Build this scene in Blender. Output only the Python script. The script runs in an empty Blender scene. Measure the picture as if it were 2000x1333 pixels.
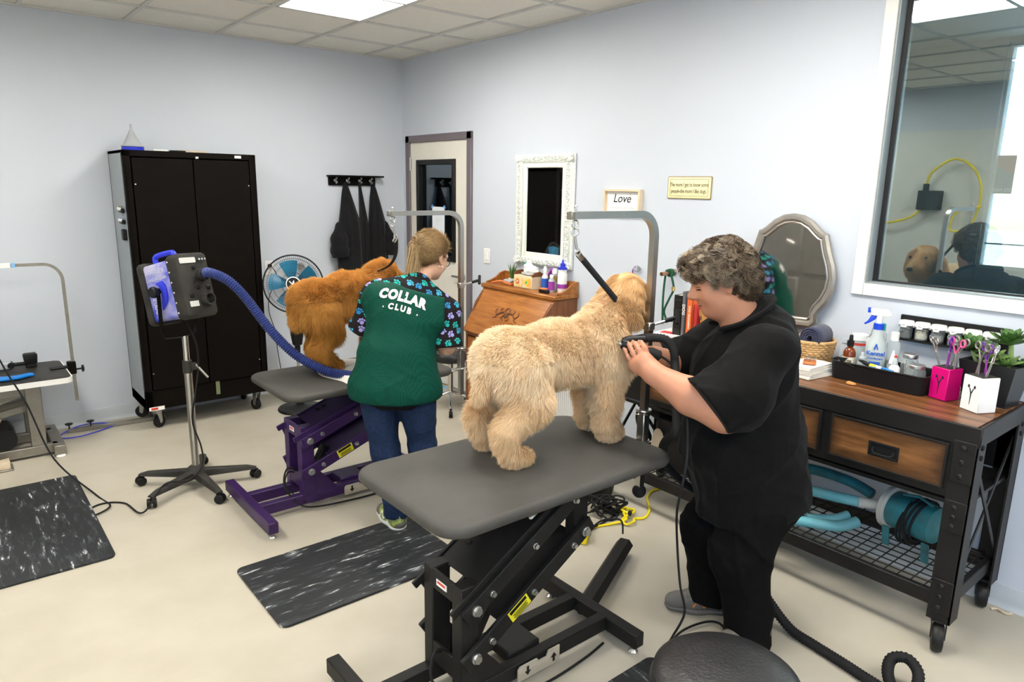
import bpy, bmesh, math, random
import numpy as np
from mathutils import Vector, Matrix

# ---------------------------------------------------------------- scene, camera, light, exposure
R = math.radians
PI = math.pi
random.seed(7)
RNG = np.random.default_rng(11)
scene = bpy.context.scene
COL = scene.collection

cam_d = bpy.data.cameras.new('camera')
cam = bpy.data.objects.new('camera', cam_d)
COL.objects.link(cam)
cam_d.sensor_width = 36.0
cam_d.lens = 36.0 * 1369.4 / 2000.0
cam_d.clip_start = 0.02
_r = Vector((0.77447425, -0.63238604, 0.01665947))
_u = Vector((0.12310305, 0.17648927, 0.97657421))
_d = Vector((0.62051211, 0.75428074, -0.21453504))
cam.matrix_world = Matrix(((_r.x, _u.x, -_d.x, -3.3918), (_r.y, _u.y, -_d.y, -5.7287), (_r.z, _u.z, -_d.z, 1.7428), (0, 0, 0, 1)))
scene.camera = cam

world = bpy.data.worlds.new('sky')
scene.world = world
world.use_nodes = True
wn = world.node_tree.nodes
sky = wn.new('ShaderNodeTexSky')
sky.sky_type = 'NISHITA'
sky.sun_disc = False
sky.sun_elevation = R(38)
sky.sun_rotation = R(60)
sky.air_density = 0.7
sky.dust_density = 4.0
world.node_tree.links.new(sky.outputs[0], wn['Background'].inputs[0])
wn['Background'].inputs[1].default_value = 1.7

PANEL_STRENGTH = 21.5
scene.view_settings.view_transform = 'Standard'
scene.view_settings.look = 'None'
scene.view_settings.exposure = 0.29
scene.view_settings.gamma = 1.0
scene.view_settings.use_curve_mapping = False

H = 2.82            # ceiling height
XL, YF = -4.77, -8.0  # far left wall and the wall behind the photographer


# ---------------------------------------------------------------- helpers: objects
def tag(o, label=None, cat=None, group=None, kind=None):
    if label: o['label'] = label
    if cat: o['category'] = cat
    if group: o['group'] = group
    if kind: o['kind'] = kind
    return o


def thing(name, label, cat, loc=(0, 0, 0), rz=0.0, group=None):
    o = bpy.data.objects.new(name, None)
    o.empty_display_size = 0.05
    COL.objects.link(o)
    o.location = loc
    o.rotation_euler = (0, 0, rz)
    return tag(o, label, cat, group)


def mesh_np(name, V, F):
    """mesh from numpy arrays; F is (n,3) or (n,4)"""
    me = bpy.data.meshes.new(name)
    V = np.asarray(V, np.float32); F = np.asarray(F, np.int32)
    n, k = F.shape
    me.vertices.add(len(V)); me.vertices.foreach_set('co', V.ravel())
    me.loops.add(n * k); me.loops.foreach_set('vertex_index', F.ravel())
    me.polygons.add(n); me.polygons.foreach_set('loop_start', np.arange(0, n * k, k, dtype=np.int32))
    me.update(calc_edges=True)
    me.polygons.foreach_set('use_smooth', np.ones(n, bool))
    return me


def link(name, me, mat=None, parent=None):
    o = bpy.data.objects.new(name, me)
    COL.objects.link(o)
    if mat is not None and not me.materials:
        me.materials.append(MATS[mat] if isinstance(mat, str) else mat)
    if parent is not None:
        o.parent = parent
    return o


def dup(o, parent=None, loc=None, rot=None):
    """copy of an object and of its children (sharing meshes)"""
    c = o.copy()
    COL.objects.link(c)
    if parent is not None: c.parent = parent
    if loc is not None: c.location = loc
    if rot is not None: c.rotation_euler = rot
    for ch in list(o.children):
        dup(ch, c)
    return c


def frame(o, x, y):
    """matrix with origin o, local x along x and local y near y"""
    x = Vector(x).normalized(); z = x.cross(Vector(y)).normalized(); y = z.cross(x)
    return Matrix(((x.x, y.x, z.x, o[0]), (x.y, y.y, z.y, o[1]), (x.z, y.z, z.z, o[2]), (0, 0, 0, 1)))


def rotz(a, o=(0, 0, 0)):
    return Matrix.Translation(o) @ Matrix.Rotation(a, 4, 'Z')


def smooth_path(pts, n=8, closed=False):
    P = [Vector(p) for p in pts]
    out = []
    m = len(P)
    for i in range(m if closed else m - 1):
        if closed:
            a, b, c, d = P[(i - 1) % m], P[i], P[(i + 1) % m], P[(i + 2) % m]
        else:
            a, b, c, d = P[max(i - 1, 0)], P[i], P[i + 1], P[min(i + 2, m - 1)]
        for k in range(n):
            t = k / n
            out.append(0.5 * ((2 * b) + (c - a) * t + (2 * a - 5 * b + 4 * c - d) * t * t + (3 * b - a - 3 * c + d) * t ** 3))
    if not closed: out.append(P[-1])
    return out


def rrect(w, h, r, n=6):
    """rounded rectangle outline centred on the origin"""
    pts = []
    if not isinstance(r, (list, tuple)): r = (r, r, r, r)
    for q, (sx, sy) in enumerate(((1, 1), (-1, 1), (-1, -1), (1, -1))):
        rr = max(r[q], 1e-4)
        for k in range(n + 1):
            a = q * PI / 2 + k / n * PI / 2
            pts.append((sx * (w / 2 - rr) + rr * math.cos(a), sy * (h / 2 - rr) + rr * math.sin(a)))
    return pts


class MB:
    """collects shapes of ONE part"""
    def __init__(s, M=None):
        s.v = []; s.f = []; s.M = M

    def add(s, V, F, M=None):
        k = len(s.v)
        M2 = M if s.M is None else (s.M if M is None else s.M @ M)
        s.v += [tuple(M2 @ Vector(v)) for v in V] if M2 is not None else [tuple(v) for v in V]
        s.f += [tuple(i + k for i in f) for f in F]
        return s

    def box(s, c, size, bev=0.0, rot=None, M=None):
        hx, hy, hz = size[0] / 2, size[1] / 2, size[2] / 2
        T = Matrix.Translation(c)
        if rot is not None:
            T = T @ Matrix.Rotation(rot[2], 4, 'Z') @ Matrix.Rotation(rot[1], 4, 'Y') @ Matrix.Rotation(rot[0], 4, 'X')
        if M is not None: T = M @ T
        b = min(bev, hx * .98, hy * .98, hz * .98)
        if b <= 0:
            V = [(x * hx, y * hy, z * hz) for x in (-1, 1) for y in (-1, 1) for z in (-1, 1)]
            F = [(0, 1, 3, 2), (4, 6, 7, 5), (0, 4, 5, 1), (2, 3, 7, 6), (0, 2, 6, 4), (1, 5, 7, 3)]
            return s.add(V, F, T)
        V = []; idx = {}
        for x in (-1, 1):
            for y in (-1, 1):
                for z in (-1, 1):
                    for a in range(3):
                        e = [hx - b, hy - b, hz - b]; e[a] += b
                        idx[(x, y, z, a)] = len(V); V.append((x * e[0], y * e[1], z * e[2]))
        F = []
        def q(l, flip):
            F.append(tuple(reversed(l)) if flip else tuple(l))
        for a in range(3):
            b_, c_ = (a + 1) % 3, (a + 2) % 3
            for sg in (-1, 1):
                l = []
                for (p, r_) in ((-1, -1), (1, -1), (1, 1), (-1, 1)):
                    k = [0, 0, 0]; k[a] = sg; k[b_] = p; k[c_] = r_
                    l.append(idx[(*k, a)])
                q(l, sg < 0)
                for sb in (-1, 1):   # edge faces between a and b_
                    l = []
                    for (w, ax) in ((-1, a), (1, a), (1, b_), (-1, b_)):
                        k = [0, 0, 0]; k[a] = sg; k[b_] = sb; k[c_] = w
                        l.append(idx[(*k, ax)])
                    q(l, sg * sb > 0)
        for x in (-1, 1):
            for y in (-1, 1):
                for z in (-1, 1):
                    q([idx[(x, y, z, 0)], idx[(x, y, z, 1)], idx[(x, y, z, 2)]], x * y * z < 0)
        return s.add(V, F, T)

    def cyl(s, p0, p1, r, r2=None, n=16, cap=True, M=None):
        return s.tube([p0, p1], [r, r if r2 is None else r2], n, cap=cap, M=M)

    def tube(s, pts, r, n=8, closed=False, cap=True, M=None, sx=1.0, up=None):
        P = [Vector(p) for p in pts]; m = len(P)
        rad = list(r) if isinstance(r, (list, tuple, np.ndarray)) else [r] * m
        T = []
        for i in range(m):
            a = P[(i - 1) % m] if (closed or i > 0) else P[0]
            b = P[(i + 1) % m] if (closed or i < m - 1) else P[-1]
            t = (b - a)
            T.append(t.normalized() if t.length > 1e-9 else Vector((0, 0, 1)))
        u = Vector(up) if up is not None else (Vector((0, 0, 1)) if abs(T[0].z) < .9 else Vector((1, 0, 0)))
        V = []
        x = (u - T[0] * u.dot(T[0])).normalized()
        for i in range(m):
            x = x - T[i] * x.dot(T[i])
            x = x.normalized() if x.length > 1e-6 else T[i].orthogonal().normalized()
            y = T[i].cross(x)
            for k in range(n):
                a = 2 * PI * (k + .5) / n
                V.append(P[i] + (x * math.cos(a) * sx + y * math.sin(a)) * rad[i])
        F = []
        for i in range(m if closed else m - 1):
            j = (i + 1) % m
            for k in range(n):
                l = (k + 1) % n
                F.append((i * n + k, i * n + l, j * n + l, j * n + k))
        if cap and not closed:
            F.append(tuple(range(n - 1, -1, -1))); F.append(tuple((m - 1) * n + k for k in range(n)))
        return s.add(V, F, M)

    def lathe(s, prof, c=(0, 0, 0), n=24, M=None, cap=True):
        V = []; m = len(prof)
        for (r, z) in prof:
            for k in range(n):
                a = 2 * PI * k / n
                V.append((c[0] + r * math.cos(a), c[1] + r * math.sin(a), c[2] + z))
        F = []
        for i in range(m - 1):
            for k in range(n):
                l = (k + 1) % n
                F.append((i * n + k, i * n + l, (i + 1) * n + l, (i + 1) * n + k))
        if cap:
            if prof[0][0] > 1e-5: F.append(tuple(range(n - 1, -1, -1)))
            if prof[-1][0] > 1e-5: F.append(tuple((m - 1) * n + k for k in range(n)))
        return s.add(V, F, M)

    def prism(s, poly, z0, z1, M=None, bev=0.0):
        """outline in xy extruded from z0 to z1, optional chamfer"""
        n = len(poly)
        A = sum(poly[i][0] * poly[(i + 1) % n][1] - poly[(i + 1) % n][0] * poly[i][1] for i in range(n))
        if A < 0: poly = poly[::-1]
        if bev <= 0:
            rings = [(0, z0), (0, z1)]
        else:
            sg = 1 if z1 > z0 else -1
            rings = [(bev, z0), (bev * .3, z0 + sg * bev * .3), (0, z0 + sg * bev), (0, z1 - sg * bev), (bev * .3, z1 - sg * bev * .3), (bev, z1)]
        V = []
        for (ins, z) in rings:
            for i in range(n):
                p = Vector(poly[i]); a = Vector(poly[i - 1]); b = Vector(poly[(i + 1) % n])
                if ins:
                    e1 = (p - a); e2 = (b - p)
                    if e1.length < 1e-9: e1 = e2
                    if e2.length < 1e-9: e2 = e1
                    n1 = Vector((-e1.y, e1.x)).normalized(); n2 = Vector((-e2.y, e2.x)).normalized()
                    nn = n1 + n2
                    nn = nn / max(nn.length_squared / 2, .3) if nn.length > 1e-6 else n1
                    p = p + nn * ins
                V.append((p.x, p.y, z))
        F = [tuple(range(n - 1, -1, -1)), tuple((len(rings) - 1) * n + k for k in range(n))]
        for i in range(len(rings) - 1):
            for k in range(n):
                l = (k + 1) % n
                F.append((i * n + k, i * n + l, (i + 1) * n + l, (i + 1) * n + k))
        if z1 < z0: F = [f[::-1] for f in F]
        return s.add(V, F, M)

    def sph(s, c, r, n=16, m=10, rot=None, M=None):
        if not isinstance(r, (list, tuple)): r = (r, r, r)
        T = Matrix.Translation(c)
        if rot is not None:
            T = T @ Matrix.Rotation(rot[2], 4, 'Z') @ Matrix.Rotation(rot[1], 4, 'Y') @ Matrix.Rotation(rot[0], 4, 'X')
        if M is not None: T = M @ T
        V = [(0, 0, -r[2])]
        for i in range(1, m):
            t = -PI / 2 + PI * i / m
            for k in range(n):
                a = 2 * PI * k / n
                V.append((r[0] * math.cos(t) * math.cos(a), r[1] * math.cos(t) * math.sin(a), r[2] * math.sin(t)))
        V.append((0, 0, r[2]))
        F = []
        for k in range(n):
            l = (k + 1) % n
            F.append((0, 1 + l, 1 + k)); F.append((len(V) - 1, 1 + (m - 2) * n + k, 1 + (m - 2) * n + l))
            for i in range(m - 2):
                F.append((1 + i * n + k, 1 + i * n + l, 1 + (i + 1) * n + l, 1 + (i + 1) * n + k))
        return s.add(V, F, T)

    def torus(s, c, Rr, r, axis=(0, 0, 1), n=24, m=8, M=None, arc=None):
        z = Vector(axis).normalized(); x = z.orthogonal().normalized(); y = z.cross(x)
        if arc is None:
            return s.tube([Vector(c) + (x * math.cos(2 * PI * k / n) + y * math.sin(2 * PI * k / n)) * Rr for k in range(n)], r, m, closed=True, M=M)
        return s.tube([Vector(c) + (x * math.cos(arc[0] + (arc[1] - arc[0]) * k / n) + y * math.sin(arc[0] + (arc[1] - arc[0]) * k / n)) * Rr for k in range(n + 1)], r, m, M=M)

    def text(s, txt, size, M, depth=0.0008, fat=0.0, align='CENTER', shear=0.0, space=1.0):
        """lettering lying in the xy plane of M"""
        V, F = text_geo(txt, size, depth, fat, align, shear, space)
        return s.add(V, F, M)

    def obj(s, name, mat=None, parent=None, ang=40, at=None):
        me = bpy.data.meshes.new(name)
        v = s.v if at is None else [(p[0] - at[0], p[1] - at[1], p[2] - at[2]) for p in s.v]
        me.from_pydata(v, [], s.f)
        me.polygons.foreach_set('use_smooth', [True] * len(me.polygons))
        try: me.set_sharp_from_angle(angle=R(ang))
        except Exception: pass
        me.update()
        o = link(name, me, mat, parent)
        if at is not None: o.location = at
        return o


def text_geo(txt, size, depth=0.0008, fat=0.0, align='CENTER', shear=0.0, space=1.0):
    cu = bpy.data.curves.new('lettering', 'FONT')
    cu.body = txt; cu.size = size; cu.extrude = depth; cu.offset = fat
    cu.align_x = align; cu.align_y = 'CENTER'; cu.shear = shear; cu.space_character = space
    cu.resolution_u = 3
    ob = bpy.data.objects.new('lettering', cu)
    COL.objects.link(ob)
    dg = bpy.context.evaluated_depsgraph_get()
    me = ob.evaluated_get(dg).to_mesh()
    V = [tuple(v.co) for v in me.vertices]; F = [tuple(p.vertices) for p in me.polygons]
    ob.evaluated_get(dg).to_mesh_clear()
    bpy.data.objects.remove(ob); bpy.data.curves.remove(cu)
    return V, F


def struct(name, mb, mat, parent=None):
    o = mb.obj(name, mat, parent)
    if parent is None: o['kind'] = 'structure'
    return o


# ---------------------------------------------------------------- helpers: materials
MATS = {}


def mat(name, col, rough=.5, metal=0.0, var=.08, vs=9.0, bump=0.0, bs=80.0, spec=.5, coat=0.0, trans=0.0, sheen=0.0, col2=None, stretch=None, detail=3.0, contrast=1.0, ior=1.45, sub=0.0, emit=0.0):
    m = bpy.data.materials.new(name)
    m.use_nodes = True
    MATS[name] = m
    N = m.node_tree.nodes; L = m.node_tree.links
    b = N['Principled BSDF']
    tc = N.new('ShaderNodeTexCoord'); mp = N.new('ShaderNodeMapping')
    L.new(tc.outputs['Object'], mp.inputs[0])
    if stretch: mp.inputs['Scale'].default_value = stretch
    nz = N.new('ShaderNodeTexNoise'); nz.inputs['Scale'].default_value = vs; nz.inputs['Detail'].default_value = detail
    L.new(mp.outputs[0], nz.inputs['Vector'])
    mr = N.new('ShaderNodeMapRange'); mr.inputs[1].default_value = .5 - .25 / contrast; mr.inputs[2].default_value = .5 + .25 / contrast
    L.new(nz.outputs[0], mr.inputs[0])
    mx = N.new('ShaderNodeMix'); mx.data_type = 'RGBA'
    c = tuple(col) + (1,)
    if col2 is None:
        lo = tuple(max(0, x * (1 - var)) for x in col) + (1,); hi = tuple(min(1, x * (1 + var)) for x in col) + (1,)
    else:
        lo, hi = c, tuple(col2) + (1,)
    mx.inputs[6].default_value = lo; mx.inputs[7].default_value = hi
    L.new(mr.outputs[0], mx.inputs[0]); L.new(mx.outputs[2], b.inputs['Base Color'])
    b.inputs['Roughness'].default_value = rough; b.inputs['Metallic'].default_value = metal
    b.inputs['Specular IOR Level'].default_value = spec; b.inputs['IOR'].default_value = ior
    b.inputs['Coat Weight'].default_value = coat; b.inputs['Coat Roughness'].default_value = .15
    b.inputs['Transmission Weight'].default_value = trans
    b.inputs['Sheen Weight'].default_value = sheen
    if sub: b.inputs['Subsurface Weight'].default_value = sub; b.inputs['Subsurface Radius'].default_value = (.012, .005, .003); b.inputs['Subsurface Scale'].default_value = 1.0
    if emit: b.inputs['Emission Strength'].default_value = emit; b.inputs['Emission Color'].default_value = c
    if bump:
        n2 = N.new('ShaderNodeTexNoise'); n2.inputs['Scale'].default_value = bs; n2.inputs['Detail'].default_value = 4
        L.new(mp.outputs[0], n2.inputs['Vector'])
        bp = N.new('ShaderNodeBump'); bp.inputs['Strength'].default_value = bump; bp.inputs['Distance'].default_value = .01
        L.new(n2.outputs[0], bp.inputs['Height']); L.new(bp.outputs[0], b.inputs['Normal'])
    return m


def nodes(name):
    m = MATS[name]; return m, m.node_tree.nodes, m.node_tree.links


def glass_mat(name, tint=(.9, .95, .95), refl=.08, rough=0.0):
    """thin pane: mirror-like reflection over see-through tint"""
    m = bpy.data.materials.new(name); m.use_nodes = True; MATS[name] = m
    N = m.node_tree.nodes; L = m.node_tree.links
    N.remove(N['Principled BSDF'])
    tr = N.new('ShaderNodeBsdfTransparent'); tr.inputs[0].default_value = tuple(tint) + (1,)
    gl = N.new('ShaderNodeBsdfGlossy'); gl.inputs['Roughness'].default_value = rough; gl.inputs[0].default_value = (.95, 1, 1, 1)
    lw = N.new('ShaderNodeLayerWeight'); lw.inputs[0].default_value = .25
    mr = N.new('ShaderNodeMapRange'); mr.inputs[3].default_value = refl; mr.inputs[4].default_value = min(1, refl + .6)
    L.new(lw.outputs['Fresnel'], mr.inputs[0])
    mx = N.new('ShaderNodeMixShader')
    L.new(mr.outputs[0], mx.inputs[0]); L.new(tr.outputs[0], mx.inputs[1]); L.new(gl.outputs[0], mx.inputs[2])
    L.new(mx.outputs[0], N['Material Output'].inputs[0])
    return m


# colours and finishes
mat('wall_paint', (.570, .612, .680), .55, var=.015, vs=2, bump=.03, bs=220)
mat('ceiling_tile', (.80, .78, .72), .9, var=.03, vs=60, bump=.12, bs=300)
mat('grid_white', (.62, .62, .60), .5, var=.02)
mat('concrete', (.405, .370, .295), .45, col2=(.475, .440, .365), vs=3.5, detail=9, contrast=1.1, bump=.05, bs=30)
mat('cove_base', (.50, .54, .57), .45, var=.03)
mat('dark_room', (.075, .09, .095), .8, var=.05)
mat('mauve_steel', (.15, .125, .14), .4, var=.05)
mat('door_cream', (.74, .71, .63), .4, var=.02)
mat('frame_white', (.80, .79, .75), .4, var=.02)
mat('grey_alu', (.34, .38, .40), .4, metal=.3, var=.04)
mat('white_plastic', (.82, .82, .80), .35, var=.02)
mat('black_gasket', (.012, .012, .014), .5)
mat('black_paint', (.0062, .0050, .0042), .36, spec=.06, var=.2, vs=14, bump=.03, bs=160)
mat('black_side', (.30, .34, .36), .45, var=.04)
mat('black_plastic', (.010, .010, .0105), .42, spec=.25, var=.15)
mat('black_rubber', (.014, .014, .0145), .7, spec=.2, var=.15)
mat('chrome', (.72, .71, .69), .16, metal=1, var=.04)
mat('brushed_steel', (.50, .49, .46), .33, metal=1, var=.08, stretch=(40, 40, 1))
mat('zinc', (.55, .55, .54), .35, metal=1, var=.06)
mat('panel_light', (1, 1, 1), .5)
_m, _N, _L = nodes('panel_light')
_N['Principled BSDF'].inputs['Emission Color'].default_value = (1, .955, .87, 1)
_N['Principled BSDF'].inputs['Emission Strength'].default_value = PANEL_STRENGTH
glass_mat('mirror_window', (.55, .66, .68), .22)
glass_mat('door_glass', (.30, .42, .52), .13)
glass_mat('clear_pane', (.92, .97, .97), .05)
# ================================================================ THE SETTING
struct('floor', MB().box(((XL) / 2, YF / 2, -.05), (-XL + .3, -YF + .3, .1)), 'concrete')
HW = H + .14      # walls run up past the hung ceiling
struct('wall_back', MB().box((XL / 2, .06, HW / 2), (-XL + .28, .12, HW)), 'wall_paint')
struct('wall_front', MB().box((XL / 2, YF - .06, HW / 2), (-XL + .28, .12, HW)), 'wall_paint')


def wall_with_holes(x0, x1, ya, yb, holes):
    """wall slab between x0 and x1, y from ya up to yb, rectangular holes (y0,y1,z0,z1)"""
    m = MB(); ys = sorted({ya, yb, *[h[0] for h in holes], *[h[1] for h in holes]})
    for i in range(len(ys) - 1):
        a, b = ys[i], ys[i + 1]; z = 0.0
        hs = sorted([h for h in holes if h[0] <= a + 1e-6 and h[1] >= b - 1e-6], key=lambda h: h[2])
        spans = []
        for h in hs:
            if h[2] > z: spans.append((z, h[2]))
            z = h[3]
        if z < HW: spans.append((z, HW))
        for (p, q) in spans:
            m.box(((x0 + x1) / 2, (a + b) / 2, (p + q) / 2), (x1 - x0, b - a, q - p))
    return m


WIN = (-6.7, -4.233, 1.327, 2.70)
struct('wall_right', wall_with_holes(0, .14, YF, 0, [(-1.04, -.10, 0, 2.14), WIN]), 'wall_paint')
LWIN = (-7.75, -5.35, .98, 2.72)
struct('wall_left', wall_with_holes(XL - .14, XL, YF, 0, [LWIN]), 'wall_paint')
# rooms seen dimly behind the glass
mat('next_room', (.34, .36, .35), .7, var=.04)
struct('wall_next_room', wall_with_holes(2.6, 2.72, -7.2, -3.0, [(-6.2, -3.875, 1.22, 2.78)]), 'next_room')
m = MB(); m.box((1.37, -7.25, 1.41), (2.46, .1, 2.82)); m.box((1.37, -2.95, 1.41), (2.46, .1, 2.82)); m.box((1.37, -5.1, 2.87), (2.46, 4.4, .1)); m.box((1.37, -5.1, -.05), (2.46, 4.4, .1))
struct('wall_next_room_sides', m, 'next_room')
win3 = tag(bpy.data.objects.new('window_3', None), kind='structure'); COL.objects.link(win3); win3.location = (2.6, -6.2, 1.22)
m = MB()
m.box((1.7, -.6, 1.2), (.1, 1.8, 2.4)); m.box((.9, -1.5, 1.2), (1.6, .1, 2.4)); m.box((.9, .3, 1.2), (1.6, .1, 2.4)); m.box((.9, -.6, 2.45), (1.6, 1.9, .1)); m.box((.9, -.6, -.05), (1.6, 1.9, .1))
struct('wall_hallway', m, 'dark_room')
# ground outside the added left window
mat('pavement', (.55, .60, .68), .9, var=.1)
struct('pavement', MB().box((XL - 15.5, -4, -.2), (30, 40, .1)), 'pavement')

# ceiling: slab, T-bar grid, tiles, light panels
ceil_o = struct('ceiling', MB().box((XL / 2, YF / 2, H + .11), (-XL + .28, -YF + .28, .06)), 'ceiling_tile')
T = .61
xs = [0.0, -.36]
while xs[-1] - T > XL: xs.append(xs[-1] - T)
xs.append(XL)
ys = [0.0, -.52]
while ys[-1] - T > YF: ys.append(ys[-1] - T)
ys.append(YF)
for x in xs[1:-1]:
    MB().box((0, 0, 0), (.024, -YF, .012)).obj('grid_bar', 'grid_white', ceil_o).location = (x, YF / 2, H + .002)
for y in ys[1:-1]:
    MB().box((0, 0, 0), (-XL, .024, .012)).obj('grid_bar', 'grid_white', ceil_o).location = (XL / 2, y, H + .0025)
for (c, sz) in (((XL / 2, -.012, H), (-XL, .024, .012)), ((-.012, YF / 2, H), (.024, -YF, .012))):
    MB().box((0, 0, 0), sz).obj('grid_bar', 'grid_white', ceil_o).location = (c[0], c[1], c[2] + .001)
lights = [(3, 2), (3, 6), (3, 10), (7, 2), (7, 6), (7, 10)]
lit = {(i - 1, j + k) for (i, j) in lights for k in (0, 1)}
tile_me = {}
for i in range(len(xs) - 1):
    for j in range(len(ys) - 1):
        if (i, j) in lit: continue
        w, d = xs[i] - xs[i + 1], ys[j] - ys[j + 1]
        k = (round(w, 3), round(d, 3))
        if k not in tile_me:
            o = MB().box((0, 0, 0), (w - .02, d - .02, .016), .004).obj('ceiling_tile', 'ceiling_tile', ceil_o)
            tile_me[k] = o.data
        else:
            o = link('ceiling_tile', tile_me[k], None, ceil_o)
        o.location = ((xs[i] + xs[i + 1]) / 2, (ys[j] + ys[j + 1]) / 2, H + .016)
wh = ['nearest the coat rack corner', 'above the black clipping table', 'behind the photographer on the right side', 'above the left steel table', 'left of the photographer', 'behind the photographer on the left side']
for q, (i, j) in enumerate(lights):
    i -= 1
    cx, cy = (xs[i] + xs[i + 1]) / 2, (ys[j] + ys[j + 2]) / 2
    t = thing('ceiling_light', 'bright flat ceiling light panel ' + wh[q], 'ceiling light', (cx, cy, H), 0, 'ceiling light panels')
    w, d = .586, 1.196
    m = MB()
    for s_ in (-1, 1):
        m.box((s_ * (w / 2 - .008), 0, .030), (.016, d, .066)); m.box((0, s_ * (d / 2 - .008), .030), (w, .016, .066))
    m.obj('frame', 'grid_white', t)
    MB().box((0, 0, .030), (w - .03, d - .03, .008)).obj('diffuser', 'panel_light', t)

# cove base
def baseboard(name, p, q, nrm):
    p = Vector((*p, 0)); q = Vector((*q, 0)); n = Vector((*nrm, 0))
    prof = [(0, 0), (.018, 0), (.014, .004), (.007, .012), (.004, .03), (.004, .098), (.002, .102), (0, .102)]
    V = [p + n * a + Vector((0, 0, b)) for (a, b) in prof] + [q + n * a + Vector((0, 0, b)) for (a, b) in prof]
    k = len(prof)
    F = [(i, (i + 1) % k, k + (i + 1) % k, k + i) for i in range(k)] + [tuple(range(k)), tuple(range(2 * k - 1, k - 1, -1))]
    struct(name, MB().add(V, F), 'cove_base')
baseboard('baseboard_back', (XL, 0), (0, 0), (0, -1))
baseboard('baseboard_right', (0, -1.08), (0, YF), (-1, 0))
baseboard('baseboard_left', (XL, YF), (XL, 0), (1, 0))

# door and its frame in the right wall
m = MB()
for (y0, y1, z0, z1) in ((-.14, -.075, 0, 2.17), (-1.08, -1.015, 0, 2.17), (-1.08, -.075, 2.11, 2.17)):
    m.box((.05, (y0 + y1) / 2, (z0 + z1) / 2), (.14, y1 - y0, z1 - z0), .004)
struct('trim_1', m, 'mauve_steel')
door = tag(bpy.data.objects.new('door_1', None), kind='structure'); COL.objects.link(door); door.location = (.02, -.577, 0)
y0, y1, z0, z1 = -.262 + .577, -.834 + .577, 1.125, 1.95     # lite opening
lo, hi = -.437, .437
m = MB()
m.box((0, (hi + y0) / 2, 1.06), (.045, hi - y0, 2.10)); m.box((0, (lo + y1) / 2, 1.06), (.045, y1 - lo, 2.10))
m.box((0, (y0 + y1) / 2, .01 + z0 / 2), (.045, y0 - y1, z0)); m.box((0, (y0 + y1) / 2, (z1 + 2.11) / 2), (.045, y0 - y1, 2.11 - z1))
m.obj('leaf', 'door_cream', door)
m = MB()
for (a, b, c, d_) in ((y0 - .03, y0 + .012, z0 - .012, z1 + .012), (y1 - .012, y1 + .03, z0 - .012, z1 + .012)):
    m.box((-.012, (a + b) / 2, (c + d_) / 2), (.055, b - a, d_ - c), .003)
for (c, d_) in ((z0 - .012, z0 + .03), (z1 - .03, z1 + .012)):
    m.box((-.012, (y0 + y1) / 2, (c + d_) / 2), (.0545, y0 - y1, d_ - c), .003)
m.obj('lite_frame', 'black_plastic', door)
MB().box((.006, (y0 + y1) / 2, (z0 + z1) / 2), (.006, y0 - y1 - .04, z1 - z0 - .04)).obj('glass', 'door_glass', door)
for zz in (1.93, 1.05, .25):
    m = MB(); m.cyl((-.028, .443, zz - .055), (-.028, .443, zz + .055), .009); m.box((-.024, .43, zz), (.004, .03, .1)); m.obj('hinge', 'zinc', door)
m = MB(); m.cyl((-.022, -.38, 1.0), (-.07, -.38, 1.0), .012); m.cyl((-.065, -.38, 1.0), (-.065, -.27, 1.0), .009); m.cyl((-.022, -.38, 1.0), (-.03, -.38, 1.0), .03)
m.obj('lever_handle', 'brushed_steel', door)
mat('paper', (.80, .84, .90), .7, var=.01)
mat('blue_tape', (.18, .42, .72), .6)
t = thing('paper_notice', 'white paper notice taped inside the dark door glass', 'notice', (.021, -.545, 1.43))
MB().box((0, 0, 0), (.0015, .19, .27)).obj('sheet', 'paper', t)
m = MB().text('NOTICE', .022, frame((-.0012, 0, .02), (0, -1, 0), (0, 0, 1)), .0003); m.obj('lettering', 'grid_white', t)
for (a, b) in ((-.095, .135), (.095, .135), (-.095, -.135), (.095, -.135)):
    MB().box((0, a, b), (.0022, .022, .03), 0, (R(40) * (1 if a * b > 0 else -1), 0, 0)).obj('tape', 'blue_tape', t)
o = MB().box((0, 0, .0008), (.03, .55, .0012)).obj('floor_strip', 'blue_tape'); o.location = (-.05, -.80, 0)  # thin light blue strip flat on the floor at the door
tag(o, 'thin light blue strip on the floor below the cream door', 'tape')

# window in the right wall
win = tag(bpy.data.objects.new('window_1', None), kind='structure'); COL.objects.link(win); win.location = (0, -4.233, 1.327)
Y0, Y1, Z0, Z1 = WIN[0] + 4.233, 0, 0, WIN[3] - 1.327
def ring(mb, y0, y1, z0, z1, w, xa, xb, bev=.002):
    """picture-frame ring outside the rectangle"""
    mb.box(((xa + xb) / 2, y1 + w / 2, (z0 + z1) / 2), (xb - xa, w, z1 - z0 + 2 * w), bev); mb.box(((xa + xb) / 2, y0 - w / 2, (z0 + z1) / 2), (xb - xa, w, z1 - z0 + 2 * w), bev)
    mb.box(((xa + xb) / 2, (y0 + y1) / 2, z0 - w / 2), (xb - xa, y1 - y0, w), bev); mb.box(((xa + xb) / 2, (y0 + y1) / 2, z1 + w / 2), (xb - xa, y1 - y0, w), bev)
    return mb
ring(MB(), Y0, Y1, Z0, Z1, .056, -.016, .0).obj('casing', 'frame_white', win)
ring(MB(), Y0 + .008, Y1 - .008, Z0 + .008, Z1 - .008, .008, -.004, .14).obj('jamb', 'grey_alu', win)
ring(MB(), Y0 + .03, Y1 - .03, Z0 + .016, Z1 - .03, .022, .05, .07).obj('gasket', 'black_gasket', win)
MB().box((.06, (Y0 + Y1) / 2, (Z0 + Z1) / 2), (.006, Y1 - Y0 - .03, Z1 - Z0 - .03)).obj('glass', 'mirror_window', win)

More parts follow.
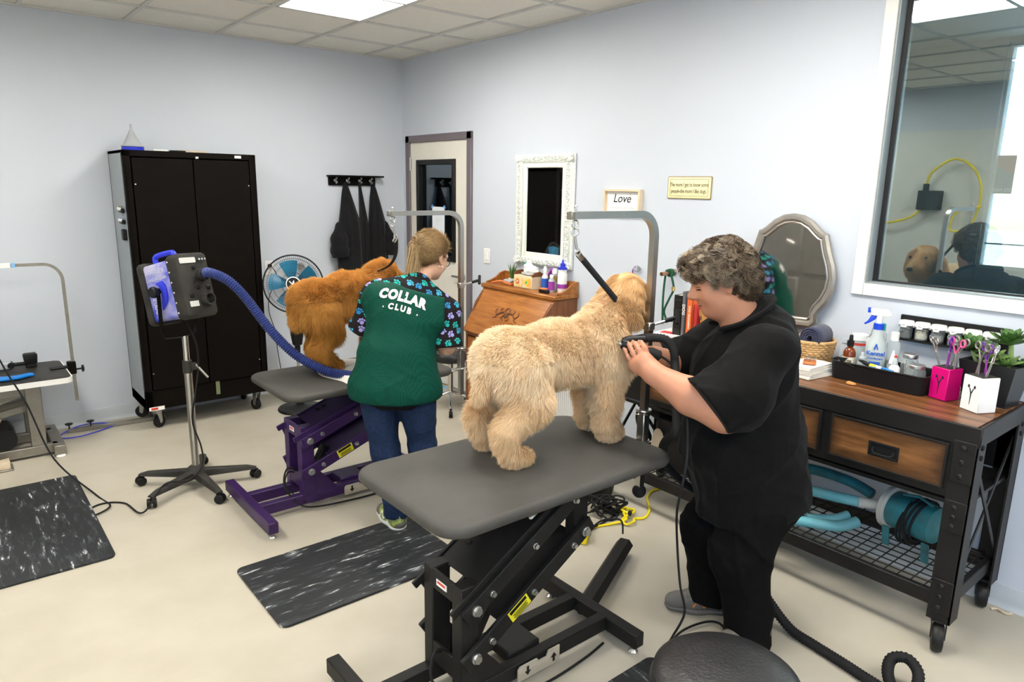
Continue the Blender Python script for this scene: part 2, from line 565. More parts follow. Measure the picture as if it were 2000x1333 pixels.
wy, wz = 2.325, 1.56
ring(MB(), 0, wy, 0, wz, .10, -.03, .0).obj('casing', 'grey_alu', win3)
ring(MB(), .02, wy - .02, .02, wz - .02, .02, .0, .08).obj('sash', 'grid_white', win3)
MB().box((.05, wy / 2, .175), (.03, wy, .012)).obj('sash_bar', 'grey_alu', win3)
MB().box((.05, wy / 2, wz / 2), (.006, wy - .02, wz - .02)).obj('glass', 'clear_pane', win3)
# unseen window added in the left wall to let in fill daylight
win = tag(bpy.data.objects.new('added_window', None), kind='structure'); COL.objects.link(win); win.location = (XL, LWIN[0], LWIN[2])
wy, wz = LWIN[1] - LWIN[0], LWIN[3] - LWIN[2]
ring(MB(), .0, wy, .0, wz, .05, -.13, .02).obj('casing', 'grey_alu', win)
m = ring(MB(), .05, wy - .05, .05, wz - .05, .05, -.10, -.04); m.obj('sash', 'grey_alu', win)
MB().box((-.06, wy / 2, wz / 2), (.006, wy - .08, wz - .08)).obj('glass', 'clear_pane', win)
mat('sign_red', (.55, .08, .06), .5); mat('sign_teal', (.05, .22, .28), .5)
t = thing('window_sign', 'small red and teal sign on the next room window, lettering reversed', 'sign', (2.642, -3.945, 1.89))
MB().box((0, 0, 0), (.002, .13, .27)).obj('board', 'sign_teal', t)
MB().prism([(-.065, .0), (.065, .07), (.065, .135), (-.065, .135)], 0, .001, frame((-.0022, 0, 0), (0, 1, 0), (0, 0, 1))).obj('red_field', 'sign_red', t)
MB().text('DO NOT', .034, frame((-.002, 0, -.11), (0, 1, 0), (0, 0, 1)), .0006, .0008).obj('lettering', 'white_plastic', t)
mat('pale_wall_sheet', (.66, .66, .62), .5, var=.02)
struct('left_wall_sheet', MB().box((XL + .003, -2.675, 1.2), (.006, 5.34, 2.38)), 'pale_wall_sheet')  # added pale sheet, leaving a darker band of wall above it
struct('pavement_front', MB().box((2.75 + 20, -4, -.2), (40, 60, .1)), 'pavement')
# ================================================================ BACK WALL SIDE
mat('blue_plastic', (.035, .06, .55), .4, col2=(.45, .44, .62), vs=9, detail=4, contrast=1.6)
mat('dusty_blue', (.46, .47, .66), .6, var=.2)
mat('blue_handle', (.03, .045, .62), .4)
mat('hose_blue', (.030, .048, .19), .42, var=.1)
mat('dusty_black', (.018, .0175, .017), .55, spec=.25, col2=(.045, .042, .037), vs=7, contrast=1.4)
mat('old_steel', (.30, .285, .25), .42, metal=.85, var=.12, vs=20)
mat('label_white', (.80, .80, .78), .5, var=.02)
mat('label_red', (.6, .04, .03), .5)
mat('funnel_grey', (.42, .45, .48), .45)
mat('sky_blue', (.0, .17, .55), .45)
mat('fan_blue', (.0, .16, .30), .35)
mat('smock_cloth', (.008, .008, .0095), .8, spec=.15, var=.25, vs=30, bump=.25, bs=25, sheen=.1)
mat('olive_tape', (.17, .20, .10), .6)
mat('beige_plastic', (.62, .52, .38), .55, var=.08)
mat('marble_mat', (.022, .023, .025), .5, spec=.25, var=.2)
_m, _N, _L = nodes('marble_mat')
_b = _N['Principled BSDF']; _tc = _N.new('ShaderNodeTexCoord'); _mp = _N.new('ShaderNodeMapping'); _mp.inputs['Scale'].default_value = (9, 1.7, 5)
_L.new(_tc.outputs['Object'], _mp.inputs[0])
_n = _N.new('ShaderNodeTexNoise'); _n.inputs['Scale'].default_value = 4.6; _n.inputs['Detail'].default_value = 9; _n.inputs['Distortion'].default_value = .35; _n.inputs['Roughness'].default_value = .62
_L.new(_mp.outputs[0], _n.inputs['Vector'])
_cr = _N.new('ShaderNodeValToRGB'); _cr.color_ramp.elements[0].position = .50; _cr.color_ramp.elements[0].color = (.022, .024, .026, 1)
_cr.color_ramp.elements[1].position = .70; _cr.color_ramp.elements[1].color = (.75, .76, .76, 1)
_e = _cr.color_ramp.elements.new(.60); _e.color = (.045, .05, .055, 1)
_e = _cr.color_ramp.elements.new(.635); _e.color = (.20, .21, .22, 1)
_L.new(_n.outputs[0], _cr.inputs[0]); _L.new(_cr.outputs[0], _b.inputs['Base Color'])


def caster(parent, p, r=.04, ang=0.0, wheel='black_rubber', metal='zinc', top=.10):
    """swivel caster hanging from height top above the floor"""
    M = rotz(ang, p)
    c = MB(M); c.box((0, 0, top - .004), (.06, .06, .006), .001); c.cyl((0, 0, top - .006), (0, 0, top - .022), .018)
    for s_ in (-1, 1):
        c.prism([(-.022, top - .018), (.022, top - .018), (.026, r), (.012, r - .012), (.004, r - .008)], s_ * (r * .42), s_ * (r * .42 + .003), Matrix(((1, 0, 0, 0), (0, 0, 1, 0), (0, 1, 0, 0), (0, 0, 0, 1))))
    o = c.obj('caster', metal, parent)
    w = MB(M); w.lathe([(.006, -r * .36), (r * .7, -r * .38), (r * .93, -r * .34), (r, -r * .2), (r, r * .2), (r * .93, r * .34), (r * .7, r * .38), (.006, r * .36)], n=20, M=Matrix.Translation((.016, 0, r)) @ Matrix.Rotation(R(90), 4, 'X'))
    w.obj('wheel', wheel, o)
    return o


# tall black steel cabinet on casters
t = thing('storage_cabinet', 'tall black two-door steel cabinet on casters against the back wall', 'cabinet', (-1.943, -.235, 0))
W, D, zb, zt = .87, .45, .155, 1.94
m = MB(); m.box((0, D / 2 - .008, (zb + zt) / 2), (W, .016, zt - zb)); m.box((-W / 2 + .011, 0, (zb + zt) / 2), (.022, D, zt - zb), .002); m.box((W / 2 - .011, 0, (zb + zt) / 2), (.022, D, zt - zb), .002)
m.box((0, 0, zt - .02), (W, D, .04), .003); m.box((0, 0, zb + .07), (W, D, .14), .003)
for s_ in (-1, 1): m.box((s_ * (W / 2 - .028), -D / 2 + .01, (zb + zt) / 2), (.036, .02, zt - zb))
m.obj('body', 'black_paint', t)
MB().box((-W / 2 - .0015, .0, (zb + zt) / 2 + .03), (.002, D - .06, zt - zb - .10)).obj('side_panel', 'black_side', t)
for s_ in (-1, 1):
    d_ = MB().box((s_ * .192, -D / 2 + .002, 1.095), (.378, .022, 1.595), .003).obj('door', 'black_paint', t)
    for zz in (.42, 1.72):
        MB().cyl((s_ * .372, -D / 2 - .010, zz), (s_ * .372, -D / 2 - .014, zz), .005, n=10).obj('rivet', 'zinc', d_)
    if s_ > 0:
        MB().box((.035, -D / 2 - .016, 1.0), (.018, .014, .14), .004).obj('handle', 'black_plastic', d_)
        MB().box((.028, -D / 2 - .004, 1.905), (.02, .018, .014)).obj('latch', 'zinc', d_)
MB().box((.31, -D / 2 - .001, zt - .020), (.045, .002, .018)).obj('name_label', 'label_white', t)
MB().box((.055, -D / 2 - .001, zb + .09), (.028, .002, .10)).obj('tape_strip', 'olive_tape', t)
o = MB().box((-.37, -D / 2 - .001, zb + .008), (.10, .002, .026)).obj('warning_label', 'label_white', t)
MB().box((-.385, -D / 2 - .0025, zb + .008), (.045, .002, .016)).obj('red_print', 'label_red', o)
for (x, y, a) in ((-.36, -.16, .6), (.36, -.16, 1.9), (-.38, .16, 2.6), (.36, .16, 1.0)):
    caster(t, (x, y, 0), .045, a, top=zb)
# things on and beside the cabinet
o = MB().lathe([(.072, 0), (.072, .006), (.06, .012), (.035, .06), (.016, .10), (.008, .115), (.006, .150), (.004, .150)], n=28).obj('funnel', 'funnel_grey'); o.location = (-2.255, -.20, zt + .031)
tag(o, 'grey plastic funnel standing upside down on the black cabinet', 'funnel')
m = MB().lathe([(.068, 0), (.07, .004), (.07, .026), (.066, .030)], n=24); o = m.obj('plastic_tub', 'blue_handle'); o.location = (-2.255, -.20, zt)
tag(o, 'low blue tub under the funnel on top of the black cabinet', 'tub')
o = MB().box((0, 0, .006), (.09, .05, .012), .003).obj('white_card_box', 'label_white'); o.location = (-2.13, -.40, zt); tag(o, 'flat white card box at the front edge of the cabinet top', 'box')
o = MB().box((0, 0, .005), (.10, .05, .010), .004).obj('clipper_case', 'black_plastic'); o.location = (-2.02, -.40, zt); tag(o, 'flat black case on the cabinet top beside white card box', 'case')
o = MB().box((0, 0, .011), (.20, .10, .022), .003).obj('envelope_stack', 'beige_plastic'); o.location = (-1.86, -.12, zt); tag(o, 'thin beige stack lying at the back of the cabinet top', 'papers')
for k, zz in enumerate((1.545, 1.47)):
    t2 = thing('magnetic_clip', ('upper' if k == 0 else 'lower') + ' black and white magnetic clip stuck on the cabinet side', 'clip', (-2.382, -.36, zz), 0, 'magnetic clips on the cabinet side')
    MB().box((-.012, 0, 0), (.022, .10, .03), .006).obj('bar', 'black_plastic', t2)
    for q in (-.028, .0, .028): MB().sph((-.024, q, .012), (.009, .013, .012), 10, 8).obj('white_button', 'white_plastic', t2)
    MB().box((-.02, -.02, .024), (.02, .03, .01), .003).obj('lilac_tab', 'blue_plastic' if k else 'olive_tape', t2)
o = MB().box((-.013, 0, 0), (.026, .06, .075), .006).obj('pen_holder', 'black_plastic'); o.location = (-2.381, -.38, 1.385); tag(o, 'small black magnetic pouch below the clips on cabinet side', 'pouch')

# coat rack with four hooks and three smocks
t = thing('coat_rack', 'black wooden coat rack with shelf and four silver hooks', 'coat rack', (-.497, 0, 1.77))
MB().box((-.02, -.011, 0), (.44, .022, .075), .003).obj('board', 'black_paint', t)
MB().box((0, -.045, .041), (.505, .09, .014), .003).obj('shelf', 'black_paint', t)
hooks = (-.185, -.072, .045, .148)
for hx in hooks:
    m = MB(); m.cyl((hx, -.022, .005), (hx, -.026, .005), .013, n=14); m.tube(smooth_path([(hx, -.024, .012), (hx, -.045, .008), (hx, -.055, .022)], 5), .0045, 8); m.sph((hx, -.056, .024), .009, 10, 8)
    m.tube(smooth_path([(hx, -.024, -.002), (hx, -.042, -.022), (hx, -.058, -.012)], 5), .004, 8); m.sph((hx, -.059, -.010), .007, 10, 8)
    m.obj('hook', 'zinc', t)


def smock(x, wtop, wbot, zbot, label, seed, sleeve=0):
    """garment hanging from a hook: folded cone of cloth with a hem, open below"""
    rng = random.Random(seed)
    V = []; F = []; nz, na = 26, 48
    ph = [rng.uniform(0, 6.3) for _ in range(6)]
    for i in range(nz + 1):
        s_ = i / nz; z = 1.76 - (1.76 - zbot) * s_
        w = .010 + (wtop - .010) * min(1, s_ / .45) ** .8 + (wbot - wtop) * max(0, (s_ - .3) / .7)
        dd = .012 + .055 * min(1, s_ / .4) + .02 * s_
        for k in range(na):
            a = 2 * PI * k / na
            fold = 1 + .14 * min(1, s_ * 2) * (math.sin(5 * a + ph[0] + s_) + .6 * math.sin(9 * a + ph[1] + 2 * s_))
            V.append((x + w * math.cos(a) * (1 + .04 * math.sin(7 * s_ + ph[2])) * (.92 + .08 * fold), -.010 - dd + dd * math.sin(a) * fold * .95, z + (.012 * math.sin(3 * a + ph[3]) if i == nz else 0)))
    for i in range(nz):
        for k in range(na):
            l = (k + 1) % na
            F.append((i * na + k, (i + 1) * na + k, (i + 1) * na + l, i * na + l))
    F.append(tuple(range(na - 1, -1, -1)))
    F.append(tuple(nz * na + k for k in range(na)))
    t_ = thing('black_smock', label, 'smock', (x, -.03, zbot), 0, 'smocks on the coat rack')
    o = MB().add([(p[0] - x, p[1] + .03, p[2] - zbot) for p in V], F).obj('body_cloth', 'smock_cloth', t_, 60)
    MB().torus((0, -.018, 1.752 - zbot), .012, .003, (1, 0, 0), 14, 6).obj('hanging_loop', 'smock_cloth', t_)
    if sleeve:
        pts = smooth_path([(sleeve * wtop * .75, -.05, 1.42 - zbot), (sleeve * wtop * 1.05, -.075, 1.33 - zbot), (sleeve * wtop * 1.10, -.08, 1.22 - zbot), (sleeve * wtop * 1.02, -.08, 1.13 - zbot)], 6)
        n_ = len(pts)
        MB().tube(pts, [.03 + .05 * min(1, k / n_ * 2) + .006 * math.sin(k) for k in range(n_)], 16, sx=.7).obj('sleeve', 'smock_cloth', t_, 60)
    return t_


smock(-.590, .105, .125, .915, 'wide black smock with a short sleeve on the left hook', 3, -1)
smock(-.455, .020, .026, .96, 'narrow black smock hanging between two wider ones', 5)
smock(-.325, .082, .098, .925, 'black smock hanging on the rightmost hook beside the door', 8, 1)

# outlet, plug, wall bumper, switch plate
t = thing('wall_outlet', 'white wall outlet plate with a plug behind the fan', 'outlet', (-1.285, 0, 1.06))
MB().box((0, -.004, 0), (.075, .008, .118), .003).obj('plate', 'white_plastic', t)
for zz in (-.022, .022): MB().box((0, -.0085, zz), (.034, .003, .032), .006).obj('socket', 'label_white', t)
t = thing('plug_cord', 'thin black fan cord with plug hanging from the outlet', 'cord', (-1.285, -.01, 1.08))
MB().box((0, -.014, 0), (.03, .028, .026), .006).obj('plug', 'black_plastic', t)
MB().tube(smooth_path([(.005, -.028, -.005), (.03, -.05, -.05), (.045, -.04, -.12), (-.02, -.03, -.24), (-.03, -.02, -.38), (.015, -.02, -.56), (.02, -.03, -.72), (.02, -.10, -.92), (.0, -.22, -1.06), (-.02, -.40, -1.064)], 8), .0032, 6).obj('cable', 'black_plastic', t)
t = thing('wall_bumper', 'round metal bumper on the wall right of the fan', 'bumper', (-1.015, 0, 1.06))
MB().lathe([(.030, 0), (.030, .012), (.026, .03), (.022, .034), (.010, .034), (.010, .026)], n=24, M=Matrix.Rotation(R(90), 4, 'X')).obj('cup', 'zinc', t)
t = thing('light_switch', 'white rocker light switch plate between door and framed mirror', 'switch', (0, -1.278, 1.205))
MB().box((-.004, 0, 0), (.008, .078, .118), .003).obj('plate', 'white_plastic', t)
MB().box((-.010, 0, 0), (.008, .03, .066), .002, (0, R(4), 0)).obj('rocker', 'label_white', t)

# pedestal fan
t = thing('pedestal_fan', 'black pedestal fan with blue blades and round wire cage', 'fan', (-1.31, -.58, 0))
MB().lathe([(.17, 0), (.172, .008), (.165, .018), (.06, .032), (.032, .045), (.028, .075), (.018, .085)], n=40).obj('base', 'black_plastic', t)
MB().cyl((0, 0, .08), (0, 0, .54), .011).obj('pole', 'chrome', t)
m = MB(); m.lathe([(.02, .44), (.022, .52), (.016, .54)], n=16); m.prism([(-.030, .52), (.030, .52), (.043, .60), (.043, .74), (.032, .80), (-.032, .80), (-.043, .74), (-.043, .60)], -.028, .030, Matrix(((1, 0, 0, 0), (0, 0, 1, 0), (0, 1, 0, 0), (0, 0, 0, 1))), .008)
box_o = m.obj('control_box', 'black_plastic', t)
mat('led_blue', (.05, .08, 1), .4, emit=14)
MB().sph((-.005, -.030, .735), .0055, 8, 6).obj('indicator_light', 'led_blue', box_o)
for k in range(4): MB().cyl((-.005, -.026, .69 - .024 * k), (-.005, -.034, .69 - .024 * k), .007, n=12).obj('button', 'zinc', box_o)
fc = Vector((-.035, -.07, 1.005)); ax = Vector((-.40, -.90, .16)).normalized()
FM = frame(fc, Vector((0, 0, 1)).cross(ax), (0, 0, 1)); FM = Matrix(((FM[0][0], FM[0][1], ax.x, fc.x), (FM[1][0], FM[1][1], ax.y, fc.y), (FM[2][0], FM[2][1], ax.z, fc.z), (0, 0, 0, 1)))
xv = Vector((0, 0, 1)).cross(ax).normalized(); yv = ax.cross(xv)
FM = Matrix(((xv.x, yv.x, ax.x, fc.x), (xv.y, yv.y, ax.y, fc.y), (xv.z, yv.z, ax.z, fc.z), (0, 0, 0, 1)))
MB(FM).lathe([(.03, -.15), (.05, -.14), (.056, -.10), (.05, -.055), (.02, -.05)], n=20).obj('motor', 'black_plastic', t)
def cage(zf, sgn):
    m = MB(FM)
    for k in range(90):
        a = 2 * PI * k / 90
        pr = [(.05, zf), (.12, zf - sgn * .004), (.18, zf - sgn * .018), (.21, zf - sgn * .045), (.214, zf - sgn * .058)]
        m.tube([(r_ * math.cos(a), r_ * math.sin(a), z_) for r_, z_ in pr], .0009, 4, cap=False)
    for (r_, z_) in ((.085, zf), (.15, zf - sgn * .009), (.19, zf - sgn * .025)):
        m.tube([(r_ * math.cos(2 * PI * k / 40), r_ * math.sin(2 * PI * k / 40), z_) for k in range(40)], .0012, 4, closed=True)
    return m
cg = cage(.055, 1).obj('front_grille', 'dusty_black', t)
cage(-.06, -1).obj('rear_grille', 'dusty_black', t)
MB(FM).torus((0, 0, -.002), .216, .006, (0, 0, 1), 48, 8).obj('rim', 'black_plastic', t)
m = MB(FM); m.lathe([(.052, .048), (.054, .052), (.052, .060), (.046, .062), (.046, .059)], n=32); bd = m.obj('badge_ring', 'white_plastic', cg)
MB(FM).lathe([(.0, .060), (.046, .060)][::-1], n=32, cap=False).obj('badge', 'black_plastic', cg)
MB(FM).prism([(-.030, .018), (-.024, .022), (.016, -.026), (.008, -.026)], .061, .063).prism([(-.008, -.004), (-.004, .014), (.006, .028), (.008, .010), (.004, -.002)], .061, .063).obj('badge_mark', 'white_plastic', cg)
for k in range(5):
    a0 = 2 * PI * k / 5 + .5; V = []; F = []
    for i in range(9):
        r_ = .035 + .145 * i / 8
        for j in range(5):
            a = a0 + (j / 4 - .5) * (1.0 - .25 * i / 8); V.append((r_ * math.cos(a), r_ * math.sin(a), -.012 + (j / 4 - .5) * .055))
    for i in range(8):
        for j in range(4): F.append((i * 5 + j, i * 5 + j + 1, (i + 1) * 5 + j + 1, (i + 1) * 5 + j))
    MB(FM).add(V, F).obj('blade', 'fan_blue', t)
MB(FM).lathe([(.0, .03), (.03, .026), (.042, .01), (.042, -.03)][::-1], n=24, cap=False).obj('blade_hub', 'fan_blue', t)

# stand dryer
t = thing('stand_dryer', 'blue and black stand dryer on a chrome pole with blue hose', 'pet dryer', (-2.37, -1.60, 0))
hub = MB(); hub.lathe([(.02, .055), (.055, .06), (.06, .09), (.045, .115), (.024, .13), (.018, .13)], n=24)
base = hub.obj('base_hub', 'dusty_black', t)
for (x, y) in ((-.25, .19), (-.30, -.17), (.03, -.34), (.29, -.09), (.13, .325)):
    v = Vector((x, y, 0)).normalized() * .32; a = math.atan2(v.y, v.x)
    m = MB(rotz(a)); V = []; F = []
    for i in range(7):
        s_ = i / 6; xx = .03 + .30 * s_; w = .030 - .010 * s_; zt_ = .105 - .022 * s_; zb_ = .060 + .002 * s_
        if i == 6: zt_ -= .012
        V += [(xx, -w, zb_), (xx, -w * .8, zt_ - .006), (xx, -w * .5, zt_), (xx, w * .5, zt_), (xx, w * .8, zt_ - .006), (xx, w, zb_)]
    for i in range(6):
        for k in range(6): F.append((i * 6 + k, i * 6 + (k + 1) % 6, (i + 1) * 6 + (k + 1) % 6, (i + 1) * 6 + k))
    F += [(5, 4, 3, 2, 1, 0), tuple(36 + k for k in range(6))]
    leg = m.add(V, F).obj('leg', 'dusty_black', t)
    M2 = rotz(a + .8, (v.x, v.y, 0))
    for s_ in (-1, 1): MB(M2).lathe([(.008, -.009), (.024, -.009), (.027, -.004), (.027, .004), (.024, .009), (.008, .009)], n=18, M=Matrix.Translation((.004, s_ * .015, .027)) @ Matrix.Rotation(R(90), 4, 'X')).obj('caster_wheel', 'black_plastic', leg)
    MB(M2).prism([(-.018, .03), (.022, .03), (.022, .056), (-.012, .062)], -.006, .006, Matrix(((1, 0, 0, 0), (0, 0, 1, 0), (0, 1, 0, 0), (0, 0, 0, 1)))).obj('caster_fork', 'black_plastic', leg)
m = MB(); m.cyl((0, 0, .11), (0, 0, .72), .021, n=20); m.obj('pole', 'brushed_steel', t)
MB().cyl((0, 0, .70), (0, 0, .90), .016, n=20).obj('inner_pole', 'chrome', t)
m = MB(); m.cyl((0, 0, .685), (0, 0, .755), .026, n=20); m.box((.03, -.01, .72), (.035, .03, .04), .004); cl = m.obj('clamp_collar', 'dusty_black', t)
MB().cyl((.04, -.02, .73), (.09, -.06, .655), .007).obj('lever', 'old_steel', cl)
# tilted dryer head: local frame, x = nozzle face direction (towards camera-right), y across, z up
hx = Vector((.407, -.880, .246)).normalized(); hy = Vector((.910, .414, -.024)) * -1; hz = Vector((-.081, .234, .969))
hy = hz.cross(hx).normalized(); hz = hx.cross(hy)
hc = Vector((-.014, .013, 1.158))
DM = Matrix(((hx.x, hy.x, hz.x, hc.x), (hx.y, hy.y, hz.y, hc.y), (hx.z, hy.z, hz.z, hc.z), (0, 0, 0, 1)))
E_ = Matrix(((0, 0, 1, 0), (1, 0, 0, 0), (0, 1, 0, 0), (0, 0, 0, 1)))      # extrude along local x, outline in (y,z)
MB(DM).prism(rrect(.195, .35, .03), -.1725, -.125, E_, .012).obj('rear_housing', 'dusty_black', t)
blue = MB(DM).prism(rrect(.172, .315, .02), -.13, .085, E_, .008).obj('blue_shell', 'blue_plastic', t)
face = MB(DM).prism(rrect(.200, .352, .03), .075, .165, E_, .014).obj('front_housing', 'dusty_black', t)
m = MB(DM); m.prism(rrect(.10, .03, .006), .164, .168, E_ @ Matrix.Translation((-.03, .135, 0))); m.obj('control_label', 'grid_white', face)
for k in range(3): MB(DM).cyl((.166, .035 + .018 * k, .135), (.182, .035 + .018 * k, .135), .006, n=10).obj('switch', 'chrome', face)
for (yy, zz, r_) in ((.0, .095, .012), (-.05, -.055, .012), (.0, -.015, .012), (.065, -.02, .014)):
    MB(DM).lathe([(r_, .158), (r_, .170), (r_ * .6, .174)], n=16, M=Matrix(((0, 0, 1, 0), (1, 0, 0, 0), (0, 1, 0, 0), (0, 0, 0, 1)))  @ Matrix.Translation((yy, zz, 0))).obj('knob', 'black_plastic', face)
EZ = Matrix(((0, 0, 1, 0), (1, 0, 0, 0), (0, 1, 0, 0), (0, 0, 0, 1)))
for (yy, zz) in ((.035, .050), (.032, -.085)):
    MB(DM).lathe([(.034, .155), (.034, .205), (.027, .205), (.027, .165)], n=24, M=EZ @ Matrix.Translation((yy, zz, 0)), cap=False).obj('outlet_nozzle', 'dusty_black', face)
MB(DM).prism(rrect(.055, .03, .002), .164, .167, EZ @ Matrix.Translation((-.045, -.10, 0))).obj('rating_label', 'label_white', face)
for k in range(6): MB(DM).sph((.095, -.099, .14 - .055 * k), .006, 8, 6).obj('screw', 'zinc', face)
HM = DM @ Matrix.Translation((-.02, -.01, .162))
MB(HM).tube(smooth_path([(-.085, 0, -.02), (-.09, 0, .022), (-.07, 0, .042), (.04, 0, .042), (.07, 0, .03), (.075, 0, -.02)], 5), .014, 10).obj('handle', 'blue_handle', blue)
SM = DM @ Matrix(((1, 0, 0, 0), (0, 0, -1, -.0865), (0, 1, 0, 0), (0, 0, 0, 1)))   # left side face, outline (x,z), outwards +y
MB(SM).prism([(-.03, -.10), (.02, -.06), (.032, -.02), (.03, .03), (.01, .055), (-.045, .052), (-.02, .03), (-.01, 0)][::-1], 0, .012, None, .003).obj('pivot_boss', 'blue_handle', blue)
SMt = Matrix(((hx.x, hz.x, -hy.x, 0), (hx.y, hz.y, -hy.y, 0), (hx.z, hz.z, -hy.z, 0), (0, 0, 0, 1)))
def onside(x, z): return Matrix.Translation(DM @ Vector((x, -.0865, z))) @ SMt
for (tx, sz, M2) in (('DOUBLE K', .034, onside(-.035, .112)), ('CHALLENGEAIR', .024, onside(-.035, .072)), ('2000', .046, onside(-.085, -.07) @ Matrix.Rotation(R(-90), 4, 'Z'))):
    MB().text(tx, sz, M2, .002, .0006).obj('raised_lettering', 'dusty_blue', blue)
m = MB(DM); kx = -.012
m.lathe([(.010, .086), (.010, .125), (.028, .126), (.031, .132), (.031, .150), (.026, .155)], n=9, M=Matrix(((1, 0, 0, kx), (0, 0, -1, 0), (0, 1, 0, 0), (0, 0, 0, 1)))); m.obj('pivot_knob', 'black_plastic', t)
m = MB(); a1 = DM @ Vector((kx, -.112, 0)); a2 = DM @ Vector((kx, .112, 0))
low = Vector((0, 0, .895))
p1 = Vector((a1.x, a1.y, .93)); p2 = Vector((a2.x, a2.y, .93))
path = [a1 + Vector((0, 0, .02)), a1, p1 + Vector((0, 0, .01)), p1 + (low - p1) * .12 + Vector((0, 0, -.025)), low, p2 + (low - p2) * .12 + Vector((0, 0, -.025)), p2 + Vector((0, 0, .01)), a2, a2 + Vector((0, 0, .02))]
m.tube(path, .017, 4, sx=.28, up=(a2 - a1).normalized()); m.obj('yoke', 'black_paint', t)


def ribbed_hose(parent, name, pts, r, matn, pitch=.011, n=14, amp=.10):
    """corrugated hose along a path"""
    P = smooth_path(pts, 14); L = [0]
    for i in range(1, len(P)): L.append(L[-1] + (P[i] - P[i - 1]).length)
    tot = L[-1]; N_ = int(tot / pitch * 2.0); Q = []; rad = []; j = 0
    for k in range(N_ + 1):
        s_ = tot * k / N_
        while j < len(L) - 2 and L[j + 1] < s_: j += 1
        f = (s_ - L[j]) / max(L[j + 1] - L[j], 1e-9)
        Q.append(P[j].lerp(P[j + 1], f)); rad.append(r * (1 + (amp if k % 2 else -amp)))
    return MB().tube(Q, rad, n).obj(name, matn, parent, 80)


o_ = Vector((-2.37, -1.60, 0))
n0 = DM @ Vector((.18, .035, .05)); n1 = DM @ Vector((.235, .035, .05))
W_ = lambda *p: Vector(p) - o_
ribbed_hose(t, 'hose', [n0, n1, W_(-2.19, -1.84, 1.225), W_(-2.12, -1.90, 1.13), W_(-2.04, -2.02, .965), W_(-1.95, -2.13, .835), W_(-1.84, -2.24, .755), W_(-1.76, -2.33, .735), W_(-1.70, -2.41, .735), W_(-1.60, -2.50, .75)], .024, 'hose_blue', .013, 14, .15)
cord = [DM @ Vector((.03, -.02, -.165)), (.045, -.04, .86), (.05, -.03, .72), (.012, -.05, .55), (-.005, -.03, .40), (.03, -.03, .24), (.02, -.06, .14), (-.08, -.15, .105), (-.20, -.12, .10), (-.34, -.24, .02), W_(-2.76, -1.62, .006), W_(-2.87, -1.56, .006), W_(-2.98, -1.66, .006), W_(-2.94, -1.70, .006), W_(-2.83, -1.63, .011), W_(-2.86, -1.42, .006), W_(-3.0, -1.0, .12), W_(-3.085, -.82, .43), W_(-3.155, -.75, .62), W_(-3.21, -.72, .80), W_(-3.26, -.70, 1.0)]
MB().tube(smooth_path(cord, 8), .0048, 8).obj('power_cord', 'black_rubber', t)

# steel grooming table at the left edge
t = thing('grooming_table', 'worn steel grooming table with black top at the left wall', 'table', (-3.36, -.375, 0))
zt = .52
m = MB(); m.prism(rrect(1.09, .56, .05), zt - .035, zt - .002); m.obj('edge_trim', 'white_plastic', t)
MB().prism(rrect(1.075, .545, .045), zt - .010, zt, None, .001).obj('table_top', 'dusty_black', t)
for s_ in (-1, 1):
    f = MB().box((s_ * .43, 0, .045), (.065, .50, .06), .004).obj('foot', 'old_steel', t)
    for yy in (-.24, .24): MB().lathe([(.026, 0), (.028, .006), (.02, .014)], (s_ * .43, yy, 0), 14).obj('glide', 'label_white', f)
    MB().box((s_ * .33, -.16, .28), (.085, .035, .41), .004).obj('column', 'old_steel', t)
    MB().box((s_ * .33, .16, .28), (.085, .035, .41), .004).obj('column', 'old_steel', t)
MB().box((0, -.16, .045), (.86, .045, .06), .003).obj('base_rail', 'old_steel', t)
MB().box((0, .16, .045), (.86, .045, .06), .003).obj('base_rail', 'old_steel', t)
for yy in (-.15, .15):
    MB().box((0, yy, .44), (.70, .03, .06), .003).obj('upper_rail', 'old_steel', t)
    MB().box((.0, yy * .75, .33), (.72, .022, .045), .003, (0, R(-19), 0)).obj('lift_arm', 'old_steel', t)
    MB().box((.0, yy * .55, .26), (.72, .022, .045), .003, (0, R(-10), 0)).obj('lift_arm', 'old_steel', t)
m = MB(); m.box((.02, -.03, .16), (.36, .2, .15), .02, (0, R(8), 0)); m.cyl((.16, -.16, .14), (.16, .06, .14), .062, n=20); m.obj('motor_unit', 'black_plastic', t)
m = MB(); m.box((.10, -.02, .27), (.03, .14, .05), .008, (0, R(25), 0)); m.box((.14, -.02, .255), (.03, .14, .05), .008, (0, R(25), 0)); m.obj('motor_cap', 'beige_plastic', t)
pd = thing('foot_pedal', 'beige plastic foot pedal on the floor under the steel table', 'pedal', (-3.30, -.66, 0))
MB().prism([(-.10, .0), (.10, .0), (.10, .042), (.03, .035), (.0, .03), (-.04, .038), (-.10, .052)], -.05, .05, Matrix(((1, 0, 0, 0), (0, 0, 1, 0), (0, 1, 0, .012), (0, 0, 0, 1))), .005).obj('cover', 'beige_plastic', pd)
MB().box((0, 0, .006), (.23, .12, .012), .003).obj('plate', 'old_steel', pd)
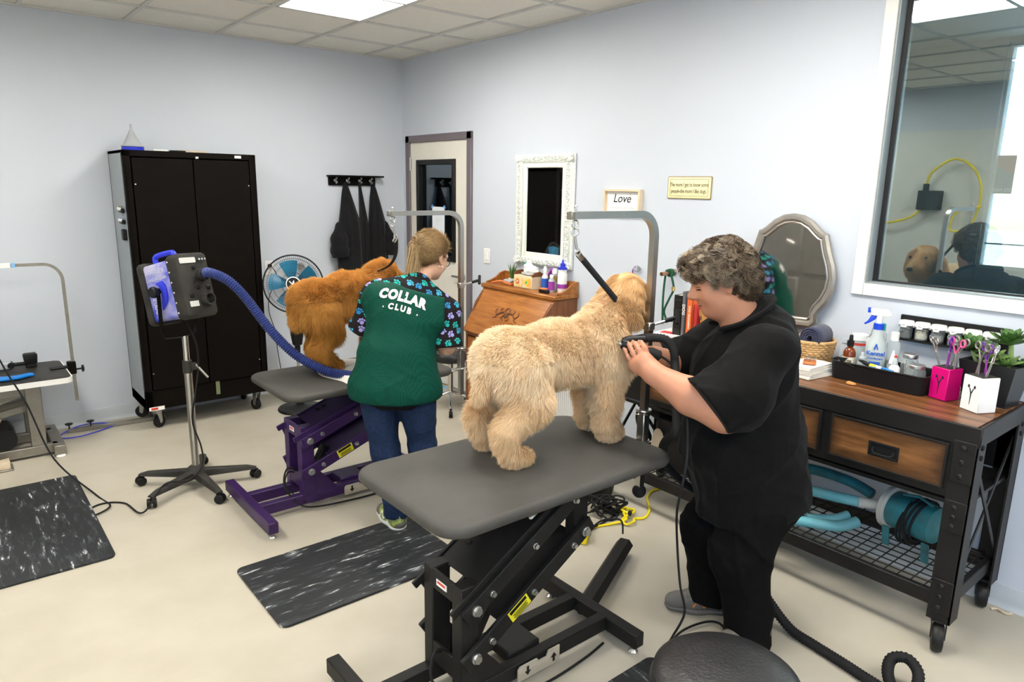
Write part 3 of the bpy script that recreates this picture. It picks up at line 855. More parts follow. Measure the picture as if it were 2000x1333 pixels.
# arm on that table
t = thing('leash_post', 'bent steel leash post clamped to the left steel table', 'leash post', (-2.775, -.36, 0))
m = MB(); m.tube([(0, 0, .285), (0, 0, .75), (0, 0, 1.10)] + [(-.10 + .10 * math.cos(a), 0, 1.10 + .11 * math.sin(a)) for a in [PI / 2 * k / 8 for k in range(1, 9)]] + [(-.30, 0, 1.212), (-.50, 0, 1.215)], .013, 4, sx=1); m.obj('bent_tube', 'old_steel', t)
m = MB(); m.box((-.01, 0, .515), (.05, .05, .085), .005); m.box((-.07, 0, .524), (.12, .07, .006), .002); m.box((-.06, 0, .478), (.10, .05, .006), .002); cl = m.obj('clamp', 'black_paint', t)
m = MB(); m.cyl((.015, 0, .50), (.05, 0, .50), .006); m.lathe([(.010, 0), (.024, .003), (.024, .014), (.010, .018)], n=6, M=Matrix.Translation((.045, 0, .50)) @ Matrix.Rotation(R(90), 4, 'Y')); m.obj('clamp_knob', 'black_plastic', cl)
m = MB(); m.box((-.30, 0, 1.2125), (.06, .028, .028), .001); m.obj('white_tape', 'label_white', t); MB().box((-.335 + .08, 0, 1.2125), (.02, .0285, .0285), .001).obj('blue_tape', 'blue_tape', t)
t = thing('noose_leash', 'thin grey braided noose hanging from the left leash post', 'leash', (-3.27, -.36, 1.195))
m = MB(); m.torus((0, 0, -.002), .014, .003, (0, 1, 0), 16, 6); m.cyl((0, 0, -.016), (0, 0, -.08), .006, n=8); m.obj('clip', 'zinc', t)
m = MB(); m.tube(smooth_path([(0, 0, -.07), (.004, 0, -.20), (.01, 0, -.33), (-.02, 0, -.45), (-.005, 0, -.56), (.03, 0, -.585), (.055, 0, -.54), (.035, 0, -.42), (.012, 0, -.32)], 8), .0045, 6); m.obj('cord', 'funnel_grey', t)
t = thing('blue_lead', 'coiled bright blue lead lying on the left steel table', 'leash', (-3.17, -.53, .52))
m = MB()
for k in range(5):
    yy = -.02 + .012 * k
    m.tube(smooth_path([(-.30, yy, .012 + .004 * (k % 2)), (-.10, yy + .02 * math.sin(k), .014 + .006 * (k % 3)), (.06, yy - .012, .016), (.135, yy * .4 + .02, .014 + .005 * (k % 2)), (.16, .015, .014)], 8), .009, 8)
m.obj('coil', 'sky_blue', t)
MB().tube(smooth_path([(-.02, 0, .03), (-.05, .02, .07), (-.075, .02, .14), (-.105, .02, .19)], 6), .012, 8).obj('raised_end', 'sky_blue', t)
MB().cyl((-.062, .02, .10), (-.080, .02, .14), .015, n=10).obj('brass_clasp', 'old_steel', t)
t = thing('table_clamp_vise', 'black and grey clamp bracket standing on the left steel table', 'clamp', (-3.045, -.22, .52))
m = MB(); m.box((-.10, 0, .028), (.10, .05, .05), .01); m.box((-.155, .0, .03), (.03, .06, .055), .004); m.obj('grey_body', 'funnel_grey', t)
m = MB(); m.cyl((-.05, 0, .03), (.04, 0, .03), .012); m.cyl((-.06, -.03, .03), (-.06, .03, .03), .02, n=12); m.obj('screw', 'black_plastic', t)
m = MB(); m.prism([(-.035, .03), (.035, .03), (.04, .085), (.03, .095), (-.03, .095), (-.04, .085)], -.03, .03, Matrix(((1, 0, 0, .05), (0, 0, 1, 0), (0, 1, 0, 0), (0, 0, 0, 1))), .006); m.box((.05, 0, .014), (.06, .05, .028), .004); m.obj('black_jaw', 'black_plastic', t)
# grooming arm left lying along the wall
t = thing('spare_leash_post', 'straight steel leash post lying on the floor by the cabinet caster', 'leash post', (-2.62, -.17, 0))
MB(rotz(R(-5))).box((.10, 0, .016), (.62, .028, .028), .002).obj('tube', 'old_steel', t)
for xx in (-.20, -.07):
    m = MB(rotz(R(-5))); m.cyl((xx, 0, .03), (xx, 0, .058), .005, n=8); m.lathe([(.008, .056), (.022, .060), (.026, .068), (.008, .072)], (xx, 0, 0), 12); m.obj('knob', 'black_plastic', t)
MB().tube(smooth_path([(.06, -.03, .012), (-.03, -.07, .006), (-.16, -.12, .006), (-.26, -.09, .006), (-.25, -.02, .012), (-.14, .03, .035), (-.02, .02, .036), (.08, -.02, .02)], 8), .004, 6).obj('noose_cord', 'blue_handle', t)


# marbled anti-fatigue mats
def floor_mat(name, label, cx, cy, w, d, rz=0):
    o = MB().prism(rrect(w, d, .035), 0.0005, .012, None, .004).obj(name, 'marble_mat'); o.location = (cx, cy, 0); o.rotation_euler = (0, 0, rz)
    return tag(o, label, 'mat', 'marbled rubber floor mats')
floor_mat('floor_mat', 'black marbled mat on the floor at the left edge, veins lengthwise', -3.36, -1.625, .905, 1.20)
floor_mat('floor_mat', 'long black marbled mat between the purple and the black table', -2.06, -2.965, .56, .90, R(90))
floor_mat('floor_mat', 'corner of a black marbled mat beside the foreground stool', -1.75, -4.62, .56, .72)
# ================================================================ LIFT TABLES
mat('powder_black', (.012, .0115, .011), .5, spec=.25, var=.15, bump=.1, bs=400)
mat('powder_purple', (.035, .012, .075), .38, spec=.4, var=.2, bump=.1, bs=400)
mat('table_rubber', (.056, .053, .048), .62, spec=.35, var=.22, vs=5, detail=8, bump=.10, bs=350)
mat('yellow_label', (.75, .68, .02), .5)
mat('satin_steel', (.62, .57, .48), .35, metal=.6)


def lift_table(name, label, loc, theta, paint, group):
    t = thing(name, label, 'grooming table', loc, 0, group)
    L_ = .575; dx, dz = L_ * math.cos(theta), L_ * math.sin(theta)
    px, pz, gap = -.195, .225, .175
    for (x, hl) in ((-.485, .335), (.485, .265)):
        b = MB().box((x, 0, .062), (.05, 2 * hl, .06), .004).obj('base_bar', paint, t)
        for s_ in (-1, 1):
            m = MB(); m.cyl((x, s_ * (hl - .03), .03), (x, s_ * (hl - .03), .012), .006, n=8); m.lathe([(.018, .0), (.020, .006), (.010, .016)], (x, s_ * (hl - .03), 0), 14); m.obj('glide', 'zinc', b)
    for s_ in (-1, 1):
        MB().box((0, s_ * .088, .062), (.93, .045, .058), .003).obj('rail', paint, t)
        m = MB(); m.box((px - .005, s_ * .085, .275), (.075, .055, .40), .004)
        pst = m.obj('post', paint, t)
        MB().prism([(.03, .09), (.16, .09), (.03, .24)], s_ * .100, s_ * .106, Matrix(((1, 0, 0, px), (0, 0, 1, 0), (0, 1, 0, 0), (0, 0, 0, 1)))).obj('gusset', paint, pst)
        for (k, zz) in enumerate((pz, pz + gap)):
            a = Matrix.Translation((px, s_ * .128, zz)) @ Matrix.Rotation(-theta, 4, 'Y')
            m = MB(a); m.box((L_ / 2, 0, 0), (L_ + .09, .018, .062), .003); arm = m.obj('lift_arm', paint, t)
            for f in (0, .13, .50, .88, 1.0):
                q = MB(a); rr = .015 if f in (0, 1.0) else .009
                q.cyl((f * L_, s_ * .009, 0), (f * L_, s_ * .016, 0), rr * 1.25, n=14); q.cyl((f * L_, s_ * .016, 0), (f * L_, s_ * .026, 0), rr, n=6); q.obj('bolt', 'zinc', arm)
            if k == 0 and s_ < 0:
                q = MB(a); q.box((.215, -.010, 0), (.095, .002, .046), .0005); yl = q.obj('warning_label', 'yellow_label', arm)
                MB(a).box((.215, -.0115, .014), (.080, .001, .013)).obj('label_band', 'black_plastic', yl)
                for r_ in range(4): MB(a).box((.215, -.0115, -.001 - .0055 * r_), (.07 - .01 * (r_ % 2), .001, .0022)).obj('label_line', 'black_plastic', yl)
        MB().box((px + dx + .005, s_ * .085, pz + dz + gap / 2 + .020), (.07, .05, gap + .10), .004).obj('top_post', paint, t)
    a = Matrix.Translation((px, 0, pz + gap)) @ Matrix.Rotation(-theta, 4, 'Y')
    m = MB(a); m.box((L_ / 2 + .03, 0, .045), (L_ - .05, .235, .006), .001)
    for s_ in (-1, 1): m.box((L_ / 2 - .02, s_ * .115, .040), (L_ + .10, .012, .03), .002)
    pan = m.obj('cover_panel', paint, t)
    for (u_, w_) in ((.16, .06), (.20, .06)): MB(a).box((u_, w_, .050), (.018, .03, .006), .001).obj('slot', 'black_plastic', pan)
    MB(a).box((.36, -.09, .054), (.04, .02, .012), .005).obj('latch', 'satin_steel', pan)
    a = Matrix.Translation((px, 0, pz)) @ Matrix.Rotation(-theta, 4, 'Y')
    MB(a).box((L_ / 2 + .06, 0, -.012), (L_ - .16, .235, .008), .001).obj('lower_panel', paint, t)
    MB().box((px - .035, 0, .16), (.012, .12, .08), .002).obj('post_plate', paint, t); cp = MB().box((px - .035, 0, .44), (.012, .12, .07), .002).obj('post_plate', paint, t)
    o = MB().box((px - .043, 0, .44), (.002, .06, .022)).obj('name_plate', 'label_white', cp); MB().box((px - .045, 0, .443), (.001, .045, .008)).obj('name_print', 'label_red', o)
    MB().box((px + .10, 0, .22), (.05, .05, .20), .01, (0, R(30), 0)).obj('actuator', 'black_plastic', t)
    MB().box((.08, 0, .085), (.15, .13, .045), .006).obj('pedal_plate', paint, t)
    pl = MB(Matrix(((1, 0, 0, .10), (0, 0, -1, -.118), (0, 1, 0, .055), (0, 0, 0, 1)))).prism([(-.10, -.028), (.07, -.028), (.10, -.018), (.10, .038), (.045, .038), (.035, .018), (.0, .018), (-.01, .03), (-.09, .03), (-.10, .02)], 0, .006, None, .001).obj('pedal', 'satin_steel', t)
    for (cx, sg) in ((-.055, -1), (.07, 1)):
        MB(Matrix(((1, 0, 0, .10 + cx), (0, 0, -1, -.1250), (0, sg, 0, .058), (0, 0, 0, 1)))).prism([(-.005, -.018), (.005, -.018), (.005, .0), (.014, .0), (0, .018), (-.014, .0), (-.005, .0)], 0, .0006).obj('arrow', 'black_plastic', pl)
    zt_ = pz + gap + dz + .105
    tx = px + dx - .200
    m = MB()
    for s_ in (-1, 1): m.box((tx + .06, s_ * .085, zt_ - .055), (.62, .045, .03), .003); m.box((tx + s_ * .25 + .06, 0, zt_ - .055), (.04, .40, .028), .003)
    m.obj('top_frame', paint, t)
    # rounded padded top
    base = rrect(1.01, .60, .085, 10); rows = [(-.016, -.040), (-.005, -.037), (0, -.028), (0, -.018), (-.003, -.009), (-.010, -.003), (-.020, 0)]
    V = []; F = []; n_ = len(base)
    for (ins, z) in rows:
        sc = ((1.01 / 2 + ins) / (1.01 / 2), (.60 / 2 + ins) / (.60 / 2))
        V += [(tx + p[0] * sc[0], p[1] * sc[1], zt_ + z) for p in base]
    for i in range(len(rows) - 1):
        for k in range(n_): F.append((i * n_ + k, i * n_ + (k + 1) % n_, (i + 1) * n_ + (k + 1) % n_, (i + 1) * n_ + k))
    F += [tuple(range(n_ - 1, -1, -1)), tuple((len(rows) - 1) * n_ + k for k in range(n_))]
    MB().add(V, F).obj('table_top', 'table_rubber', t, 50)
    MB().tube(smooth_path([(px - .03, -.02, .20), (px - .09, -.03, .23), (px - .12, -.05, .16), (px - .10, -.10, .09), (px - .02, -.15, .03), (.08, -.17, .012), (.30, -.16, .012), (.42, -.14, .012)], 8), .005, 6).obj('control_cable', 'black_rubber', t)
    MB().tube(smooth_path([(px - .03, .01, .18), (px - .08, .0, .19), (px - .10, -.03, .12), (px - .03, -.12, .05)], 8), .004, 6).obj('control_cable', 'black_rubber', t)
    return t, zt_, tx


T1, Z1, X1 = lift_table('lift_table', 'black electric lift grooming table carrying the cream dog', (-1.985, -3.96, 0), R(31.6), 'powder_black', 'electric lift tables')
m = MB(); p, q = Vector((.47, .02, .055)), Vector((1.015, .285, .055)); m.tube([p, q], .042, 6, sx=.75); m.obj('cord_channel', 'powder_black', T1)
T2, Z2, X2 = lift_table('lift_table', 'purple electric lift grooming table carrying the golden dog', (-1.775, -2.18, 0), R(20.6), 'powder_purple', 'electric lift tables')
Z1 = Z1; Z2 = Z2
print('table heights', Z1, Z2, X1 - 1.985, X2 - 1.775)


def leash_post(label, x, y, zlow, ztop, reach, group, ball=True, edge=0.0):
    t = thing('leash_post', label, 'leash post', (x, y, zlow), 0, group)
    zt_ = ztop - zlow; rb = .085
    pts = [(0, 0, .02), (0, 0, zt_ * .5), (0, 0, zt_ - rb)] + [(-rb + rb * math.cos(a), 0, zt_ - rb + rb * math.sin(a)) for a in [PI / 2 * k / 8 for k in range(1, 9)]] + [(-reach, 0, zt_)]
    MB().tube(pts, .0178, 4).obj('bent_tube', 'brushed_steel', t, 30)
    MB().box((-reach, 0, zt_), (.02, .028, .028), .003).obj('end_cap', 'old_steel', t)
    if ball: MB().sph((0, 0, .0), .028, 18, 12).obj('foot_ball', 'black_rubber', t)
    m = MB(); m.box((0, 0, edge - zlow + .03), (.036, .036, .12), .003); m.lathe([(.03, 0), (.032, .004), (.03, .008)], (0, 0, edge - zlow + .09), 16); m.lathe([(.028, 0), (.03, .004), (.028, .008)], (0, 0, edge - zlow - .035), 16)
    m.box((-.05, 0, edge - zlow - .035), (.10, .05, .008), .002); cl = m.obj('clamp', 'brushed_steel', t)
    MB().torus((.0, 0, edge - zlow + .075), .028, .0025, (.2, .2, 1), 20, 6).obj('wire_ring', 'chrome', cl)
    m = MB(); zz = zt_ - .42; m.box((0, 0, zz), (.034, .034, .03), .003); m.cyl((.015, -.01, zz + .005), (.065, -.035, zz + .02), .006, n=8); m.obj('collar', 'zinc', t)
    m = MB(); m.cyl((.055, -.03, zz + .018), (.10, -.055, zz + .032), .0085, n=10); m.cyl((.085, -.065, zz + .01), (.105, -.04, zz + .055), .0085, n=10); m.obj('lever', 'black_plastic', t)
    m = MB(); m.torus((-reach + .02, 0, zt_ - .03), .014, .003, (0, 1, 0), 18, 6); m.cyl((-reach + .02, 0, zt_ - .02), (-reach + .02, 0, zt_ + .028), .003, n=8); m.sph((-reach + .02, 0, zt_ + .028), .006, 8, 6); m.obj('eye_ring', 'chrome', t)
    return t


leash_post('steel leash post arching over the cream dog on the black table', -1.325, -4.035, .56, 1.655, .43, 'steel posts over the lift tables', True, Z1)
leash_post('steel leash post beside the person in green, over golden dog', -1.035, -2.385, .49, 1.595, .465, 'steel posts over the lift tables', False, Z2)


def leash(label, top, end, bulge, group, w=.010):
    """snap hook plus flat black strap from the post ring down to the dog's neck"""
    top = Vector(top); end = Vector(end); t = thing('leash', label, 'leash', top, 0, group)
    e = end - top; dv = e.normalized()
    m = MB(); m.torus((0, 0, -.022), .013, .0028, (.5, 1, 0), 18, 6); a = Vector((0, 0, -.035)); m.cyl(a, a + Vector((.012, 0, -.045)), .005, n=8); m.torus(a + Vector((.016, 0, -.055)), .010, .0025, (.3, 1, 0), 14, 6); m.obj('snap_hook', 'zinc', t)
    s0 = a + Vector((.018, 0, -.06)); b = Vector(bulge)
    P_ = smooth_path([s0, s0.lerp(e, .33) + b, s0.lerp(e, .66) + b, e], 8)
    MB().tube(P_, w, 8, sx=.35, up=(0, 1, 0)).obj('strap', 'smock_cloth', t)
    MB().cyl(s0, s0 + (e - s0).normalized() * .03, w * .9, n=8).obj('ferrule', 'chrome', t)
    return t


leash('straight black leash from the post to the cream dog', (-1.735, -4.035, 1.622), (-1.455, -3.985, 1.335), (0.0, 0, .0), 'black leashes on the leash posts', .0125)
leash('curved black leash from the post to the golden dog', (-1.48, -2.385, 1.562), (-1.47, -2.19, 1.265), (.035, .0, -.03), 'black leashes on the leash posts', .0125)

# towel under the golden dog
mat('towel_white', (.74, .71, .66), .9, var=.04, bump=.5, bs=250, sheen=.2)
V = []; F = []; nx, ny = 44, 30
for i in range(nx + 1):
    for j in range(ny + 1):
        a, b = i / nx, j / ny
        x = (a - .5) * .52 + .02 * math.sin(7 * b + 1); y = (b - .5) * .44 + .02 * math.sin(6 * a)
        z = .004 + .007 * (1 + math.sin(9 * a + 3 * math.sin(4 * b))) + .006 * (1 + math.sin(11 * b + 2 * a)) + .035 * math.exp(-((a - .16) ** 2 + (b - .72) ** 2) / .012)
        e_ = min(a, 1 - a, b, 1 - b)
        if e_ < .03: z = .003
        V.append((x, y, z))
for i in range(nx):
    for j in range(ny): F.append((i * (ny + 1) + j, (i + 1) * (ny + 1) + j, (i + 1) * (ny + 1) + j + 1, i * (ny + 1) + j + 1))
o = MB().add(V, F).obj('white_towel', 'towel_white', None, 80); o.location = (-1.555, -2.20, Z2)
sm = o.modifiers.new('thickness', 'SOLIDIFY'); sm.thickness = .003; sm.offset = 1
tag(o, 'crumpled white towel under the golden dog on the purple table', 'towel')
# ================================================================ ORGANIC SHAPES: smooth-union fields turned into one skin
def rcone(a, b, ra, rb, k=.03):
    return ('c', np.array(a, float), np.array(b, float), ra, rb, k)


def ell(c, r, rot=(0, 0, 0), k=.03):
    Mr = np.array((Matrix.Rotation(rot[2], 3, 'Z') @ Matrix.Rotation(rot[1], 3, 'Y') @ Matrix.Rotation(rot[0], 3, 'X')))
    return ('e', np.array(c, float), np.array(r, float), Mr, None, k)


def field(prims, lo, hi, h):
    n = np.ceil((hi - lo) / h).astype(int) + 1
    ax = [lo[i] + h * np.arange(n[i]) for i in range(3)]
    Fd = np.full(n, 1.0, np.float32)
    for p in prims:
        if p[0] == 'c':
            _, a, b, ra, rb, k = p; r_ = max(ra, rb); bl = np.minimum(a, b) - r_ - .08; bh = np.maximum(a, b) + r_ + .08
        else:
            _, c, rr, Mr, _, k = p; r_ = rr.max(); bl = c - r_ - .08; bh = c + r_ + .08
        i0 = np.clip(((bl - lo) / h).astype(int), 0, n); i1 = np.clip(((bh - lo) / h).astype(int) + 2, 0, n)
        if (i1 <= i0).any(): continue
        X, Y, Z = np.meshgrid(ax[0][i0[0]:i1[0]], ax[1][i0[1]:i1[1]], ax[2][i0[2]:i1[2]], indexing='ij')
        if p[0] == 'c':
            d = b - a; L2 = max(d @ d, 1e-9)
            t = np.clip(((X - a[0]) * d[0] + (Y - a[1]) * d[1] + (Z - a[2]) * d[2]) / L2, 0, 1)
            D = np.sqrt((X - a[0] - t * d[0]) ** 2 + (Y - a[1] - t * d[1]) ** 2 + (Z - a[2] - t * d[2]) ** 2) - (ra + (rb - ra) * t)
        else:
            q = np.stack([X - c[0], Y - c[1], Z - c[2]], -1) @ Mr
            k0 = np.sqrt(((q / rr) ** 2).sum(-1)); k1 = np.sqrt(((q / rr ** 2) ** 2).sum(-1)); D = k0 * (k0 - 1) / np.maximum(k1, 1e-6)
        S = Fd[i0[0]:i1[0], i0[1]:i1[1], i0[2]:i1[2]]
        hh = np.maximum(k - np.abs(S - D), 0) / k
        Fd[i0[0]:i1[0], i0[1]:i1[1], i0[2]:i1[2]] = np.minimum(S, D) - hh * hh * k * .25
    return Fd, ax


def surface_nets(Fd, ax, h):
    s = Fd < 0
    nx, ny, nz = Fd.shape
    cs = np.zeros((nx - 1, ny - 1, nz - 1, 3), np.float32); cn = np.zeros((nx - 1, ny - 1, nz - 1), np.float32)
    offs = [(i, j, k) for i in (0, 1) for j in (0, 1) for k in (0, 1)]
    sl = lambda o: (slice(o[0], nx - 1 + o[0]), slice(o[1], ny - 1 + o[1]), slice(o[2], nz - 1 + o[2]))
    for a in range(3):
        for o in offs:
            if o[a]: continue
            o2 = list(o); o2[a] = 1
            A, B = Fd[sl(o)], Fd[sl(o2)]
            cr = (A < 0) != (B < 0)
            t = np.where(cr, A / np.where(cr, A - B, 1), 0)
            for c in range(3):
                cs[..., c] += np.where(cr, (t if c == a else o[c]), 0)
            cn += cr
    mask = cn > 0
    idx = np.full(mask.shape, -1, np.int64); idx[mask] = np.arange(mask.sum())
    ijk = np.argwhere(mask)
    V = (ijk + cs[mask] / cn[mask][:, None]) * h + np.array([ax[0][0], ax[1][0], ax[2][0]])
    Q = []
    for a in range(3):
        b, c = (a + 1) % 3, (a + 2) % 3
        n1 = list(Fd.shape); n1[a] -= 1
        s0 = [slice(None)] * 3; s1 = [slice(None)] * 3; s0[a] = slice(0, -1); s1[a] = slice(1, None)
        A, B = s[tuple(s0)], s[tuple(s1)]
        for fl, cond in ((False, A & ~B), (True, ~A & B)):
            P = np.argwhere(cond)
            if not len(P): continue
            P = P[(P[:, b] > 0) & (P[:, c] > 0) & (P[:, b] < mask.shape[b]) & (P[:, c] < mask.shape[c])]
            def at(db, dc):
                q = P.copy(); q[:, b] -= db; q[:, c] -= dc; return idx[q[:, 0], q[:, 1], q[:, 2]]
            f = np.stack([at(1, 1), at(0, 1), at(0, 0), at(1, 0)], 1)
            Q.append(f[:, ::-1] if fl else f)
    Q = np.concatenate(Q); Q = Q[(Q >= 0).all(1)]
    return V, Q


def skin(prims, h, cuts=(), warp=None, relax=2):
    """one continuous surface round all prims; cuts: list of (normal, offset) half-spaces removed"""
    lo = np.min([np.minimum(p[1], p[2]) - max(p[3], p[4]) if p[0] == 'c' else p[1] - p[2].max() for p in prims], 0) - 4 * h
    hi = np.max([np.maximum(p[1], p[2]) + max(p[3], p[4]) if p[0] == 'c' else p[1] + p[2].max() for p in prims], 0) + 4 * h
    Fd, ax = field(prims, lo, hi, h)
    if warp is not None or cuts:
        X, Y, Z = np.meshgrid(*ax, indexing='ij')
        if warp is not None: Fd = Fd + warp(X, Y, Z).astype(np.float32)
        for c in cuts:
            n, d = c[0], c[1]
            G = (X * n[0] + Y * n[1] + Z * n[2] - d).astype(np.float32)
            if len(c) > 2:      # only within a ball
                G = np.where((X - c[2][0]) ** 2 + (Y - c[2][1]) ** 2 + (Z - c[2][2]) ** 2 < c[3] ** 2, G, -1)
            Fd = np.maximum(Fd, G)
    V, Q = surface_nets(Fd, ax, h)
    for _ in range(relax):
        acc = np.zeros_like(V); cnt = np.zeros(len(V))
        for k in range(4):
            np.add.at(acc, Q[:, k], V[Q[:, (k + 1) % 4]]); np.add.at(cnt, Q[:, k], 1)
            np.add.at(acc, Q[:, k], V[Q[:, (k - 1) % 4]]); np.add.at(cnt, Q[:, k], 1)
        V = .5 * V + .5 * acc / np.maximum(cnt, 1)[:, None]
    return V, Q


def skin_obj(name, VQ, matn, parent, at=(0, 0, 0)):
    V, Q = VQ
    return link(name, mesh_np(name, V - np.array(at), Q), matn, parent)


def vnormals(V, Q):
    fn = np.cross(V[Q[:, 2]] - V[Q[:, 0]], V[Q[:, 3]] - V[Q[:, 1]])
    N = np.zeros_like(V)
    for k in range(4): np.add.at(N, Q[:, k], fn)
    return N / np.maximum(np.linalg.norm(N, axis=1), 1e-12)[:, None], fn


def nrm(a): return a / np.maximum(np.linalg.norm(a, axis=-1), 1e-9)[..., None]


def vnoise(P, f, seed=0):
    """cheap smooth value noise from sines, about -1..1"""
    r = np.random.default_rng(seed); o = np.zeros(len(P))
    for _ in range(5):
        k = r.normal(size=3) * f; o += np.sin(P @ k + r.uniform(0, 6.28))
    return o / 3.0


def strands(name, P, N, Dirs, length, width, cols, matn, parent, at, curl=0.0, segs=3, seed=1, droop=.0):
    """tapered hair ribbons: P roots, N body normals, Dirs start directions"""
    r = np.random.default_rng(seed); n = len(P)
    length = np.asarray(length) * np.ones(n); width = np.asarray(width) * np.ones(n)
    side = nrm(np.cross(Dirs, nrm(N + .35 * r.normal(size=(n, 3)))))
    bend = nrm(r.normal(size=(n, 3)))
    pts = [P - Dirs * .004]; ph = r.uniform(0, 6.28, n)
    for k in range(1, segs + 1):
        s = k / segs
        q = P + Dirs * (length * s)[:, None] + bend * (length * curl * s * s)[:, None] * .5 + np.array([0, 0, -1.]) * (length * droop * s * s)[:, None]
        if curl > .3: q = q + (side * np.sin(ph + 5 * s)[:, None] + N * np.cos(ph + 5 * s)[:, None]) * (length * .16 * curl * s)[:, None]
        pts.append(q)
    V = []
    for k in range(segs):
        w = (width * (1 - .55 * (k / segs)))[:, None]
        V += [pts[k] - side * w, pts[k] + side * w]
    V.append(pts[segs])
    m = 2 * segs + 1
    A = np.stack(V, 1).reshape(-1, 3)
    b = np.arange(n) * m
    F3 = []
    for k in range(segs - 1):
        F3 += [np.stack([b + 2 * k, b + 2 * k + 1, b + 2 * k + 3], 1), np.stack([b + 2 * k, b + 2 * k + 3, b + 2 * k + 2], 1)]
    F3.append(np.stack([b + 2 * segs - 2, b + 2 * segs - 1, b + 2 * segs], 1))
    me = mesh_np(name, A - np.array(at), np.concatenate(F3))
    ca = me.attributes.new('hair_col', 'FLOAT_COLOR', 'POINT')
    C4 = np.ones((n, m, 4), np.float32); C4[:, :, :3] = cols[:, None, :]
    ca.data.foreach_set('color', C4.ravel())
    na = me.attributes.new('hair_nrm', 'FLOAT_VECTOR', 'POINT')
    Nn = np.repeat(nrm(N + .35 * r.normal(size=(n, 3)))[:, None, :], m, 1).astype(np.float32)
    na.data.foreach_set('vector', Nn.ravel())
    return tag(link(name, me, matn, parent), kind='stuff')


def hair_mat(name, rough=.6, spec=.3):
    m = mat(name, (.5, .5, .5), rough, spec=spec)
    N = m.node_tree.nodes; L = m.node_tree.links; b = N['Principled BSDF']
    a = N.new('ShaderNodeAttribute'); a.attribute_name = 'hair_col'; L.new(a.outputs['Color'], b.inputs['Base Color'])
    tl = N.new('ShaderNodeBsdfTranslucent'); L.new(N['Attribute'].outputs['Color'], tl.inputs[0]);
    mx = N.new('ShaderNodeMixShader'); mx.inputs[0].default_value = .42
    L.new(b.outputs[0], mx.inputs[1]); L.new(tl.outputs[0], mx.inputs[2]); L.new(mx.outputs[0], N['Material Output'].inputs[0])
    return m


hair_mat('fur', .75, .15); hair_mat('hair', .45, .4)


def scatter(V, Q, n, seed, keep=None):
    r = np.random.default_rng(seed)
    N, fn = vnormals(V, Q); ar = np.linalg.norm(fn, axis=1)
    if keep is not None: ar = ar * keep(V[Q].mean(1))
    f = r.choice(len(Q), n, p=ar / ar.sum()); u, v = r.random((n, 1)), r.random((n, 1))
    q = Q[f]
    w = [(1 - u) * (1 - v), u * (1 - v), u * v, (1 - u) * v]
    return sum(w[k] * V[q[:, k]] for k in range(4)), nrm(sum(w[k] * N[q[:, k]] for k in range(4)))


def fur_dog(name, label, prims, at, colf, flow, nstr, lenf, skin_col, seed):
    t = thing(name, label, 'dog', at)
    V, Q = skin(prims, .011)
    mat(name + '_skin', skin_col, .9, var=.15, vs=30)
    skin_obj('body', (V, Q), name + '_skin', t, at)
    P, N = scatter(V, Q, nstr, seed)
    cl = np.stack([vnoise(P, 60, seed + k) for k in range(3)], 1); big = np.stack([vnoise(P, 16, seed + 5 + k) for k in range(3)], 1)
    D = nrm(N * .8 + flow(P) * .7 + cl * .26 + big * .34)
    ln = lenf(P) * (.75 + .5 * np.random.default_rng(seed).random(len(P))) * (1 + .18 * vnoise(P, 40, seed + 9))
    strands('fur', P, N, D, ln, .0011, colf(P, N), 'fur', t, at, .35, 3, seed + 3, .25)
    return t, V, Q


# ---- cream dog on the black table
Y1c = -3.93
zt = Z1
d1 = [
    rcone((-1.905, -3.905, 1.165), (-1.70, -3.92, 1.165), .092, .098, .05), rcone((-1.70, -3.92, 1.165), (-1.50, -3.935, 1.160), .098, .112, .05),
    ell((-1.455, -3.935, 1.115), (.085, .098, .125), (0, R(-12), 0), .05), ell((-1.905, -3.905, 1.145), (.088, .108, .11), (0, 0, 0), .05),
    rcone((-1.49, -3.935, 1.225), (-1.405, -3.935, 1.32), .085, .064, .05),
    ell((-1.352, -3.935, 1.357), (.078, .082, .072), (0, 0, 0), .03), rcone((-1.315, -3.93, 1.335), (-1.243, -3.92, 1.292), .052, .040, .03), ell((-1.275, -3.925, 1.265), (.040, .045, .045), (0, 0, 0), .03),
    ell((-1.385, -4.012, 1.315), (.042, .018, .080), (R(-10), R(8), 0), .008), ell((-1.37, -3.855, 1.315), (.042, .018, .080), (R(10), R(8), 0), .008),
]
for (ys, xo, pz_) in ((-4.005, .01, 0), (-3.87, .05, 0)):
    d1 += [rcone((-1.485 + xo, ys + .02 * (1 if ys < -3.95 else -1), 1.11), (-1.525 + xo, ys, 1.00), .072, .048, .04), rcone((-1.525 + xo, ys, 1.00), (-1.518 + xo, ys, .87), .044, .040, .02), rcone((-1.518 + xo, ys, .87), (-1.508 + xo, ys, zt + .035), .040, .040, .02), ell((-1.485 + xo, ys, zt + .032), (.052, .041, .028), (0, 0, 0), .02)]
for (ys, yh, xo) in ((-3.995, -3.965, 0.0), (-3.80, -3.84, .03)):
    d1 += [rcone((-1.895, yh, 1.135), (-1.868 + xo, ys, 1.035), .094, .066, .04), rcone((-1.868 + xo, ys, 1.035), (-1.985 + xo, ys, .945), .060, .042, .03), rcone((-1.985 + xo, ys, .945), (-1.962 + xo, ys, zt + .05), .040, .038, .02), ell((-1.930 + xo, ys, zt + .032), (.058, .043, .028), (0, 0, 0), .02)]
d1 += [rcone((-1.985, -3.91, 1.19), (-2.03, -3.905, 1.06), .028, .022, .02)]


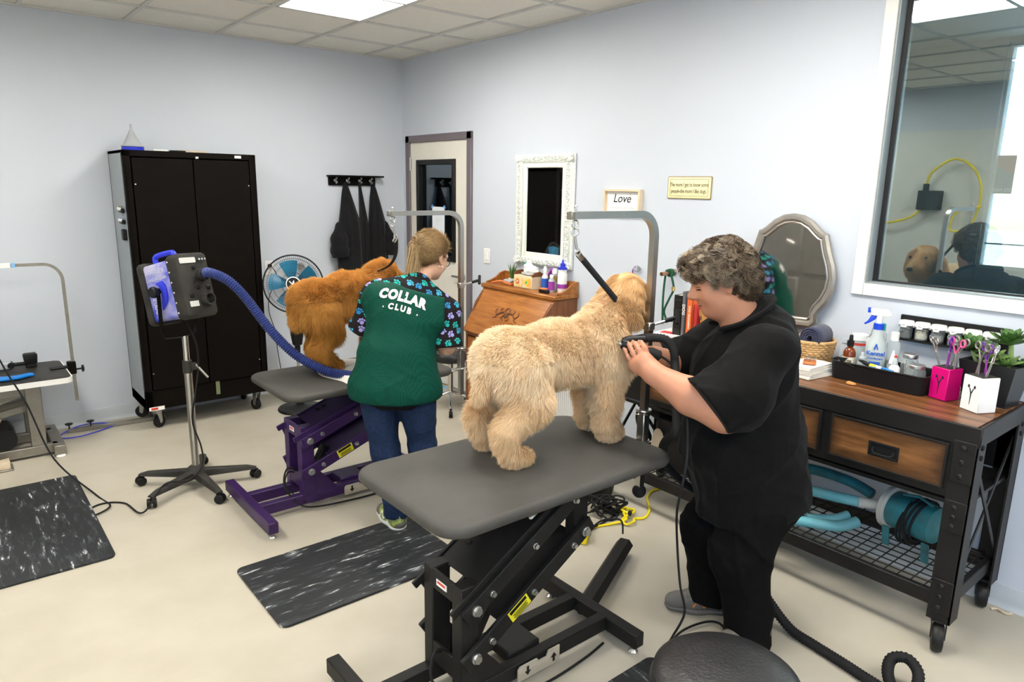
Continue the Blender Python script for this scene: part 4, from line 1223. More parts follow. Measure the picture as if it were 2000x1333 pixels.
def col1(P, N):
    n = len(P); r = np.random.default_rng(3)
    light = np.array([.97, .86, .67]); mid = np.array([.80, .58, .33]); dark = np.array([.56, .33, .13])
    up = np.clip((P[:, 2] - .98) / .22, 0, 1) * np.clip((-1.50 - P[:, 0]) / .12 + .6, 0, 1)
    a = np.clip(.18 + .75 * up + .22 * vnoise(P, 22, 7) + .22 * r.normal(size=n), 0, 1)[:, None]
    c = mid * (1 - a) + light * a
    head = np.clip((P[:, 2] - 1.22) / .06, 0, 1) * np.clip((P[:, 0] + 1.50) / .06, 0, 1)
    b = np.clip(head * .55 + .16 * vnoise(P, 30, 9) + .15 * r.normal(size=n), 0, .85)[:, None]
    return np.clip(c * (1 - b) + dark * b * 1.15, 0, 1)


def flow1(P):
    f = np.zeros_like(P); f[:, 2] = -1.0; f[:, 0] = -.35
    body = (P[:, 2] > 1.17) & (P[:, 0] < -1.5)
    f[body] = (-.75, -.25, -.25)
    return f


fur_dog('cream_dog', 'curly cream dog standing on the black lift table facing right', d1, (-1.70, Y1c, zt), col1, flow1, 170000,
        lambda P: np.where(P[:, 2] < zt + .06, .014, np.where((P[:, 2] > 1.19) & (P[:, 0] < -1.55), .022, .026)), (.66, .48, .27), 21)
m = MB().sph((-1.192 + 1.70, -3.915 - Y1c, 1.282 - zt), (.014, .018, .013), 12, 8)
m.obj('nose', 'black_plastic', bpy.data.objects['cream_dog'])
for s_ in (-1, 1): MB().sph((-1.272 + 1.70, -3.925 + s_ * .045 - Y1c, 1.352 - zt), .010, 10, 8).obj('eye', 'black_plastic', bpy.data.objects['cream_dog'])

# ---- golden dog on the purple table
zt = Z2 + .014; yc = -2.07
d2 = [
    rcone((-1.80, yc, 1.105), (-1.62, yc - .01, 1.13), .110, .112, .05), rcone((-1.62, yc - .01, 1.13), (-1.42, yc - .02, 1.13), .112, .118, .05), ell((-1.82, yc, 1.09), (.105, .12, .12), (0, 0, 0), .05),
    ell((-1.35, yc - .02, 1.09), (.11, .11, .15), (0, R(-10), 0), .05), rcone((-1.40, yc - .02, 1.17), (-1.40, yc - .04, 1.24), .10, .07, .06),
    ell((-1.40, yc - .05, 1.235), (.085, .085, .072), (0, 0, 0), .03), rcone((-1.34, yc - .05, 1.21), (-1.25, yc - .05, 1.17), .05, .04, .03),
    ell((-1.44, yc - .135, 1.19), (.042, .020, .07), (0, 0, 0), .012), ell((-1.43, yc + .035, 1.19), (.042, .020, .07), (0, 0, 0), .012),
    rcone((-1.89, yc, 1.13), (-1.915, yc, 1.00), .035, .028, .02),
]
for s_ in (-1, 1):
    ys = yc + s_ * .075; xo = .0 if s_ < 0 else .03
    d2 += [rcone((-1.80, ys, 1.06), (-1.755 + xo, ys, .96), .095, .072, .04), rcone((-1.755 + xo, ys, .96), (-1.815 + xo, ys, .85), .062, .045, .03), rcone((-1.815 + xo, ys, .85), (-1.775 + xo, ys, zt + .05), .045, .042, .02), ell((-1.735 + xo, ys, zt + .030), (.060, .042, .028), (0, 0, 0), .02)]
    d2 += [rcone((-1.40, ys, 1.06), (-1.43, ys, .95), .08, .055, .04), rcone((-1.43, ys, .95), (-1.42, ys, .80), .05, .045, .02), rcone((-1.42, ys, .80), (-1.41, ys, zt + .04), .045, .042, .02), ell((-1.39, ys, zt + .030), (.055, .042, .028), (0, 0, 0), .02)]


def col2(P, N):
    n = len(P); r = np.random.default_rng(4)
    light = np.array([.80, .46, .14]); dark = np.array([.44, .20, .035])
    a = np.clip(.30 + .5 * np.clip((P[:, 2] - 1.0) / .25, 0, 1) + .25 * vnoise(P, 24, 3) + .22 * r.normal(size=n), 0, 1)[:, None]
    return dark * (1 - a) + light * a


def flow2(P):
    f = np.zeros_like(P); f[:, 2] = -1.0; f[:, 0] = -.3
    f[P[:, 2] > 1.12] = (-.85, -.1, -.2)
    return f


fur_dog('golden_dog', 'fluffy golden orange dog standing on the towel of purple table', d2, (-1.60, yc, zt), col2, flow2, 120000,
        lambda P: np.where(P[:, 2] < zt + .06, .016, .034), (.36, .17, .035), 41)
# ================================================================ PEOPLE
RH = np.array([.77458, -.63247, 0.0]); DH = np.array([.63530, .77226, 0.0]); UP = np.array([0, 0, 1.0])
mat('skin', (.44, .205, .125), .5, var=.10, vs=25, sub=.12, spec=.35)
mat('skin_fair', (.58, .34, .235), .5, var=.08, vs=25, sub=.12, spec=.35)
mat('black_shirt', (.0060, .0058, .0058), .85, spec=.06, var=.2, vs=40, bump=.35, bs=18, sheen=.03)
mat('black_trousers', (.0055, .0053, .0055), .85, spec=.06, var=.2, vs=40, bump=.35, bs=22)
mat('navy_jeans', (.010, .022, .060), .8, spec=.2, var=.3, vs=60, bump=.35, bs=30)
mat('green_mesh', (.0, .115, .070), .75, spec=.2, var=.15, vs=12, bump=.3, bs=16)
mat('under_black', (.008, .008, .010), .8, spec=.15)
mat('print_white', (.70, .66, .66), .6)
mat('shoe_grey', (.085, .078, .068), .6, col2=(.17, .16, .145), vs=60)
mat('shoe_lime', (.42, .55, .10), .6, col2=(.12, .12, .11), vs=45, contrast=2)
mat('shoe_orange', (.65, .20, .03), .6)
mat('sole_white', (.62, .64, .62), .6)
mat('sole_grey', (.14, .13, .12), .7)
mat('hair_under', (.060, .042, .028), .8)
mat('gold_ring', (.75, .70, .62), .25, metal=1)
mat('eye_white', (.7, .68, .64), .3); mat('eye_dark', (.02, .014, .01), .2)
# woven mesh look on the green panel
_m, _N, _L = nodes('green_mesh'); _b = _N['Principled BSDF']
_tc = _N.new('ShaderNodeTexCoord'); _v = _N.new('ShaderNodeTexVoronoi'); _v.inputs['Scale'].default_value = 150; _v.inputs['Randomness'].default_value = .15
_L.new(_tc.outputs['Object'], _v.inputs['Vector']); _cr = _N.new('ShaderNodeValToRGB')
_cr.color_ramp.elements[0].position = .12; _cr.color_ramp.elements[0].color = (.0, .012, .009, 1); _cr.color_ramp.elements[1].position = .45; _cr.color_ramp.elements[1].color = (.0, .058, .037, 1)
_L.new(_v.outputs['Distance'], _cr.inputs[0]); _L.new(_cr.outputs[0], _b.inputs['Base Color'])
# paw-print cloth: every Voronoi cell carries one pad and four toes
mat('paw_print', (.012, .010, .012), .8, spec=.15)
_m, _N, _L = nodes('paw_print'); _b = _N['Principled BSDF']
_tc = _N.new('ShaderNodeTexCoord')
def _dot(vec):
    n = _N.new('ShaderNodeVectorMath'); n.operation = 'DOT_PRODUCT'; n.inputs[1].default_value = vec; _L.new(_tc.outputs['Object'], n.inputs[0]); return n.outputs['Value']
_cb = _N.new('ShaderNodeCombineXYZ'); _L.new(_dot((20 * RH[0] + 7 * DH[0], 20 * RH[1] + 7 * DH[1], 0)), _cb.inputs[0]); _L.new(_dot((4 * DH[0], 4 * DH[1], 21)), _cb.inputs[1])
_vo = _N.new('ShaderNodeTexVoronoi'); _vo.voronoi_dimensions = '2D'; _vo.inputs['Scale'].default_value = 1.0; _vo.inputs['Randomness'].default_value = .55
_L.new(_cb.outputs[0], _vo.inputs['Vector'])
_sb = _N.new('ShaderNodeVectorMath'); _sb.operation = 'SUBTRACT'; _L.new(_cb.outputs[0], _sb.inputs[0]); _L.new(_vo.outputs['Position'], _sb.inputs[1])
_rot = _N.new('ShaderNodeVectorRotate'); _rot.rotation_type = 'Z_AXIS'; _L.new(_sb.outputs[0], _rot.inputs['Vector'])
_sep = _N.new('ShaderNodeSeparateColor'); _L.new(_vo.outputs['Color'], _sep.inputs[0])
_mm = _N.new('ShaderNodeMath'); _mm.operation = 'MULTIPLY_ADD'; _mm.inputs[1].default_value = 2.4; _mm.inputs[2].default_value = -1.2; _L.new(_sep.outputs[1], _mm.inputs[0]); _L.new(_mm.outputs[0], _rot.inputs['Angle'])
_acc = None
for (cx, cy, rr) in ((0, -.10, .215), (-.30, .10, .105), (-.115, .265, .115), (.115, .265, .115), (.30, .10, .105)):
    n = _N.new('ShaderNodeVectorMath'); n.operation = 'DISTANCE'; n.inputs[1].default_value = (cx, cy, 0); _L.new(_rot.outputs[0], n.inputs[0])
    k = _N.new('ShaderNodeMath'); k.operation = 'LESS_THAN'; k.inputs[1].default_value = rr; _L.new(n.outputs['Value'], k.inputs[0])
    if _acc is None: _acc = k.outputs[0]
    else:
        q = _N.new('ShaderNodeMath'); q.operation = 'MAXIMUM'; _L.new(_acc, q.inputs[0]); _L.new(k.outputs[0], q.inputs[1]); _acc = q.outputs[0]
_cr = _N.new('ShaderNodeValToRGB'); _cr.color_ramp.interpolation = 'CONSTANT'
_cr.color_ramp.elements[0].color = (.02, .36, .32, 1); _cr.color_ramp.elements[1].position = .35; _cr.color_ramp.elements[1].color = (.03, .20, .42, 1)
for (p_, c_) in ((.6, (.05, .33, .50, 1)), (.82, (.33, .30, .66, 1))):
    e = _cr.color_ramp.elements.new(p_); e.color = c_
_L.new(_sep.outputs[0], _cr.inputs[0])
_mx = _N.new('ShaderNodeMix'); _mx.data_type = 'RGBA'; _mx.inputs[6].default_value = (.013, .010, .012, 1); _L.new(_acc, _mx.inputs[0]); _L.new(_cr.outputs[0], _mx.inputs[7]); _L.new(_mx.outputs[2], _b.inputs['Base Color'])


class Pose:
    """body coordinates: (image-right, towards the room entrance, up) around a floor point"""
    def __init__(s, o): s.o = np.array(o, float)
    def __call__(s, r, n, u): return s.o + RH * r - DH * n + UP * u
    def c(s, a, b, ra, rb, k=.03): return rcone(s(*a), s(*b), ra, rb, k)
    def e(s, c, r, k=.03, ax=None):
        """ellipsoid with radii along (right, near, up) or along given axes"""
        A = np.stack([RH, -DH, UP], 1) if ax is None else np.stack(ax, 1)
        return ('e', s(*c), np.array(r, float), A, None, k)


def folds(amp, f, seed):
    r = np.random.default_rng(seed); ks = [(r.normal(size=3) * f * np.array([1, 1, .8]), r.uniform(0, 6.28)) for _ in range(5)]
    return lambda X, Y, Z: amp * sum(np.sin(k[0] * X + k[1] * Y + k[2] * Z + p) for k, p in ks) / 2.2


def creases(amp, f, seed, soft=.002):
    """sharp-edged cloth creases along a few directions plus slow waves"""
    r = np.random.default_rng(seed); ks = []
    for _ in range(4):
        k = r.normal(size=3); k /= np.linalg.norm(k); ks.append((k * f * r.uniform(.6, 1.3), r.uniform(0, 6.28), r.normal(size=3) * f * .35, r.uniform(0, 6.28)))
    g = folds(soft, f * .6, seed + 1)
    def w(X, Y, Z):
        o = g(X, Y, Z)
        for k, p, q, p2 in ks:
            ph = k[0] * X + k[1] * Y + k[2] * Z + p; gate = .5 + .5 * np.sin(q[0] * X + q[1] * Y + q[2] * Z + p2)
            o = o - amp * gate * (1 - np.abs(np.sin(ph + .8 * gate))) ** 3
        return o
    return w


def head_prims(B, c, fwd, side, up, sc=1.0, jowl=0.0):
    """human head: c = skull centre (world), axes fwd/side/up"""
    A = np.stack([fwd, side, up], 1); w = lambda f, s, u: c + (fwd * f + side * s + up * u) * sc
    E = lambda p, r, k=.02: ('e', w(*p), np.array(r) * sc, A, None, k)
    C_ = lambda p, q, a, b, k=.015: rcone(w(*p), w(*q), a * sc, b * sc, k)
    L = [E((-.012, 0, .030), (.098, .078, .092)), E((.030, 0, -.028), (.072, .064, .085), .03), E((.040, 0, -.075), (.052, .056 + jowl, .042), .03), E((.080, 0, -.098), (.020, .024, .018), .025),
         C_((.094, 0, .016), (.120, 0, -.020), .009, .0150, .012), E((.107, .015, -.027), (.013, .010, .010), .010), E((.107, -.015, -.027), (.013, .010, .010), .010),
         C_((.082, -.040, .024), (.082, .040, .024), .013, .013, .02), E((.068, .040, -.030), (.026, .024, .024), .03), E((.068, -.040, -.030), (.026, .024, .024), .03),
         E((.096, 0, -.053), (.013, .024, .0065), .008), E((.094, 0, -.067), (.013, .021, .0075), .008), E((.068, .033, .003), (.016, .018, .012), .012), E((.068, -.033, .003), (.016, .018, .012), .012)]
    for s_ in (-1, 1):
        L += [E((-.004, s_ * .080, -.008), (.021, .007, .030), .006), C_((-.010, s_ * .078, .012), (-.012, s_ * .086, -.018), .006, .006, .006), E((.006, s_ * .080, -.036), (.009, .007, .010), .006)]
    return L


def shoe(parent, name, P, toe_dir, length, upper, sole, accent, size=1.0):
    """trainer on the floor: P heel point, toe_dir horizontal"""
    f = np.array(toe_dir, float); f /= np.linalg.norm(f); s = np.cross(UP, f); P = np.array(P, float)
    w = lambda a, b, c: P + f * a * length + s * b + UP * c
    V, Q = skin([rcone(w(.14, 0, .05), w(.55, 0, .05), .040, .042, .03), rcone(w(.55, 0, .048), w(.86, 0, .040), .044, .034, .03), rcone(w(.12, 0, .05), w(.13, 0, .10), .038, .042, .03), rcone(w(.16, 0, .10), w(.36, 0, .075), .040, .034, .03)], .006, [((0, 0, -1), -.016), ((0, 0, 1), .115)])
    o = skin_obj(name, (V, Q), upper, parent, parent_loc(parent))
    V, Q = skin([rcone(w(.14, 0, .03), w(.55, 0, .03), .046, .046, .03), rcone(w(.55, 0, .03), w(.87, 0, .03), .050, .040, .03)], .006, [((0, 0, 1), .026), ((0, 0, -1), -.001)])
    skin_obj('sole', (V, Q), sole, o, parent_loc(parent))
    for sg in (-1, 1):
        m = MB(); q = lambda a, c: tuple(w(a, sg * (.0465 - .10 * max(0, c - .05)), c) - np.array(parent_loc(parent)))
        m.tube([q(.24, .040), q(.32, .082), q(.44, .040), q(.52, .074), q(.60, .042)], .0050, 6); m.obj('side_stripe', accent, o)
    for nm, pr in (('toe_cap', rcone(w(.80, 0, .040), w(.875, 0, .036), .040, .0365, .02)), ('heel_cap', rcone(w(.10, 0, .045), w(.13, 0, .06), .041, .041, .02))):
        skin_obj(nm, skin([pr], .006, [((0, 0, -1), -.020)]), sole if accent == 'shoe_orange' else 'sole_grey', o, parent_loc(parent))
    m = MB(); L0 = np.array(parent_loc(parent))
    for k in range(4): m.tube([tuple(w(.40 + .07 * k, -.024, .100 - .009 * k) - L0), tuple(w(.44 + .07 * k, 0, .109 - .009 * k) - L0), tuple(w(.40 + .07 * k, .024, .100 - .009 * k) - L0)], .0034, 5)
    m.obj('laces', 'label_white' if accent != 'shoe_orange' else 'sole_grey', o)
    return o


def parent_loc(p): return tuple(p.location)


def place_text(mb, txt, size, centre, xdir, target, at, fat=0.0, arch=0.0, space=1.0):
    """print lettering on a surface by dropping it along DH"""
    from mathutils.bvhtree import BVHTree
    V, F = text_geo(txt, size, .0004, fat, 'CENTER', 0, space)
    bvh = BVHTree.FromPolygons([tuple(p) for p in target[0]], [tuple(int(i) for i in q) for q in target[1]])
    x = np.array(xdir, float); x /= np.linalg.norm(x); y = np.cross(x, DH); y = -y if y[2] < 0 else y; out = []
    for v in V:
        p = np.array(centre) + x * v[0] + y * (v[1] - arch * v[0] ** 2)
        hit = bvh.ray_cast(Vector(p - DH * 1.0), Vector(DH))
        q = np.array(hit[0]) if hit[0] is not None else p
        out.append(tuple(q - DH * (.0045 + v[2]) - np.array(at)))
    mb.add(out, F)


def curl_strands(name, P, N, hsh, cols, matn, parent, at, rr, segs=8):
    """short locks that coil close to the head; strands of one lock share their turn"""
    n = len(P); ref = nrm(np.cross(N, np.array([.3, .2, 1.0]))); ang = hsh(2) * 6.28 + .15 * rr.normal(size=n)
    t1 = ref * np.cos(ang)[:, None] + np.cross(N, ref) * np.sin(ang)[:, None]; t2 = np.cross(N, t1)
    rad = (.008 + .009 * hsh(3)) * (1 + .12 * rr.normal(size=n)); turn = 3.2 + 3.0 * hsh(4); lift = .012 + .014 * hsh(5)
    pts = []
    for k in range(segs + 1):
        s = k / segs; a = turn * s
        pts.append(P + N * (-.002 + lift * np.sin(s * 2.2))[:, None] + t1 * (rad * np.sin(a))[:, None] + t2 * (rad * (1 - np.cos(a)))[:, None] + np.array([0, 0, -.010]) * s)
    w = .0013
    V = []
    for k in range(segs + 1):
        tg = nrm(pts[min(k + 1, segs)] - pts[max(k - 1, 0)]); sd = nrm(np.cross(tg, N)); ww = w * (1 - .6 * k / segs); V += [pts[k] - sd * ww, pts[k] + sd * ww]
    m = 2 * (segs + 1); A = np.stack(V, 1).reshape(-1, 3); b = np.arange(n) * m; Fq = [np.stack([b + 2 * k, b + 2 * k + 1, b + 2 * k + 3, b + 2 * k + 2], 1) for k in range(segs)]
    me = mesh_np(name, A - np.array(at), np.concatenate(Fq))
    C4 = np.ones((n, m, 4), np.float32); C4[:, :, :3] = cols[:, None, :]; me.attributes.new('hair_col', 'FLOAT_COLOR', 'POINT').data.foreach_set('color', C4.ravel())
    Nn = np.stack([nrm(N + t1 * (.5 * np.sin(turn * (k // 2) / segs))[:, None]) for k in range(m)], 1).astype(np.float32); me.attributes.new('hair_nrm', 'FLOAT_VECTOR', 'POINT').data.foreach_set('vector', Nn.ravel())
    return tag(link(name, me, matn, parent), kind='stuff')


# ------------------------------------------------------------------ person in black with the clipper
B = Pose((-1.12, -4.32, 0)); at = (-1.12, -4.32, 0)
man = thing('person', 'person in black shirt and trousers holding a clipper to the dog', 'person', at)
th = R(24); F0 = -RH
hf = F0 * math.cos(th) - UP * math.sin(th); hu = F0 * math.sin(th) + UP * math.cos(th); hs = np.cross(hu, hf)
hc_ = B(-.108, 0, 1.432)
bp_ = head_prims(B, hc_, hf, hs, hu, 1.0, .012)
bp_ += [B.c((-.068, 0, 1.355), (.0, 0, 1.25), .066, .085, .04), B.e((-.105, 0, 1.318), (.042, .050, .030), .03),     # neck, soft chin
        B.e((.02, 0, 1.06), (.16, .19, .20)), B.e((.02, 0, .82), (.20, .205, .22)), B.e((.06, 0, .64), (.16, .18, .14))]
for (n_, kx, kn, ax_, an) in ((.10, .015, .10, .070, .10), (-.10, -.035, -.12, -.005, -.13)):
    bp_ += [B.c((.07, n_, .62), (kx, kn, .40), .09, .07), B.c((kx, kn, .40), (ax_, an, .08), .07, .05), B.c((ax_, an, .06), (ax_ - .06, an, .045), .030, .022)]
# near arm and hand round the clipper
bp_ += [B.c((.0, .19, 1.20), (-.135, .265, 1.015), .075, .070), B.c((-.135, .265, 1.015), (-.245, .23, 1.055), .074, .064, .02), B.c((-.245, .23, 1.055), (-.362, .150, 1.112), .064, .038, .02),
        B.c((-.362, .150, 1.112), (-.392, .118, 1.138), .036, .034, .02), B.c((-.385, .112, 1.150), (-.418, .098, 1.130), .027, .024, .02), B.c((-.366, .128, 1.128), (-.405, .110, 1.120), .026, .024, .02)]
FG = [((-.378, .108, 1.163), (-.386, .104, 1.192), (-.397, .078, 1.208), (-.403, .060, 1.204)), ((-.394, .110, 1.156), (-.409, .104, 1.184), (-.419, .078, 1.204), (-.424, .058, 1.203)),
      ((-.410, .106, 1.145), (-.428, .098, 1.171), (-.437, .074, 1.194), (-.440, .052, 1.196)), ((-.424, .100, 1.131), (-.443, .090, 1.154), (-.452, .070, 1.176), (-.455, .050, 1.182))]
for q, g in enumerate(FG):
    r0 = (.0098, .0102, .0096, .0084)[q]
    for k in range(3): bp_.append(B.c(g[k], g[k + 1], r0 * (1 - .08 * k), r0 * (1 - .08 * (k + 1)), .005))
bp_ += [B.c((-.372, .095, 1.128), (-.385, .050, 1.138), .016, .013, .01), B.c((-.385, .050, 1.138), (-.405, .020, 1.160), .012, .010, .006), B.c((-.405, .020, 1.160), (-.420, .012, 1.182), .010, .008, .006)]
# far arm and its hand
bp_ += [B.c((.0, -.19, 1.20), (-.16, -.24, 1.03), .075, .068), B.c((-.16, -.24, 1.03), (-.345, -.105, 1.125), .066, .036), B.c((-.345, -.105, 1.125), (-.375, -.075, 1.145), .034, .03)]
for k in range(4):
    b0 = np.array((-.375 - .008 * k, -.07 + .008 * k, 1.165 - .012 * k)); b1 = b0 + np.array((-.03, .018, .012)); b2 = b1 + np.array((-.012, .022, -.004))
    bp_ += [B.c(b0, b1, .0095, .009, .005), B.c(b1, b2, .009, .008, .005)]
bp_ += [B.c((-.365, -.065, 1.15), (-.375, -.025, 1.178), .013, .010, .008), B.c((-.375, -.025, 1.178), (-.395, -.012, 1.186), .010, .008, .006)]
VQ = skin(bp_, .0056, relax=1)
body = skin_obj('body', VQ, 'skin', man, at)
L0 = np.array(at)
from mathutils.bvhtree import BVHTree
_bv = BVHTree.FromPolygons([tuple(p) for p in VQ[0]], [tuple(int(i) for i in q) for q in VQ[1]])
def on_face(s_, u_, out=0.0, tilt=0.0):
    """point of the face surface at side s_, height u_"""
    d_ = -hf - hs * tilt; p_ = hc_ + hs * s_ + hu * u_ - d_ * .2
    h_ = _bv.ray_cast(Vector(p_), Vector(d_))[0]
    return tuple(np.array(h_) + hf * out - L0)
for s_ in (-1, 1):
    MB().tube([on_face(s_ * x_, .0005 - 9 * (x_ - .034) ** 2, .0004) for x_ in (.019, .025, .031, .037, .043, .048)], [.0012, .0026, .0030, .0030, .0026, .0012], 6).obj('eyelash_line', 'eye_dark', man)
    MB().tube([on_face(s_ * x_, .0095 - 9 * (x_ - .034) ** 2, -.0002) for x_ in (.020, .027, .034, .041, .047)], .0013, 6).obj('eyelid_crease', 'hair_under', man)
    MB().tube([on_face(s_ * x_, .0265 - 7 * (x_ - .030) ** 2, .0005) for x_ in (.014, .022, .030, .038, .046)], [.002, .0042, .0046, .0040, .0018], 6).obj('eyebrow', 'hair_under', man)
MB().tube([on_face(y_, -.0605 - 6 * y_ * y_, .0) for y_ in (-.021, -.012, 0, .012, .021)], .0017, 6).obj('mouth_line', 'hair_under', man)
for s_ in (-1, 1): MB().sph(on_face(s_ * .010, -.034, -.001), (.003, .003, .002), 8, 6).obj('nostril', 'eye_dark', man)
rg = B(-.419, .101, 1.158) - L0; rd = B(-.428, .098, 1.171) - B(-.410, .106, 1.145)
MB().torus(tuple(rg), .0105, .0026, tuple(rd), 20, 8).obj('ring', 'gold_ring', man)
for g in FG:
    tip = B(*g[3]) - L0; MB().sph(tuple(tip - DH * .003 + UP * .006), (.0045, .0045, .003), 8, 6).obj('fingernail', 'skin_fair', man)
# shirt
sp = [B.e((.055, 0, 1.225), (.115, .185, .105), .06), B.e((.005, 0, 1.07), (.185, .215, .195), .06), B.e((.012, 0, .84), (.228, .235, .235), .06), B.e((.075, 0, .64), (.215, .225, .20), .06), B.e((.09, 0, .50), (.205, .22, .12), .06), B.c((-.005, 0, 1.285), (.035, 0, 1.235), .098, .12, .03)]
cp_ = B(-.212, .265, 1.045); cutN = RH * -.80 - DH * .12 - UP * .58; cutN /= np.linalg.norm(cutN)
cpf = B(-.212, -.262, 1.05); cutF = RH * -.85 + DH * .1 - UP * .45; cutF /= np.linalg.norm(cutF)
hemN = RH * .22 - UP * .975; hemP = B(-.10, 0, .515)
nk = B(-.085, 0, 1.325); nkN = RH * -.62 + UP * .78
VS = skin(sp, .0075, [(hemN, hemN @ hemP), (nkN, nkN @ B(-.01, 0, 1.318), B(-.02, 0, 1.33), .16)], creases(.009, 26, 5, .004), 1)
shirt = skin_obj('shirt', VS, 'black_shirt', man, at)
for n_, cN, cP in ((1, cutN, cp_), (-1, cutF, cpf)):
    sv = [B.e((.03, .165 * n_, 1.215), (.09, .075, .075), .05), B.c((-.005, .180 * n_, 1.185), (-.095, .245 * n_, 1.065), .100, .110, .05), B.c((-.095, .245 * n_, 1.065), (-.26, .285 * n_, 1.010), .112, .108, .04)]
    skin_obj('sleeve', skin(sv, .0075, [(cN, cN @ cP)], creases(.008, 34, 7 + n_, .003), 1), 'black_shirt', shirt, at)
col_pts = [B(.0 + .095 * math.cos(a) - .018, .098 * math.sin(a), 1.302 + .052 * math.cos(a)) - L0 for a in np.linspace(R(-150), R(150), 26)]
MB().tube([tuple(p) for p in col_pts], .026, 8, sx=.35, up=(0, 0, 1)).obj('collar', 'black_shirt', shirt)
trim = [cp_ + (np.cross(cutN, UP) * math.cos(a) + np.cross(cutN, np.cross(cutN, UP)) * math.sin(a)) * .097 for a in np.linspace(0, 2 * PI, 30)[:-1]]
for k in range(3):
    a_ = B(-.205 + .01 * k, .09, 1.16 - .10 * k) - L0
# trousers
tp = [B.e((.075, 0, .60), (.19, .20, .13), .05)]
for (n_, kx, kn, ax_, an) in ((.10, .018, .10, .072, .10), (-.10, -.035, -.12, -.002, -.13)):
    tp += [B.c((.07, n_, .60), (kx, kn, .40), .125, .108, .04), B.c((kx, kn, .40), (ax_, an, .16), .106, .088, .04), B.c((ax_, an, .16), (ax_ + .004, an, .02), .088, .090, .03)]
VT = skin(tp, .0085, [((0, 0, -1), -.018), ((0, 0, -1), -.062, B(-.0, -.15, .06), .125)], creases(.009, 30, 9, .004), 1)
skin_obj('trousers', VT, 'black_trousers', man, at)
shoe(man, 'shoe', B(.085, -.125, 0), -RH + DH * .1, .275, 'shoe_grey', 'sole_grey', 'shoe_orange')
shoe(man, 'shoe', B(.15, .11, 0), -RH - DH * .25, .275, 'shoe_grey', 'sole_grey', 'shoe_orange')
# curly hair
hp = [('e', hc_ + hf * -.02 + hu * .042, np.array([.108, .092, .092]), np.stack([hf, hs, hu], 1), None, .03), ('e', hc_ - hf * .070 - hu * .012, np.array([.058, .085, .085]), np.stack([hf, hs, hu], 1), None, .03), ('e', hc_ + hf * .055 + hu * .085, np.array([.050, .070, .040]), np.stack([hf, hs, hu], 1), None, .03)]
HV = skin(hp, .009)
skin_obj('hair_cap', HV, 'hair_under', man, at)
def keep_hair(P):
    q = P - hc_; f, u = q @ hf, q @ hu
    return (((u > .062) | ((f < .030) & (u > .012)) | ((f < -.028) & (u > -.085)))).astype(float)
P, N = scatter(HV[0], HV[1], 12000, 77, keep_hair)
n_ = len(P); rr = np.random.default_rng(5)
lock = np.floor(P / .014); key = (lock @ np.array([73.1, 19.7, 41.3])); hsh = lambda s_: np.modf(np.abs(np.sin(key * (12.9898 + s_)) * 43758.5453))[0]
g = np.clip(.05 + .85 * hsh(1) ** 1.5 * (.30 + 7 * np.clip((P - hc_) @ hf + .04, 0, .12)) + .10 * rr.normal(size=n_), 0, 1)[:, None]
cols = np.array([.060, .034, .018]) * (1 - g) + np.array([.56, .45, .32]) * g
curl_strands('hair', P, N, hsh, cols, 'hair', man, at, rr)

# clipper with its vacuum hose and cords
clip = thing('hair_clipper', 'dark red and black clipper with ribbed vacuum hose in the hand', 'clipper', tuple(B(-.40, .045, 1.155)))
cl0 = np.array(clip.location); W2 = lambda r, n, u: tuple(B(r, n, u) - cl0)
mat('dark_red', (.045, .006, .012), .3, spec=.5)
a0, a1 = np.array(W2(-.440, .042, 1.188)), np.array(W2(-.318, .052, 1.150))
m = MB(); m.tube([tuple(a0 + (a1 - a0) * s_) for s_ in (0, .1, .3, .55, .75, .92, 1.0)], [.019, .023, .022, .018, .020, .019, .010], 14, sx=.95); m.obj('body', 'dark_red', clip)
m = MB(); m.tube([tuple(a0 + (a1 - a0) * s_) for s_ in (.62, .7, .85, .96, 1.0)], [.0195, .0215, .021, .0195, .012], 14); m.obj('grip', 'black_rubber', clip)
ax0 = (a0 - a1) / np.linalg.norm(a0 - a1)
m = MB(); m.tube([tuple(a0), tuple(a0 + ax0 * .012), tuple(a0 + ax0 * .022)], [.022, .021, .018], 12); m.obj('head', 'black_plastic', clip)
m = MB(frame(tuple(a0 + ax0 * .022), tuple(ax0), (0, 0, 1))); m.box((.006, 0, 0), (.010, .006, .040), .001)
bl = m.obj('blade', 'zinc', clip)
for k in range(9): MB(frame(tuple(a0 + ax0 * .022), tuple(ax0), (0, 0, 1))).box((.014, 0, -.016 + .004 * k), (.008, .004, .0018)).obj('tooth', 'zinc', bl)
m = MB(); v0, v1 = W2(-.430, .035, 1.205), W2(-.352, .03, 1.212); m.tube([W2(-.452, .035, 1.195), v0, W2(-.39, .032, 1.211), v1], [.019, .018, .013, .0145], 12); m.obj('vacuum_shroud', 'black_plastic', clip)
ribbed_hose(clip, 'vacuum_hose', [W2(-.375, .03, 1.212), W2(-.345, .03, 1.215), W2(-.30, .04, 1.21), W2(-.272, .05, 1.17), W2(-.268, .07, 1.11), W2(-.285, .20, 1.01), W2(-.292, .24, .93), W2(-.288, .12, .86), W2(-.265, -.05, .76), W2(-.22, -.20, .64), W2(-.12, -.29, .52), W2(.0, -.31, .43), W2(.06, -.31, .38)], .0155, 'black_rubber', .010, 12, .10)
cordp = [tuple(a1), W2(-.295, .06, 1.138), W2(-.262, .08, 1.10), W2(-.250, .19, 1.02), W2(-.262, .30, .88), W2(-.275, .31, .75), W2(-.262, .22, .62), W2(-.235, .16, .45), W2(-.215, .16, .30), W2(-.19, .16, .18), W2(-.225, .14, .06), W2(-.23, .13, .012)]
g0 = lambda x, y, z=.006: tuple(np.array([x, y, z]) - cl0)
